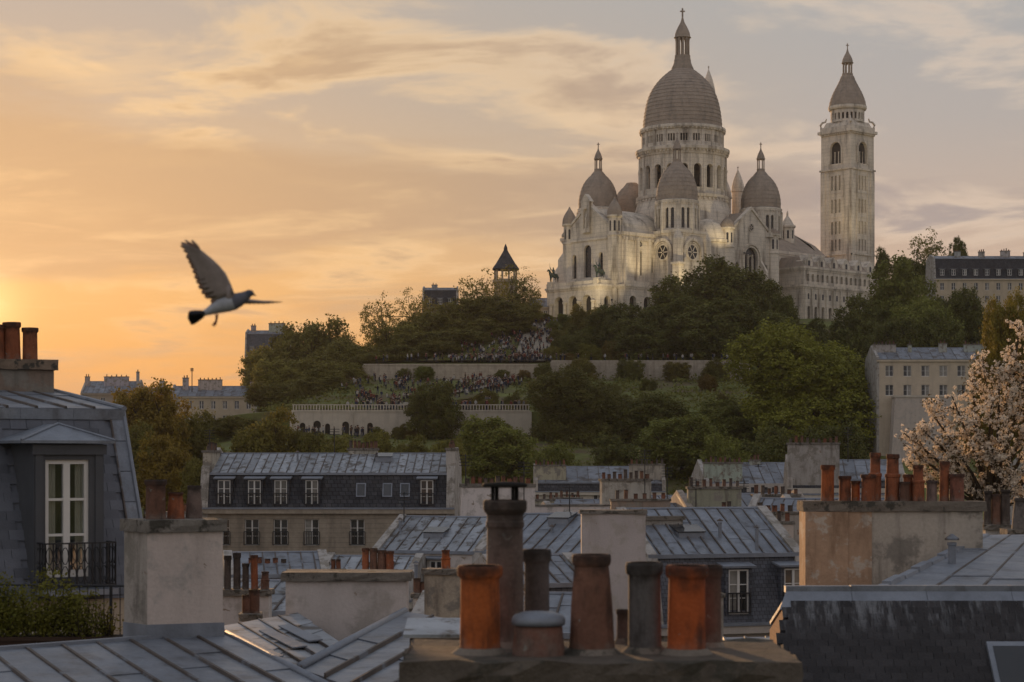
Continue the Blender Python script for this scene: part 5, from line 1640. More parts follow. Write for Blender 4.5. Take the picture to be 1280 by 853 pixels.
# squat pot under a dented metal lid
Yl = 12.05
xl = PX(673, Yl) - bx0
zl = 2.99
MB().lathe([(0.162, 0), (0.165, 0.05), (0.155, 0.12), (0.15, 0.2)], 28, cap1=True).build('squat_pot', 'pot', t, True, tint=(0.5, 0.24, 0.17)).location = (xl, Yl - Yc, zl)
MB().lathe([(0.10, zl + 0.201), (0.165, zl + 0.195), (0.17, zl + 0.215), (0.168, zl + 0.235), (0.155, zl + 0.255), (0.10, zl + 0.275), (0.02, zl + 0.282)], 28, xl, Yl - Yc, cap1=True).build('pot_lid', 'lead', t, True)
# rain plate on legs over the tall pot
tx_ = PX(631, 12.62) - bx0
ty_ = 12.62 - Yc
ztp = PZ(625, 12.62) - zs + 2.985
for k in range(4):
    a_ = 2 * PI * k / 4 + 0.6
    MB().tube([(tx_ + 0.095 * math.cos(a_), ty_ + 0.095 * math.sin(a_), ztp - 0.05), (tx_ + 0.095 * math.cos(a_), ty_ + 0.095 * math.sin(a_), ztp + 0.105)], 0.014, 6).build('cowl_leg', 'soot', t)
MB().lathe([(0.02, ztp + 0.10), (0.145, ztp + 0.10), (0.15, ztp + 0.112), (0.14, ztp + 0.125), (0.02, ztp + 0.135)], 24, tx_, ty_, cap1=True).build('cowl_plate', 'soot', t, True)
fpot(778, 15, 762, 12.75, 'std', (0.4, 0.3, 0.25))

# ------------------------------------------------------------------ near zinc roof, lower edge of the picture
A, B, E = P(-60, 821, 22.8), P(283, 795, 25.6), P(424, 868, 22.2)
dv = (E - B) * 1.05
t = thing('zinc_roof', 'blue grey standing seam roof in front of the cream chimney', 'roof', (A.x, A.y, 18.0))
zinc_roof(t, A, B, B + dv, A + dv, 8, 'zinc', (0.055, 0.055), lips=1)
# ridge flashing and hip roll
up = Vector((0, 0, 1))
bk = Vector((-(B - A).y, (B - A).x, 0)).normalized()
m = MB()
m.loft([[p + q for q in (Vector((0, 0, -0.05)), bk * 0.16 + Vector((0, 0, -0.05)), bk * 0.16 + up * 0.07, up * 0.075)] for p in (A, B)])
m.build('ridge_flashing', 'lead', t, world=True)
m = MB()
m.tube([B + up * 0.03, B + dv + up * 0.03], 0.05, 8)
m.build('hip_roll', 'lead', t, True, world=True)
skirt(t, [A + bk * 0.1, A + dv, B + dv, B + bk * 0.1], 12)
m = MB().slab(A + up * 0.0 + bk * 0.15, B + bk * 0.15, B + bk * 1.3 - up * 0.45, A + bk * 1.3 - up * 0.45, 0.05)
m.build('rear_slope', 'zinc', t, world=True)
# lead upstand round the foot of the cream chimney
fx_, fy_ = PX(217, 25.4), 25.4
m = MB(Matrix.Translation((fx_, fy_, 0)) @ Matrix.Rotation(cr, 4, 'Z'))
m.loft([[(-0.55, -0.41, 22.2), (0.55, -0.41, 22.2), (0.55, 0.41, 22.2), (-0.55, 0.41, 22.2)], [(-0.545, -0.405, 22.82), (0.545, -0.405, 22.80), (0.545, 0.405, 22.8), (-0.545, 0.405, 22.8)]])
m.build('chimney_flashing', 'lead', t, world=True)

# old pale roof in the courtyard and the slope beside it
t = thing('zinc_roof', 'patched pale old zinc roof with loose seams beside the white chimney', 'roof', P(345, 850, 24))
q = [P(246, 792, 28.0), P(372, 769, 29.9), P(430, 807, 27.2), P(348, 858, 23.2)]
zinc_roof(t, q[0], q[1], q[2], q[3], 5, 'zinc_old', (0.05, 0.06), lips=2)
skirt(t, q, 12)
for a, b in ((0.15, 0.5), (0.45, 0.75), (0.66, 0.35)):
    p0 = q[0].lerp(q[1], a).lerp(q[3].lerp(q[2], a), 0.25) + up * 0.06
    p1 = q[0].lerp(q[1], a + 0.05).lerp(q[3].lerp(q[2], a + 0.05), 0.7) + up * 0.05
    m = MB().slab(p0, p0 + Vector((0.16, 0.05, 0.02)), p1 + Vector((0.2, 0.05, 0.02)), p1, 0.02)
    m.build('loose_strip', 'lead', t, world=True)
t = thing('zinc_roof', 'dark zinc roof slope climbing right beside the white chimney', 'roof', P(520, 870, 22))
q = [P(506, 768, 29.6), P(376, 838, 24.2), P(508, 884, 21.5), P(655, 792, 27.6)]
zinc_roof(t, q[0], q[3], q[2], q[1], 4, 'zinc', (0.07, 0.07), lips=2)
m = MB()
m.tube([q[0] + up * 0.05, q[1] + up * 0.05], 0.06, 8)
m.build('verge_roll', 'lead', t, True, world=True)
skirt(t, [q[0], q[1], q[2], q[3]], 12)
# small roof box
t = thing('roof_hatch', 'dark boarded roof hatch with flat lid beside the front chimney', 'hatch', (PX(552, 22), 22, PZ(850, 22)))
h_ = PZ(795, 22) - PZ(850, 22)
MB().box(-0.35, 0.45, -0.3, 0.5, 0, h_).build('hatch_box', 'grey_paint', t)
MB().slab((-0.42, -0.38, h_ + 0.05), (0.5, -0.38, h_ + 0.05), (0.5, 0.55, h_ + 0.16), (-0.42, 0.55, h_ + 0.16), 0.04).build('hatch_lid', 'zinc_old', t)

# ------------------------------------------------------------------ near slate roof, lower right
RL, RR = P(986, 739, 27.0), P(1330, 745, 26.6)
RR.z = RL.z
RR.y = RL.y
EL = Vector((RL.x - 0.75, 25.1, RL.z - 1.95))
ER = Vector((RR.x, 25.1, RR.z - 1.95))
t = thing('slate_roof', 'dark slate roof with a lead ridge below the stained chimney', 'roof', (EL.x, EL.y, EL.z - 3))
skirt(t, [EL, ER, RR, RR + Vector((0, 2, -0.6)), RL + Vector((0, 2, -0.6)), RL], 14, mat='brick', drop=0.12)
MB().face([RL - up * 0.03, RR - up * 0.03, ER - up * 0.03, EL - up * 0.03][::-1]).build('roof_deck', 'slate', t, world=True)
MB().slab(RL, RR, RR + Vector((0, 2, -0.6)), RL + Vector((0, 2, -0.6)), 0.05).build('rear_slope', 'zinc', t, world=True)
dn = (EL - RL + ER - RR).normalized()
dn = Vector((0, ER.y - RR.y, ER.z - RR.z))
slope_len = dn.length
dn.normalize()
nr = Vector((1, 0, 0)).cross(dn)
nr = nr if nr.z > 0 else -nr
expo, sw_ = 0.115, 0.21
sm = MB()
sm.loft([[(-sw_ / 2 + .003, 0, 0.0), (sw_ / 2 - .003, 0, 0.0), (sw_ / 2 - .003, 0.17, 0.0), (-sw_ / 2 + .003, 0.17, 0)], [(-sw_ / 2 + .003, 0, 0.012), (sw_ / 2 - .003, 0, 0.012), (sw_ / 2 - .003, 0.17, 0.012), (-sw_ / 2 + .003, 0.17, 0.012)]])
slme = sm.mesh('slate')
slme.materials.append(MT['slate_near'])
basis = Matrix((Vector((1, 0, 0)), -dn, nr)).transposed().to_4x4()
tl = Vector(t.location)
nsl, row = 0, 0
s_ = 0.40
rest = MB()
while s_ < slope_len and row < 17:
    u = s_ / slope_len
    xl_, xr_ = RL.x + (EL.x - RL.x) * u, 7.25
    x = xl_ + (sw_ / 2 if row % 2 else sw_)
    while x < xr_:
        c = Vector((x, RL.y + dn.y * s_, RL.z + dn.z * s_)) + nr * 0.034
        mt = Matrix.Translation(c - tl) @ basis @ Matrix.Rotation(math.radians(7.0), 4, 'X') @ Matrix.Rotation(RND.uniform(-.012, .012), 4, 'Z')
        if nsl < 300:
            o = link('slate', slme, t)
            o.matrix_local = mt
            nsl += 1
        else:
            rest.m = mt
            rest.loft([[(-sw_ / 2 + .003, 0, 0.0), (sw_ / 2 - .003, 0, 0.0), (sw_ / 2 - .003, 0.17, 0.0), (-sw_ / 2 + .003, 0.17, 0)], [(-sw_ / 2 + .003, 0, 0.012), (sw_ / 2 - .003, 0, 0.012), (sw_ / 2 - .003, 0.17, 0.012), (-sw_ / 2 + .003, 0.17, 0.012)]])
        x += sw_
    s_ += expo
    row += 1
if rest.f:
    rest.m = None
    rest.build('lower_slates', 'slate_near', t)['kind'] = 'stuff'
# ridge roll, upstand and pale lead apron in lengths
xr = RL.x - 0.05
i = 0
while xr < RR.x:
    x2 = xr + RND.uniform(0.9, 1.3)
    m = MB().box(xr, x2 - 0.004, RL.y - 0.05, RL.y + 0.12, RL.z - 0.02, RL.z + 0.075 + RND.uniform(-.005, .005))
    m.build('ridge_cap', 'zinc', t, world=True)
    a = Vector((xr - (0.10 if i == 0 else 0), RL.y - 0.06, RL.z + 0.01)) + nr * 0.02
    m = MB()
    pts_t, pts_b = [], []
    n_ = 6
    for k in range(n_ + 1):
        xx = xr + (x2 - 0.006 - xr) * k / n_
        pts_t.append(Vector((xx, RL.y - 0.052, RL.z - 0.015)) + nr * 0.02)
        pts_b.append(Vector((xx - (0.12 if i == 0 and k == 0 else 0), RL.y, RL.z)) + dn * (0.36 + RND.uniform(-.012, .012)) + nr * 0.04)
    for k in range(n_):
        m.slab(pts_t[k], pts_t[k + 1], pts_b[k + 1], pts_b[k], 0.015)
    m.build('lead_apron', 'lead', t, world=True)
    xr = x2
    i += 1
# roof light in the slate
a0 = P(1252, 818, 25.4)
a0 = Vector((a0.x, RL.y + dn.y * 1.0, RL.z + dn.z * 1.0)) + nr * 0.05
m = MB()
ux = Vector((1, 0, 0))
q = [a0, a0 + ux * 0.8, a0 + ux * 0.8 + dn * 0.9, a0 + dn * 0.9]
m.loft([[p - nr * 0.05 for p in q], [p + nr * 0.07 for p in q]])
f_ = m.build('roof_window', 'lead', t, world=True)
q = [a0 + ux * 0.07 + dn * 0.08, a0 + ux * 0.73 + dn * 0.08, a0 + ux * 0.73 + dn * 0.83, a0 + ux * 0.07 + dn * 0.83]
MB().face([p + nr * 0.075 - tl for p in q][::-1]).build('pane', 'house_glass', f_)
# lower skylight left of the slate roof
t = thing('skylight', 'small propped skylight with pale frame beside the slate roof', 'skylight', P(962, 812, 30))
o_ = Vector(t.location)
q = [P(930, 798, 31), P(985, 796, 31), P(978, 814, 29.6), P(922, 816, 29.6)]
MB().slab(*q, 0.06).build('frame', 'lead', t, world=True)
c_ = sum(q, Vector()) / 4
MB().face([c_ + (p - c_) * 0.82 + up * 0.006 for p in q][::-1]).build('pane', 'house_glass', t, world=True)
qs = [P(905, 820, 30), P(1010, 818, 30), P(1010, 790, 33), P(905, 792, 33)]
t = thing('zinc_roof', 'low dark zinc roof carrying the small propped skylight', 'roof', (qs[0].x, qs[0].y, 18))
zinc_roof(t, qs[3] - up * .1, qs[2] - up * .1, qs[1] + Vector((0, -6, -0.5)), qs[0] + Vector((0, -6, -0.5)), 4, 'zinc', (0.05, 0.05))
skirt(t, [qs[0] + Vector((0, -6, -0.55)), qs[1] + Vector((0, -6, -0.55)), qs[2] - up * .15, qs[3] - up * .15], 12)

# zinc roof running up to the stained chimney
q = [P(1236, 671, 38.0), P(1345, 668, 38.0), P(1345, 747, 30.5), P(1092, 744, 30.5)]
t = thing('zinc_roof', 'wide grey zinc roof climbing from the slate ridge to the blossom tree', 'roof', (q[3].x, q[3].y, 18))
zinc_roof(t, q[0], q[1], q[2], q[3], 4, 'zinc', (0.05, 0.04), lips=1)
skirt(t, [q[3], q[2], q[1], q[0]], 12)
n_ = 9
for k in range(n_):
    a, b = q[3].lerp(q[0], k / n_), q[3].lerp(q[0], (k + 1) / n_ - 0.012)
    m = MB()
    hgt = 0.07 + 0.03 * (k % 2)
    m.loft([[a + Vector((-0.12, 0, -0.05)), a + Vector((0.05, 0, 0)), a + Vector((0.03, 0, hgt)), a + Vector((-0.12, 0, hgt))], [b + Vector((-0.12, 0, -0.05)), b + Vector((0.05, 0, 0)), b + Vector((0.03, 0, hgt)), b + Vector((-0.12, 0, hgt))]])
    m.build('step_flashing', 'lead', t, world=True)

# ------------------------------------------------------------------ dormer house on the left
HX, HY, HR = PX(153, 36), 36.0, math.radians(33)
t = thing('dormer_house', 'dark slate mansard house with one white french window dormer', 'house', (HX, HY, 0), HR)
ZT, ZBm, OUT = 25.81, 22.45, 1.44
DX0, DX1, DZ = -2.22, -0.945, 25.27
# mansard deck and slates
m = MB()
m.loft([[(-9, -OUT, ZBm), (-0.02, -OUT, ZBm), (-0.02, 9, ZBm), (-9, 9, ZBm)], [(-9, 0, ZT), (-0.02, 0, ZT), (-0.02, 9, ZT), (-9, 9, ZT)]])
m.build('mansard_deck', 'slate_blue', t)
MB().box(-9, -0.05, -OUT + 0.06, 9, 12, ZBm - 0.002).build('front_wall', 'facade', t, tint=(0.9, 0.85, 0.78))
dn2 = Vector((0, -OUT, ZBm - ZT))
sl2 = dn2.length
dn2.normalize()
nr2 = Vector((0, dn2.z, -dn2.y))
nr2 = nr2 if nr2.y < 0 else -nr2
ew, eh = 0.30, 0.18
sm = MB().box(-ew / 2 + .004, ew / 2 - .004, 0, eh * 1.12, 0, 0.014)
slm2 = sm.mesh('slate')
slm2.materials.append(MT['slate_blue'])
bs2 = Matrix((Vector((1, 0, 0)), -dn2, nr2)).transposed().to_4x4()
s_, row = eh, 0
while s_ < sl2 + 0.05:
    x = -0.24 - ew / 2 - (ew / 2 if row % 2 else 0)
    while x > -3.4:
        z_ = ZT + dn2.z * s_
        if not (DX0 < x < DX1 and z_ < DZ + 0.12):
            o = link('slate', slm2, t)
            o.matrix_local = Matrix.Translation(Vector((x, dn2.y * s_, z_)) + nr2 * 0.012) @ bs2 @ Matrix.Rotation(math.radians(2.0), 4, 'X')
        x -= ew
    s_ += eh
    row += 1
# hip flashing, eave band, terrasse panels with seams
for k in range(6):
    u0, u1 = k / 6, (k + 1) / 6 - 0.004
    pa, pb = Vector((0, -OUT * u0, ZT + (ZBm - ZT) * u0)), Vector((0, -OUT * u1, ZT + (ZBm - ZT) * u1))
    m = MB().loft([[pa + Vector((-0.26, 0, 0)) - nr2 * .01, pa - nr2 * .01, pa + nr2 * 0.05, pa + Vector((-.26, 0, 0)) + nr2 * .045], [pb + Vector((-0.26, 0, 0)) - nr2 * .01, pb - nr2 * .01, pb + nr2 * 0.05, pb + Vector((-.26, 0, 0)) + nr2 * .045]])
    m.build('verge_flashing', 'zinc', t)
pa, pb = Vector((0.0, 0, ZT)), Vector((0.0, -OUT, ZBm))
MB().tube([pa + nr2 * .05, pb + nr2 * .05], 0.04, 7).build('verge_roll', 'lead', t)
MB().tube([pa + nr2 * .04 - Vector((.27, 0, 0)), pb + nr2 * .04 - Vector((.27, 0, 0))], 0.025, 6).build('verge_roll', 'seam', t)
for k in range(9):
    MB().box(-1.0 * (k + 1) + 0.004, -1.0 * k, -0.12, 0.04, ZT - 0.14, ZT + 0.05).build('eave_band', 'zinc', t)
pw_ = 0.55
zf = lambda y: ZT + 0.055 + 0.115 * y
for k in range(15):
    x1, x0 = -pw_ * k, -pw_ * (k + 1)
    zinc_roof(t, (x0, 7.5, zf(7.5)), (x1, 7.5, zf(7.5)), (x1, 0, zf(0)), (x0, 0, zf(0)), 1, 'zinc', (0.06, 0.055), world=False, lips=3)
MB().tube([(0, -0.1, zf(0) + .02), (0, 7.5, zf(7.5) + .03)], 0.05, 8).build('verge_roll', 'lead', t)
MB().loft([[(-.02, 0, ZT + .005), (-.02, 7.5, zf(7.5) - .05), (-.02, 9, ZT)], [(-9, 0, ZT + .005), (-9, 7.5, zf(7.5) - .05), (-9, 9, ZT)]]).build('roof_core', 'zinc', t)
# dormer
dw = MB()
mpd = flat(DX0, -OUT - 0.06, 1, 0)
DWW = DX1 - DX0
op = (0.6075, 0.805, 22.86, 24.93, False)
pierced(dw, mpd, 0, DWW, ZBm, DZ - 0.06, 0.14, [op], top=False)
for xx in (DX0, DX1):
    dw.face([(xx, -OUT - .06, ZBm), (xx, 0.2, ZBm), (xx, 0.2, DZ - .06), (xx, -OUT - .06, DZ - .06)])
dw.face([(DX0, -OUT - .06, DZ - .06), (DX1, -OUT - .06, DZ - .06), (DX1, 0.2, DZ - .06), (DX0, 0.2, DZ - .06)])
DO = dw.build('dormer', 'grey_paint', t)
MB().box(DX0 + 0.02, DX0 + 0.16, -OUT - 0.09, -OUT - 0.062, ZBm, DZ - 0.25).build('pilaster', 'grey_paint', DO)
MB().box(DX1 - 0.16, DX1 - 0.02, -OUT - 0.09, -OUT - 0.062, ZBm, DZ - 0.25).build('pilaster', 'grey_paint', DO)
MB().box(DX0 - 0.04, DX1 + 0.04, -OUT - 0.12, -OUT - 0.062, DZ - 0.25, DZ - 0.07).build('frieze', 'grey_paint', DO)
e0, e1, e2 = DX0 - 0.28, DX1 + 0.15, -OUT - 0.22
ap = Vector(((DX0 + DX1) / 2, -OUT + 0.5, DZ + 0.30))
bkp = Vector(((DX0 + DX1) / 2, 0.1, DZ + 0.30))
for nm, q in (('dormer_roof', [Vector((e0, e2, DZ)), Vector((e1, e2, DZ)), ap, ap]), ('dormer_roof', [Vector((e1, e2, DZ)), Vector((e1, 0.0, DZ)), bkp, ap]), ('dormer_roof', [Vector((e0, 0.0, DZ)), Vector((e0, e2, DZ)), ap, bkp])):
    m = MB()
    if (q[2] - q[3]).length < 1e-6:
        m.loft([[p - up * 0.05 for p in q[:3]], q[:3]])
    else:
        m.loft([[p - up * 0.05 for p in q], q])
    m.build(nm, 'zinc', DO)
MB().tube([Vector((e1, e2, DZ + .01)), ap + up * .01], 0.022, 6).tube([Vector((e0, e2, DZ + .01)), ap + up * .01], 0.022, 6).build('roof_roll', 'lead', DO)
wn = casement(t, mpd, op, 0.10, 2, 0.075, name='french_window', glass='clear_glass')
MB().box(DX0 + 0.06, DX1 - 0.06, -OUT + 0.5, -OUT + 0.52, ZBm + 0.02, DZ - 0.12).build('room_wall', 'room', t)
MB().box(DX0 + 0.06, DX1 - 0.06, -OUT + 0.1, -OUT + 0.5, ZBm + 0.02, ZBm + 0.3).build('room_floor', 'room', t)
cu = MB()
for lo, hi in ((0.22, 0.44), (0.80, 1.0)):
    n_ = 8
    for k in range(n_):
        a_, b_ = lo + (hi - lo) * k / n_, lo + (hi - lo) * (k + 1) / n_
        cu.face([mpd(a_, 0.16 + 0.015 * (k % 2), 22.95), mpd(b_, 0.16 + 0.015 * ((k + 1) % 2), 22.95), mpd(b_, 0.16 + .015 * ((k + 1) % 2), 24.85), mpd(a_, 0.16 + .015 * (k % 2), 24.85)])
cu.build('net_curtain', 'curtain', t)
# balcony
BZ = 22.66
MB().box(DX0 + 0.02, DX1 + 0.10, -OUT - 0.52, -OUT - 0.07, BZ - 0.10, BZ).build('balcony_slab', 'lead', t)
rail_f = flat(DX0 + 0.06, -OUT - 0.48, 1, 0)
railing(t, rail_f, 0, DWW + 0.0, BZ + 0.06, 0.74, 0, 0.13, 0.011, 'balcony_railing', True)
rail_s = flat(DX1 + 0.06, -OUT - 0.48, 0, 1)
railing(t, rail_s, 0, 0.42, BZ + 0.06, 0.74, 0, 0.13, 0.011, 'balcony_railing', True)
rail_s = flat(DX0 + 0.06, -OUT - 0.06, 0, -1)
railing(t, rail_s, 0, 0.42, BZ + 0.06, 0.74, 0, 0.13, 0.011, 'balcony_railing', True)

# terrace railing reaching the cream chimney, with planter
Yr = 28.5
t = thing('terrace_railing', 'thin black terrace railing with vertical bars behind planter shrubs', 'railing', (PX(-20, Yr), Yr, PZ(800, Yr)))
mpr = flat(0, 0, 1, 0)
hh = PZ(731, Yr) - PZ(800, Yr)
Lr = (172 + 20) * Yr / F
MB().tube([(0, 0, hh), (Lr, 0, hh - 0.02)], 0.016, 6).build('top_rail', 'iron', t)
MB().lathe([(0.01, hh - 0.07), (0.05, hh - 0.05), (0.055, hh - 0.01), (0.04, hh + 0.04), (0.01, hh + 0.05)], 10, Lr, 0).build('wall_boss', 'iron', t)
for k in range(18):
    x = 0.1 + k * 0.12
    MB().tube([(x, 0, 0), (x, 0, hh - 0.02)], 0.008, 5).build('bar', 'iron', t)
MB().tube([(Lr - 0.4, 0, -0.2), (Lr - 0.4, 0, hh)], 0.02, 6).build('post', 'iron', t)
Yp = 27.6
t = thing('planter_box', 'long dark wooden planter trough on the terrace edge', 'planter', (PX(-30, Yp), Yp, PZ(812, Yp)))
Lp = 185 * Yp / F
MB().box(0, Lp, -0.2, 0.2, 0, 0.19).build('trough', 'wood', t)
MB().box(0.02, Lp - .02, -0.18, 0.18, 0.191, 0.2).build('soil_bed', 'soil', t)
MB().box(-0.02, Lp + .02, -0.23, -0.201, 0.14, 0.2).build('rim', 'wood', t)
pts = [P(-40, 808, 30), P(150, 806, 30), P(150, 806, 36), P(-40, 808, 36)]
t = thing('terrace', 'flat terrace roof under the planter and railing', 'roof', (pts[0].x, pts[0].y, 18))
skirt(t, [Vector((p.x, p.y - 3, PZ(812, Yp) - 0.01)) for p in pts], 12, tint=(0.7, 0.6, 0.5), drop=0)
# ------------------------------------------------------------------ foliage
def leaf_mesh(name, centres, normals, sizes, mat, seed=0, aspect=0.62):
    """one diamond leaf per centre"""
    rs = np.random.RandomState(seed)
    n = len(centres)
    nn = normals / np.maximum(1e-9, np.linalg.norm(normals, axis=1))[:, None]
    r = rs.normal(size=(n, 3))
    a = np.cross(nn, r)
    a /= np.maximum(1e-9, np.linalg.norm(a, axis=1))[:, None]
    b = np.cross(nn, a)
    s = sizes[:, None]
    v = np.empty((n, 4, 3))
    v[:, 0] = centres - a * s
    v[:, 1] = centres + b * s * aspect + nn * s * 0.12
    v[:, 2] = centres + a * s
    v[:, 3] = centres - b * s * aspect + nn * s * 0.12
    me = bpy.data.meshes.new(name)
    me.vertices.add(4 * n)
    me.vertices.foreach_set('co', v.reshape(-1).astype(np.float32))
    me.loops.add(4 * n)
    me.loops.foreach_set('vertex_index', np.arange(4 * n, dtype=np.int32))
    me.polygons.add(n)
    me.polygons.foreach_set('loop_start', np.arange(0, 4 * n, 4, dtype=np.int32))
    try:
        me.polygons.foreach_set('loop_total', np.full(n, 4, dtype=np.int32))
    except Exception:
        pass
    me.update(calc_edges=True)
    me.validate()
    me.materials.append(MT[mat] if isinstance(mat, str) else mat)
    return me


def crown_points(seed, nl, nclump, per, flat_=0.9, lobe=(0.30, 0.48), sigma=0.047, leaf=0.036, sparse=0.0):
    """unit crown: lobes around limb ends, clumps on the lobes, leaves in the clumps; z from -1 to 1"""
    rs = np.random.RandomState(seed)
    lobes = []
    tries = 0
    while len(lobes) < nl and tries < 4000:
        tries += 1
        d = rs.normal(size=3)
        d /= np.linalg.norm(d)
        if d[2] < -0.55:
            continue
        r = rs.uniform(*lobe)
        c = d * (1 - r) * rs.uniform(0.55, 1.05)
        c[2] *= flat_
        if all(np.linalg.norm(c - o[0]) > 0.55 * (r + o[1]) * (0.7 if tries > 800 else 1) for o in lobes):
            lobes.append((c, r))
    lobes.append((np.array([0, 0, -0.05]), 0.55))
    C, NRM = [], []
    for c, r in lobes:
        k = max(6, int(nclump * r * r / sum(q[1] ** 2 for q in lobes)))
        d = rs.normal(size=(k, 3))
        d /= np.linalg.norm(d, axis=1)[:, None]
        rad = r * (rs.uniform(0.6, 1.12, k) ** 0.6)
        cc = c + d * rad[:, None]
        if sparse:
            cc = cc[rs.uniform(size=k) > sparse]
            d = d[:len(cc)]
        m = rs.poisson(per, len(cc)) + 2
        idx = np.repeat(np.arange(len(cc)), m)
        pts = cc[idx] + rs.normal(size=(len(idx), 3)) * sigma * np.array([1.2, 1.2, 0.8])
        out = pts - c
        out /= np.maximum(1e-6, np.linalg.norm(out, axis=1))[:, None]
        nr_ = out * 0.7 + rs.normal(size=out.shape) * 0.75 + np.array([0, 0, 0.35])
        C.append(pts)
        NRM.append(nr_)
    C, NRM = np.vstack(C), np.vstack(NRM)
    ex = np.percentile(np.hypot(C[:, 0], C[:, 1]), 98)
    zc = 0.5 * (np.percentile(C[:, 2], 99.6) + np.percentile(C[:, 2], 0.8))
    ez = 0.5 * (np.percentile(C[:, 2], 99.6) - np.percentile(C[:, 2], 0.8))
    C = (C - np.array([0, 0, zc])) / np.array([ex, ex, ez])
    lobes = [((np.array(c) - np.array([0, 0, zc])) / np.array([ex, ex, ez]), r / ex) for c, r in lobes]
    S = leaf * rs.uniform(0.6, 1.3, len(C))
    if not sparse:
        k = 2600
        d = rs.normal(size=(k, 3))
        d /= np.linalg.norm(d, axis=1)[:, None]
        inner = d * (rs.uniform(0, 1, k) ** 0.4)[:, None] * 0.62
        C = np.vstack([C, inner])
        NRM = np.vstack([NRM, rs.normal(size=inner.shape)])
        S = np.concatenate([S, rs.uniform(0.05, 0.09, k)])
    return C, NRM, S, lobes


def limb_mesh(lobes, trunk, r0, seed, name='trunk', ccz=0.0):
    """tapered trunk and limbs reaching the lobes; the crown centre is at z = 0, the ground at z = -trunk"""
    rr = random.Random(seed)
    m = MB()
    m.tube([(0, 0, -trunk), (0.01, 0.01, -trunk * 0.5), (0.0, -0.02, -1.4), (0.02, 0, -0.25), (0.0, 0.02, 0.2)], [r0 * 1.2, r0, r0 * 0.85, r0 * 0.6, r0 * 0.3], 8)
    for c, r in lobes[:-1]:
        s = Vector((0, 0, rr.uniform(-0.55, -0.1)))
        e = Vector(c)
        mid = s.lerp(e, 0.5) + Vector((rr.uniform(-.06, .06), rr.uniform(-.06, .06), rr.uniform(-.02, .1)))
        m.tube([s, mid, e], [r0 * 0.5, r0 * 0.3, r0 * 0.1], 5)
        for _ in range(4):
            d = Vector((rr.gauss(0, 1), rr.gauss(0, 1), rr.gauss(0.2, 1))).normalized()
            m.tube([mid.lerp(e, rr.uniform(0.3, 1)), e + d * r * 0.85], [r0 * 0.14, r0 * 0.04], 4)
    me = m.mesh(name)
    me.materials.append(MT['bark'])
    return me


PROTO = []
for i, (nl, nc, per, fl, lb, sp) in enumerate(((15, 620, 42, 0.9, (0.24, 0.42), 0), (20, 640, 42, 0.85, (0.2, 0.36), 0), (12, 600, 44, 1.0, (0.26, 0.46), 0), (24, 660, 40, 0.95, (0.17, 0.32), 0), (15, 420, 13, 0.95, (0.2, 0.36), 0.35), (20, 380, 12, 1.0, (0.16, 0.3), 0.3))):
    C, NRM, S, lobes = crown_points(100 + i, nl, nc, per, fl, lb, sparse=sp)
    if sp:
        lobes_l = lobes
        keep = np.linalg.norm(C, axis=1) > 0.25
        C, NRM, S = C[keep], NRM[keep], S[keep]
    PROTO.append((leaf_mesh('crown', C, NRM, S, 'leaf', i), limb_mesh(lobes, 7.0, 0.075 if not sp else 0.05, i)))

C, NRM, S, lobes = crown_points(140, 22, 1900, 40, 0.9, (0.18, 0.34), sigma=0.034, leaf=0.0215)
PROTO.append((leaf_mesh('crown', C, NRM, S, 'leaf', 40), limb_mesh(lobes, 7.0, 0.06, 40)))

GREEN, OLIVE, DARKG, AUTUMN, LIGHT = (1.1, 1.15, 0.9), (1.1, 0.98, 0.75), (0.74, 0.76, 0.66), (1.5, 1.05, 0.6), (1.7, 1.7, 0.85)
TRND = random.Random(3)


def tree(label, px, ytop, hwpx, Y, kind=0, tint=GREEN, group=None, hgt=None, name='tree', deep=1.0):
    """crown centred so that its top is seen at ytop and its half width is hwpx pixels"""
    r = hwpx * Y / F
    zt = PZ(ytop, Y)
    X = PX(px, Y)
    zg = hill(X, Y)
    h = zt - zg
    rz_ = hgt if hgt else min(r * 1.15, h * 0.49)
    t = thing(name, label, 'tree', (X, Y, zg - 0.2), TRND.uniform(0, 6.28), group)
    cm, tm = PROTO[kind]
    c = link('crown', cm, t)
    c.location = (0, 0, h - rz_)
    c.scale = (r, r * deep, rz_)
    j = TRND.uniform(0.9, 1.12)
    c.color = (tint[0] * j, tint[1] * j, tint[2] * j, 1)
    k = link('trunk', tm, t)
    k.location = (0, 0, h - rz_)
    k.scale = (r, r * deep, rz_)
    return t


HG = 'trees on the hillside below the skyline'
WG = 'dense dark trees in front of the basilica'
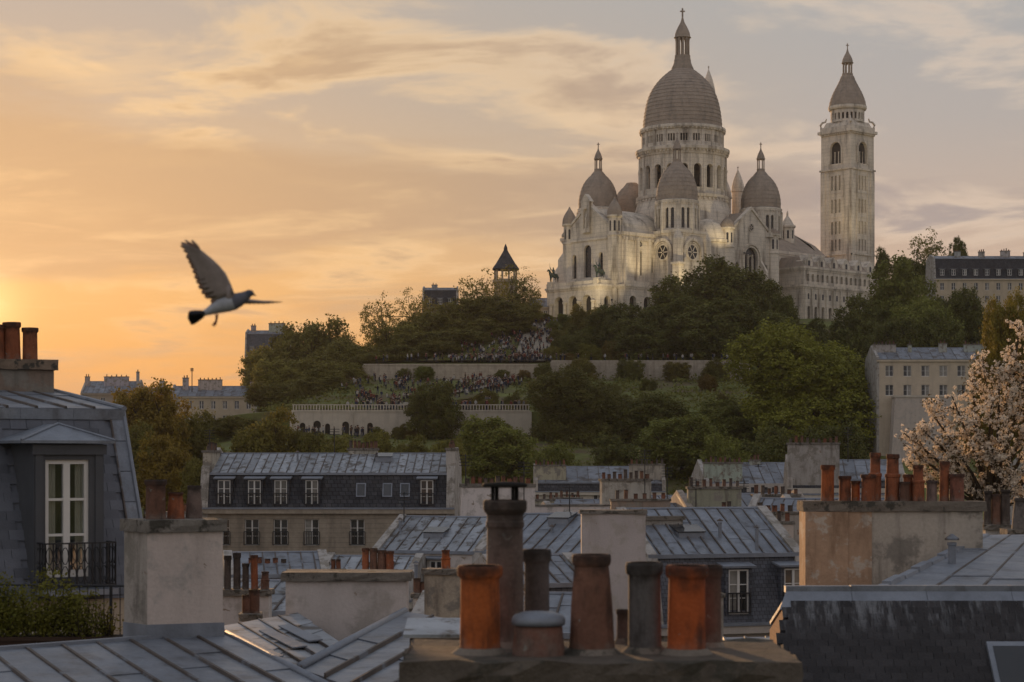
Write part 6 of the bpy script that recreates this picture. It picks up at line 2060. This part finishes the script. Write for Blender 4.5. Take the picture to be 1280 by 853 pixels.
# hilltop wood, left of the basilica
L_ = 'leafy tree in the dense wood on the left shoulder of the hill'
for px, yt, hw, Y, k, tn in ((345, 418, 40, 425, 0, OLIVE), (392, 402, 52, 432, 1, OLIVE), (330, 445, 38, 410, 2, OLIVE), (425, 425, 42, 420, 3, OLIVE), (380, 440, 50, 405, 0, OLIVE), (455, 430, 36, 425, 1, OLIVE),
                             (492, 408, 40, 440, 2, OLIVE), (530, 392, 40, 445, 3, OLIVE), (565, 382, 38, 448, 0, OLIVE), (590, 372, 42, 450, 1, OLIVE), (625, 372, 42, 445, 2, OLIVE), (655, 380, 34, 452, 3, OLIVE), (540, 415, 38, 430, 1, OLIVE), (610, 400, 36, 438, 0, OLIVE), (670, 392, 26, 455, 1, OLIVE),
                             (350, 452, 40, 385, 2, OLIVE), (395, 450, 42, 392, 3, OLIVE), (432, 452, 34, 398, 0, OLIVE), (340, 478, 34, 365, 1, OLIVE), (375, 472, 34, 375, 0, OLIVE), (412, 470, 30, 385, 2, OLIVE), (468, 440, 36, 415, 1, OLIVE), (505, 432, 36, 418, 3, OLIVE),
                             (555, 425, 34, 420, 2, OLIVE), (585, 410, 36, 428, 0, OLIVE), (640, 402, 34, 440, 3, OLIVE), (520, 408, 38, 432, 0, OLIVE)):
    wh = 'beside the tall narrow apartment block' if px < 390 else 'at the end of the upper retaining wall' if px < 470 else 'under the sparse crowned trees' if px < 560 else 'below the round tower by the crowded steps'
    tree('leafy tree in the hillside wood ' + wh, px, yt, hw, Y, k, tn, 'hillside wood ' + wh)
L_ = 'sparse crowned tree with sky showing through on the hilltop'
for px, yt, hw, Y, k in ((478, 368, 30, 450, 4), (516, 360, 28, 452, 5), (597, 338, 36, 456, 4), (640, 331, 34, 456, 5), (662, 350, 24, 457, 4), (415, 400, 34, 436, 5)):
    tree(L_, px, yt, hw, Y, k, OLIVE, 'sparse trees on the hilltop', hgt=None)
# wood before the basilica
L_ = 'round dark tree in the clipped wood right before the basilica'
for px, yt, hw, Y, k in ((848, 350, 50, 424, 0), (905, 327, 60, 426, 1), (955, 343, 42, 422, 2), (880, 372, 62, 412, 3), (815, 382, 42, 416, 1), (775, 386, 36, 420, 2), (764, 380, 34, 424, 3), (930, 378, 55, 410, 0), (975, 370, 24, 418, 1), (722, 412, 22, 414, 0), (985, 395, 26, 424, 2), (1012, 398, 24, 426, 0), (800, 400, 45, 410, 2), (960, 390, 42, 408, 3), (1000, 415, 30, 408, 1)):
    wh = 'before the portico terrace' if px < 790 else 'before the rose window tower' if px < 870 else 'before the transept gable' if px < 970 else 'before the sacristy wing'
    tree('round dark tree in the wood ' + wh, px, yt, hw, Y, k, DARKG, 'dark trees ' + wh)
# right of the tower
L_ = 'broad green tree on the slope below the bell tower'
for px, yt, hw, Y, k, tn in ((1122, 328, 52, 408, 0, GREEN), (1085, 372, 46, 400, 2, DARKG), (1150, 372, 46, 396, 1, GREEN), (1205, 362, 34, 402, 3, DARKG), (1055, 400, 34, 400, 0, DARKG), (1180, 392, 40, 385, 2, DARKG), (1120, 400, 40, 385, 1, DARKG)):
    tree(L_, px, yt, hw, Y, k, tn, 'trees below the bell tower')
tree('tall dark tree standing against the sky right of the bell tower', 1156, 287, 34, 480, 4, DARKG)
tree('small round tree just right of the bell tower shaft', 1104, 309, 11, 485, 0, DARKG, hgt=4)
tree('small conical evergreen above the mansard roof ridge', 1200, 297, 14, 475, 2, DARKG, hgt=5)
tree('low rounded tree between bell tower and tall dark tree', 1135, 322, 20, 482, 1, DARKG, hgt=4)
# lower slope
tree('large yellow green tree spreading before the cream house', 1010, 410, 106, 312, 6, (1.5, 1.5, 0.78), hgt=9.9)
tree('green tree at the side of the large yellow green one', 915, 500, 50, 318, 2, GREEN)
tree('bright green lower tree below the large yellow green one', 1075, 470, 42, 322, 0, GREEN)
tree('big dark rounded tree in the middle of the slope', 728, 464, 76, 322, 6, (0.75, 0.70, 0.58), hgt=7.5)
tree('dark tree filling the hollow beside the big rounded one', 815, 492, 50, 318, 3, (0.72, 0.72, 0.6))
tree('light green tree behind the white chimney wall', 622, 523, 56, 270, 2, (1.15, 1.2, 0.85), hgt=4.6)
tree('green tree behind the far zinc roofs', 852, 520, 58, 285, 1, (0.95, 1.0, 0.75))
tree('dark green tree over the low zinc roofs', 775, 545, 45, 270, 2, DARKG)
tree('dark tree left of the far white windowed house', 905, 545, 40, 262, 3, GREEN)
tree('dark tree above the tall party wall house', 960, 535, 50, 268, 0, DARKG)
tree('dark tree under the cream house retaining wall', 1040, 530, 45, 270, 1, DARKG)
tree('round tree standing before the lower retaining wall', 544, 478, 37, 324, 3, (0.85, 0.85, 0.65), hgt=4.6)
tree('low green tree beside the round one at the wall', 690, 555, 34, 255, 1, (1.0, 1.05, 0.8))
tree('autumn tinted tree beside the dormer house ridge', 182, 482, 56, 262, 1, AUTUMN)
tree('olive tree behind the left party wall of the slate mansard', 240, 515, 40, 270, 3, OLIVE)
tree('olive bush like tree over the slate mansard ridge', 332, 514, 46, 262, 0, (1.25, 1.05, 0.7))
tree('brownish tree lower down behind the three pot chimney', 210, 545, 44, 215, 2, AUTUMN)
tree('dull green tree behind the cream chimney pots', 262, 560, 34, 205, 0, OLIVE)
tree('dark small tree at the left edge of the slate mansard', 165, 530, 40, 240, 3, OLIVE)
for px, yt, hw, Y, k in ((386, 538, 26, 262, 1), (425, 545, 28, 255, 2), (470, 540, 30, 258, 3), (512, 545, 28, 252, 0), (560, 548, 26, 250, 1)):
    tree('low hedge tree along the ridge of the slate mansard', px, yt, hw, Y, k, (1.15, 1.05, 0.75), 'hedge trees behind the slate mansard')
tree('bronze leaved tree at the edge above the blossom', 1262, 372, 46, 160, 6, (1.15, 0.95, 0.6), hgt=6.2)
for px, yt, hw, Y, k, lb in ((292, 520, 34, 330, 1, 'olive tree on the bare bank left of the lower wall'), (318, 535, 30, 300, 2, 'small olive tree under the hillside wood'), (345, 508, 26, 345, 3, 'small tree at the left end of the lower wall'), (270, 530, 30, 345, 0, 'tree below the cream skyline house'), (225, 532, 30, 330, 2, 'tree under the low grey skyline roof')):
    tree(lb, px, yt, hw, Y, k, OLIVE)
tree('dark tree behind the blossom tree', 1262, 455, 60, 200, 3, DARKG)
tree('dark tree in the gap right of the cream house', 1250, 418, 34, 330, 2, OLIVE)

# shrubs on the lawns
SG = 'round shrubs on the hillside lawn'
for px, py, hw, Y in ((596, 500, 9, 352), (612, 497, 10, 356), (640, 500, 14, 350), (582, 505, 8, 348), (668, 470, 12, 380), (560, 512, 14, 342), (680, 505, 16, 345), (700, 500, 16, 348), (650, 512, 10, 340), (610, 512, 12, 338), (530, 512, 10, 338),
                      (712, 452, 14, 404), (735, 455, 16, 404), (690, 440, 14, 412), (765, 450, 18, 408), (800, 455, 16, 405), (810, 480, 18, 378), (885, 482, 16, 378), (760, 492, 16, 360), (905, 495, 14, 350), (725, 470, 16, 396), (788, 468, 18, 396), (846, 468, 18, 396), (892, 466, 16, 396), (505, 474, 9, 397), (628, 470, 9, 397), (470, 530, 14, 326), (500, 530, 14, 325), (515, 535, 12, 324), (590, 532, 14, 325), (630, 535, 14, 325), (700, 432, 14, 430), (712, 424, 14, 438), (728, 420, 16, 442), (745, 418, 16, 446), (700, 440, 16, 420), (720, 440, 18, 418), (740, 436, 18, 424), (690, 428, 10, 440), (705, 414, 10, 450), (655, 462, 12, 397), (530, 478, 12, 396), (680, 466, 12, 397)):
    X = PX(px, Y)
    r = hw * Y / F * TRND.uniform(0.65, 1.25)
    wh = 'before the niches of the lower wall' if Y < 330 else 'on the lawn above the lower wall' if Y < 362 else 'against the foot of the upper wall' if Y < 399 else 'beside the stairs above the upper wall'
    t = thing('shrub', 'round clipped shrub ' + wh, 'shrub', (X, Y, hill(X, Y)), TRND.uniform(0, 6), 'shrubs ' + wh)
    c = link('foliage', PROTO[TRND.randrange(4)][0], t)
    c.location = (0, 0, r * 0.6)
    c.scale = (r * TRND.uniform(0.8, 1.4), r, r * TRND.uniform(0.6, 1.0))
    c.color = (*[q * TRND.uniform(0.7, 1.0) for q in OLIVE], 1)

# undergrowth covering the banks
rs = np.random.RandomState(31)
C = []
for (p0, p1, y0, y1, n, h) in ((690, 935, 340, 398, 4200, 2.0), (365, 660, 250, 326, 2600, 1.4), (660, 1000, 250, 335, 3000, 1.8), (690, 1010, 402, 440, 4000, 2.0), (640, 700, 338, 396, 1200, 1.2), (420, 600, 340, 396, 500, 0.8), (330, 460, 336, 400, 2600, 1.2), (540, 640, 404, 440, 1500, 1.0), (980, 1120, 380, 440, 2500, 2.0)):
    k = n // 14
    Yc_ = rs.uniform(y0, y1, k)
    Xc_ = (rs.uniform(p0, p1, k) - 640) * Yc_ / F
    for x, y in zip(Xc_, Yc_):
        if 329.0 < y < 332 or 398.5 < y < 402:
            continue
        z = hill(x, y)
        hh_ = h * rs.uniform(0.3, 1)
        q = rs.normal(size=(14, 3)) * np.array([0.8, 0.8, 0.35 * hh_]) + np.array([x, y, z + 0.45 * hh_])
        q[:, 2] = np.maximum(q[:, 2], z + 0.02)
        C.append(q)
C = np.vstack(C)
me = leaf_mesh('undergrowth', C, rs.normal(size=C.shape) + np.array([0, -0.4, 0.7]), rs.uniform(0.16, 0.42, len(C)), 'leaf', 9)
tag(link('undergrowth', me, None, (0.85, 0.85, 0.7)), 'low scrub and hedges covering the banks of the hill', 'undergrowth', kind='stuff')
# ------------------------------------------------------------------ blossom tree
Yb = 60.0
rs = np.random.RandomState(8)
bt = thing('blossom_tree', 'tree covered in cream pink blossom beside the wide stained chimney', 'tree', (PX(1235, Yb), Yb, 0))
bx, bz = PX(1235, Yb), 0
m = MB()
root = Vector((0.2, 0, 12))
hub = Vector((0.1, 0, PZ(640, Yb)))
m.tube([Vector((0.3, 0, 0)), root, hub], [0.3, 0.22, 0.17], 8)
tips = []
rr = random.Random(21)


def lobepix(px, py, dy):
    return Vector((PX(px, Yb + dy) - bx, dy, PZ(py, Yb + dy)))


for px, py, dy in ((1135, 560, 0.2), (1150, 535, -0.5), (1165, 585, 0.6), (1160, 510, 0.3), (1185, 545, -0.9), (1190, 495, 0.2), (1200, 590, -0.6), (1215, 520, -1.0), (1215, 470, 0.4), (1235, 560, -1.1), (1240, 500, -0.8), (1250, 455, 0.1), (1262, 535, -1.2), (1270, 485, -0.5), (1268, 590, -0.8), (1292, 520, -0.6), (1290, 455, 0.2), (1300, 575, -0.7), (1225, 605, -0.2), (1145, 590, 0.5), (1175, 560, 0.2), (1280, 620, -0.4), (1320, 490, 0), (1330, 560, 0), (1228, 445, 1.0), (1265, 432, 0.6), (1275, 405, 0.6), (1290, 420, 0.5), (1180, 600, 0.4), (1128, 540, 0.4), (1250, 585, 0.3)):
    e = lobepix(px, py, dy)
    mid = hub.lerp(e, 0.5) + Vector((rr.uniform(-.15, .15), rr.uniform(-.15, .15), rr.uniform(-.05, .2)))
    m.tube([hub, mid, e], [0.09, 0.05, 0.018], 5)
    tips.append((mid, e))
    for _ in range(5):
        d = Vector((rr.gauss(0, 1), rr.gauss(0, 1), rr.gauss(0.3, 1))).normalized()
        s = mid.lerp(e, rr.uniform(0.2, 1.0))
        q = s + d * rr.uniform(0.3, 0.65)
        m.tube([s, s.lerp(q, 0.5) + Vector((0, 0, 0.04)), q], [0.022, 0.014, 0.006], 4)
        tips.append((s, q))
m.build('branches', 'bark', bt)
cl, lv = [], []
for s, q in tips:
    L = (q - s).length
    for _ in range(int(9 + L * 15)):
        u = rr.uniform(0.15, 1.05)
        c = s.lerp(q, u) + Vector((rr.gauss(0, .09), rr.gauss(0, .09), rr.gauss(0, .09)))
        cl.append(c)
    for _ in range(int(3 + L * 7)):
        lv.append(s.lerp(q, rr.uniform(0.1, 1)) + Vector((rr.gauss(0, .13), rr.gauss(0, .13), rr.gauss(0, .12))))
cl = np.array([tuple(c) for c in cl])
k = 13
idx = np.repeat(np.arange(len(cl)), k)
d = rs.normal(size=(len(idx), 3))
d /= np.linalg.norm(d, axis=1)[:, None]
pts = cl[idx] + d * 0.062 * rs.uniform(0.6, 1.1, len(idx))[:, None]
me = leaf_mesh('blossom', pts, d + 0.5 * rs.normal(size=d.shape), rs.uniform(0.020, 0.038, len(idx)), 'blossom', 3, 0.8)
link('blossom', me, bt)
lv = np.array([tuple(c) for c in lv])
idx = np.repeat(np.arange(len(lv)), 6)
d = rs.normal(size=(len(idx), 3))
pts = lv[idx] + d * 0.06
me = leaf_mesh('leaves', pts, rs.normal(size=d.shape) + np.array([0, 0, .4]), rs.uniform(0.03, 0.06, len(idx)), 'blossom_leaf', 4, 0.5)
link('leaves', me, bt)

# ------------------------------------------------------------------ planter shrubs
def bush(label, px, py, Y, rx, rz_, n, tint, seed):
    t = thing('potted_shrub', label, 'shrub', P(px, py, Y))
    rs2 = np.random.RandomState(seed)
    m = MB()
    C = []
    for k in range(26):
        a = rs2.uniform(0, 2 * PI)
        q = rs2.uniform(0, 1) ** 0.6
        e = Vector((rx * q * math.cos(a), 0.22 * q * math.sin(a), rz_ * rs2.uniform(0.4, 1.15)))
        m.tube([(e.x * 0.5, e.y * 0.5, 0), (e.x * 0.8, e.y * 0.8, e.z * 0.6), e], [0.008, 0.006, 0.003], 4)
        for _ in range(n // 26):
            u = rs2.uniform(0.25, 1.05)
            C.append((e.x * (0.5 + 0.5 * u) + rs2.normal() * 0.075, e.y * u + rs2.normal() * 0.06, e.z * u + rs2.normal() * 0.06))
    m.build('stems', 'bark', t)
    C = np.array(C)
    me = leaf_mesh('foliage', C, rs2.normal(size=C.shape) + np.array([0, -0.3, 0.6]), rs2.uniform(0.016, 0.034, len(C)), 'leaf', seed, 0.6)
    link('foliage', me, t, tint)


bush('dense leafy shrub filling the planter under the balcony', 42, 800, 27.5, 0.75, 0.80, 6200, (1.0, 0.95, 0.6), 1)
bush('shrub at the outer end of the planter trough', -12, 800, 27.5, 0.5, 0.82, 2600, (0.9, 0.95, 0.65), 2)
bush('thin leafy shrub beside the railing post', 104, 800, 27.5, 0.4, 0.62, 1700, (0.95, 0.9, 0.6), 3)
bush('sparse twiggy plant at the chimney end of the planter', 134, 800, 27.6, 0.16, 0.42, 350, (1.0, 0.8, 0.5), 4)

# ------------------------------------------------------------------ people
def person_mesh(i, seated=False, stride=0.12):
    m = MB()
    fi = []

    def mark(k, mat):
        fi.extend([mat] * (len(m.f) - len(fi)))
    if seated:
        for s in (-1, 1):
            m.tube([(0, 0.1 * s, 0.45), (0.42, 0.12 * s, 0.46), (0.46, 0.12 * s, 0.05)], [0.10, 0.085, 0.06], 6)
        z0 = 0.42
    else:
        for s in (-1, 1):
            m.tube([(0, 0.09 * s, 0.88), (stride * s * 0.6, 0.1 * s, 0.48), (stride * s, 0.1 * s, 0.03)], [0.10, 0.075, 0.05], 6)
            m.box(stride * s - 0.08, stride * s + 0.16, 0.1 * s - 0.05, 0.1 * s + 0.05, 0, 0.07)
        z0 = 0.82
    mark(0, 1)
    rings = []
    for z, a, b in ((0, .15, .11), (.15, .15, .11), (.38, .2, .12), (.55, .2, .11), (.62, .08, .07)):
        rings.append([(b * math.cos(q), a * math.sin(q), z0 + z) for q in [2 * PI * j / 8 for j in range(8)]])
    m.loft(rings)
    for s in (-1, 1):
        m.tube([(0, 0.2 * s, z0 + .52), (0.03, 0.25 * s, z0 + .27), (0.12, 0.2 * s, z0 + .05)], [0.06, 0.05, 0.035], 5)
    mark(0, 0)
    m.lathe([(0.05, z0 + .6), (0.055, z0 + .66), (0.095, z0 + .72), (0.1, z0 + .8), (0.07, z0 + .87), (0.02, z0 + .89)], 8)
    mark(0, 2)
    m.lathe([(0.108, z0 + .78), (0.108, z0 + .84), (0.075, z0 + .9), (0.02, z0 + .915)], 8, -0.012, 0)
    mark(0, 3)
    return m, fi


def people_mesh(i, top, legs, seated=False):
    m, fi = person_mesh(i, seated, 0.1 + 0.05 * (i % 3))
    me = m.mesh('person')
    for mt in (CLOTH[top], CLOTH[legs], MT['skin'], CLOTH[0]):
        me.materials.append(mt)
    me.polygons.foreach_set('material_index', fi)
    return me


KINDS_P = [('black coat', people_mesh(0, 0, 1)), ('white top', people_mesh(1, 3, 1)), ('red jacket', people_mesh(2, 4, 0)), ('brown coat', people_mesh(3, 2, 0)), ('navy jacket', people_mesh(4, 1, 5)), ('grey jacket', people_mesh(5, 5, 0))]
SEATED = [people_mesh(6, 0, 1, True), people_mesh(7, 3, 1, True), people_mesh(8, 2, 5, True)]
PR = random.Random(77)
PLACES = [('standing by the niches of the lower wall', 372, 470, 324.5, 327.8, 26), ('on the terrace above the lower wall', 440, 655, 333.5, 341, 44), ('at the balustrade of the upper wall', 470, 930, 401.6, 406, 62)]
for place, p0, p1, y0, y1, n in PLACES:
    for k in range(n):
        Y = PR.uniform(y0, y1)
        X = PX(PR.uniform(p0, p1), Y)
        nm, me = PR.choice(KINDS_P)
        o = link('person', me)
        o.location = (X, Y, hill(X, Y) + (0.33 if y0 > 330 else 0.12))
        o.rotation_euler.z = PR.uniform(0, 6.28)
        o.scale = (1, 1, PR.uniform(0.93, 1.08))
        tag(o, 'person in a %s %s' % (nm, place), 'person', 'people ' + place)
# the mass of people sitting and standing on the steps
cm = MB()
cmi = []
bases = []
for me in [q[1] for q in KINDS_P] + SEATED:
    co = np.empty(len(me.vertices) * 3, dtype=np.float32)
    me.vertices.foreach_get('co', co)
    bases.append((co.reshape(-1, 3), [tuple(p.vertices) for p in me.polygons], [(me.materials[p.material_index]) for p in me.polygons]))
CM = CLOTH + [MT['skin']]
spots = []
for _ in range(230):
    Y = PR.uniform(404, 452)
    px = 640 + (Y - 404) * 0.55 + PR.gauss(0, 22)
    spots.append((px, Y))
for _ in range(150):
    u = PR.random()
    spots.append((446 + 200 * u + PR.gauss(0, 12), 345 + 46 * u + PR.gauss(0, 5)))
for _ in range(90):
    spots.append((PR.uniform(560, 690), PR.uniform(402, 410)))
for _ in range(70):
    spots.append((PR.uniform(470, 640), PR.uniform(372, 396)))
for _ in range(46):
    u = PR.random()
    cx_, cy_ = (PR.uniform(430, 640), PR.uniform(343, 394)) if u < 0.6 else (PR.uniform(560, 690), PR.uniform(404, 440))
    for _k in range(PR.randrange(3, 9)):
        spots.append((cx_ + PR.gauss(0, 4), cy_ + PR.gauss(0, 2.0)))
for px, Y in spots:
    if 328.5 < Y < 331.5 or 398.3 < Y < 401.3:
        continue
    X = PX(px, Y)
    co, fs, mts = bases[PR.randrange(len(bases))]
    a = PR.uniform(0, 6.28)
    c, s = math.cos(a), math.sin(a)
    z = hill(X, Y) + 0.12
    b0 = len(cm.v)
    cm.v.extend((X + x * c - y * s, Y + x * s + y * c, z + zz) for x, y, zz in co.tolist())
    for f_, mt in zip(fs, mts):
        cm.f.append(tuple(b0 + q for q in f_))
        cmi.append(CM.index(mt))
me = cm.mesh('crowd')
for q in CM:
    me.materials.append(q)
me.polygons.foreach_set('material_index', cmi)
tag(link('crowd', me), 'crowd of people sitting and standing on the steps and lawns below the basilica', 'crowd', kind='stuff')

# ------------------------------------------------------------------ pigeon
Yv = 9.3
kv = Yv / F / 6.09


def B(zx_, zy_, dy=0.0):
    """point of the bird from the enlarged photo, metres around its middle"""
    return Vector(((zx_ - 420) * kv, dy, (600 - zy_) * kv))


pg = MB()
pm = []


def pmark(mat):
    pm.extend([mat] * (len(pg.f) - len(pm)))


# body: one loft from tail root to beak tip
secs = [((250, 690), 16, 20), ((300, 670), 28, 30), ((350, 645), 44, 50), ((400, 622), 58, 66), ((450, 605), 66, 72), ((500, 592), 66, 66), ((545, 575), 54, 52), ((580, 556), 42, 40), ((605, 540), 34, 33), ((622, 530), 31, 31), ((638, 530), 24, 24), ((650, 538), 11, 10), ((662, 544), 5, 5), ((672, 550), 1.5, 1.5)]
rings = []
for k, ((sx, sy), rv, rw) in enumerate(secs):
    a = B(*secs[max(0, k - 1)][0])
    b = B(*secs[min(len(secs) - 1, k + 1)][0])
    d = (b - a).normalized()
    n_ = Vector((-d.z, 0, d.x))
    c = B(sx, sy)
    rings.append([c + n_ * (rv * kv * math.sin(q)) + Vector((0, 1, 0)) * (rw * kv * math.cos(q)) for q in [2 * PI * j / 16 for j in range(16)]])
pg.loft(rings)
nb_ = len(secs) - 1
for k in range(nb_):
    pm.extend([(0 if k < 5 else 1 if k < 8 else 2 if k < 11 else 3)] * 16)
pmark(0)


def feather(root, tip, wid, side, thick=0.0012, n=5):
    """thin blade with a rounded end"""
    ax = (tip - root)
    L = ax.length
    ax.normalize()
    sd = ax.cross(Vector((0, 1, 0)))
    if side.y < 0.5 and sd.length > 0.3 and not side.x == 1.0:
        sd = (sd.normalized() + Vector((0, -0.22, 0))).normalized()
    else:
        sd = (side - ax * side.dot(ax)).normalized()
    nn = ax.cross(sd)
    prof = [(0.0, 0.45), (0.25, 0.9), (0.6, 1.0), (0.85, 0.85), (0.96, 0.5), (1.0, 0.12)]
    r = []
    for u, ww_ in prof:
        c = root + ax * (L * u)
        h_ = sd * (wid * ww_ / 2)
        r.append([c - h_, c - nn * thick, c + h_, c + nn * thick])
    pg.loft(r)


# tail fan
for k in range(9):
    u = (k - 4) / 4
    feather(B(285, 678, 0.004 * k - .016), B(150 + 12 * abs(u), 722 + 38 * u, 0.035 * u), 0.028, Vector((0.3, 0.25 * u, 1)))
pmark(3)
# raised near wing: leading edge from the shoulder to the tip, flight feathers behind it
lead = [(490, 545), (470, 470), (440, 395), (395, 335), (345, 285), (300, 245), (268, 215)]
LEADP = [B(x, y, -0.03 - 0.012 * i) for i, (x, y) in enumerate(lead)]


def lead_at(u):
    q = u * (len(LEADP) - 1)
    i = min(len(LEADP) - 2, int(q))
    return LEADP[i].lerp(LEADP[i + 1], q - i)


trail = [(330, 600), (285, 560), (262, 530), (240, 490), (225, 450), (212, 415), (200, 372), (186, 330), (172, 295), (155, 255), (135, 215), (116, 180), (122, 158), (152, 138), (205, 140), (232, 165)]
for i, (x, y) in enumerate(trail):
    u = i / (len(trail) - 1)
    root_ = lead_at(min(1.0, 0.06 + 0.98 * u ** 0.9))
    tip = B(x, y, -0.02 - 0.085 * u)
    feather(root_, tip, (0.046 if i < 10 else 0.022 if i < 13 else 0.014), Vector((0.4, 0.15, 1)))
pmark(4)
# coverts: one smooth upper wing surface over the feather roots
gr_a, gr_b = [], []
nu, nv = 16, 7
for iu in range(nu + 1):
    u = iu / nu
    a = lead_at(min(1.0, 0.02 + 0.97 * u))
    q = u * (len(trail) - 4)
    i0 = int(q)
    tx0, tx1 = trail[i0], trail[min(len(trail) - 1, i0 + 1)]
    e = B(tx0[0] + (tx1[0] - tx0[0]) * (q - i0), tx0[1] + (tx1[1] - tx0[1]) * (q - i0), -0.02 - 0.085 * u)
    ra, rb = [], []
    for iv in range(nv + 1):
        v = iv / nv
        p = a.lerp(e, v * (0.84 + 0.02 * (iu % 2)))
        bow = 0.010 * math.sin(PI * min(1, v * 1.1 + 0.1))
        ra.append(p + Vector((0, -0.004 - bow, 0)))
        rb.append(p + Vector((0, 0.003, 0)))
    gr_a.append(ra + rb[::-1])
pg.loft(gr_a)
pmark(5)
pg.tube(LEADP, [0.016, 0.013, 0.011, 0.009, 0.007, 0.006, 0.004], 8)
pg.tube([B(470, 575, -0.015), B(478, 545, -0.028), LEADP[1]], [0.026, 0.02, 0.014], 8)
pmark(5)
# far wing stretched forward, seen edge on
fl_ = [B(560, 575, 0.035), B(610, 578, 0.08), B(690, 577, 0.14), B(760, 566, 0.2)]
pg.tube(fl_, [0.014, 0.010, 0.007, 0.003], 8)
for i in range(11):
    u = i / 10
    q = u * 3
    j = min(2, int(q))
    a = fl_[j].lerp(fl_[j + 1], q - j)
    feather(a, a + Vector((-0.03 + 0.065 * u, 0.10 - 0.02 * u, -0.012 + 0.014 * u)), 0.026, Vector((1, 0, 0.1)))
pmark(5)
# feet
for dy in (-0.012, 0.012):
    f0 = B(372, 690, dy)
    f1 = B(368, 738, dy)
    pg.tube([f0, f1], [0.006, 0.0035], 6)
    for ex, ey in ((338, 778), (348, 782), (360, 768)):
        pg.tube([f1, B(ex, ey, dy * 1.5)], [0.0035, 0.0018], 5)
pmark(6)
me = pg.mesh('pigeon')
for nm, c in (('feather_belly', (0.40, 0.41, 0.44)), ('feather_breast', (0.14, 0.14, 0.165)), ('feather_neck', (0.075, 0.085, 0.11)), ('feather_dark', (0.035, 0.035, 0.042)), ('flight_feather', (0.33, 0.25, 0.205)), ('feather_wing', (0.31, 0.26, 0.24)), ('pigeon_foot', (0.17, 0.05, 0.045))):
    me.materials.append(make_mat(nm, c, 0.75, 0.3, 40, fine=0.15, fscale=150, transl=0.35 if nm == 'flight_feather' else 0.0))
me.polygons.foreach_set('material_index', pm)
me.polygons.foreach_set('use_smooth', [True] * len(me.polygons))
pig = link('pigeon', me)
pig.location = P(210 + 420 / 6.09, 280 + 600 / 6.09, Yv)
tag(pig, 'grey pigeon in flight with one wing raised against the sunset', 'pigeon')

# ------------------------------------------------------------------ aerials
for lab, px, py, Y, h in (('thin television aerial on the white chimney wall', 582, 604, 106, 1.6), ('thin television aerial above the far zinc roof', 806, 598, 120, 1.8), ('slim mast on the cream skyline house', 240, 484, 402, 4.0),
                          ('small aerial behind the brown chimney block', 834, 612, 117, 1.4), ('aerial on the white chimney wall end', 655, 604, 106, 1.2), ('aerial on the long slate mansard party wall', 262, 566, 130, 1.6), ('aerial over the middle stack of the slate mansard', 418, 562, 133, 1.5), ('aerial beside the stubby grey chimney', 930, 628, 136, 1.6), ('tall aerial over the tall party wall house', 1060, 562, 151, 1.8), ('aerial on the pale zinc roof ridge', 505, 650, 103, 1.5), ('aerial over the seamed roof left of the pale chimney', 712, 640, 95, 1.3), ('aerial behind the pale chimney wall of the low zinc roof', 870, 628, 121, 1.5), ('slim aerial over the row of white windows', 948, 606, 184, 2.0)):
    t = thing('television_aerial', lab, 'aerial', P(px, py, Y))
    MB().tube([(0, 0, -1.0), (0, 0, h)], 0.03 * max(1, Y / 120), 5).build('mast', 'iron', t)
    m = MB()
    for k in range(4):
        m.tube([(-0.35, 0, h - 0.1 - 0.18 * k), (0.35, 0, h - 0.1 - 0.18 * k)], 0.018 * max(1, Y / 120), 4)
    m.build('elements', 'iron', t)

# ------------------------------------------------------------------ evening haze
hz = bpy.data.materials.new('evening_haze')
hz.use_nodes = True
hz.node_tree.nodes.clear()
pv = N(hz.node_tree, 'ShaderNodeVolumePrincipled', {'Color': (0.9, 0.88, 0.86, 1), 'Density': 0.00006, 'Anisotropy': 0.2})
N(hz.node_tree, 'ShaderNodeOutputMaterial', {'Volume': pv.outputs[0]})
m = MB().box(-3010, 3010, -310, 3010, -1.0, 145)
tag(m.build('haze', hz), 'thin evening haze in the air over the city', 'haze', kind='stuff')
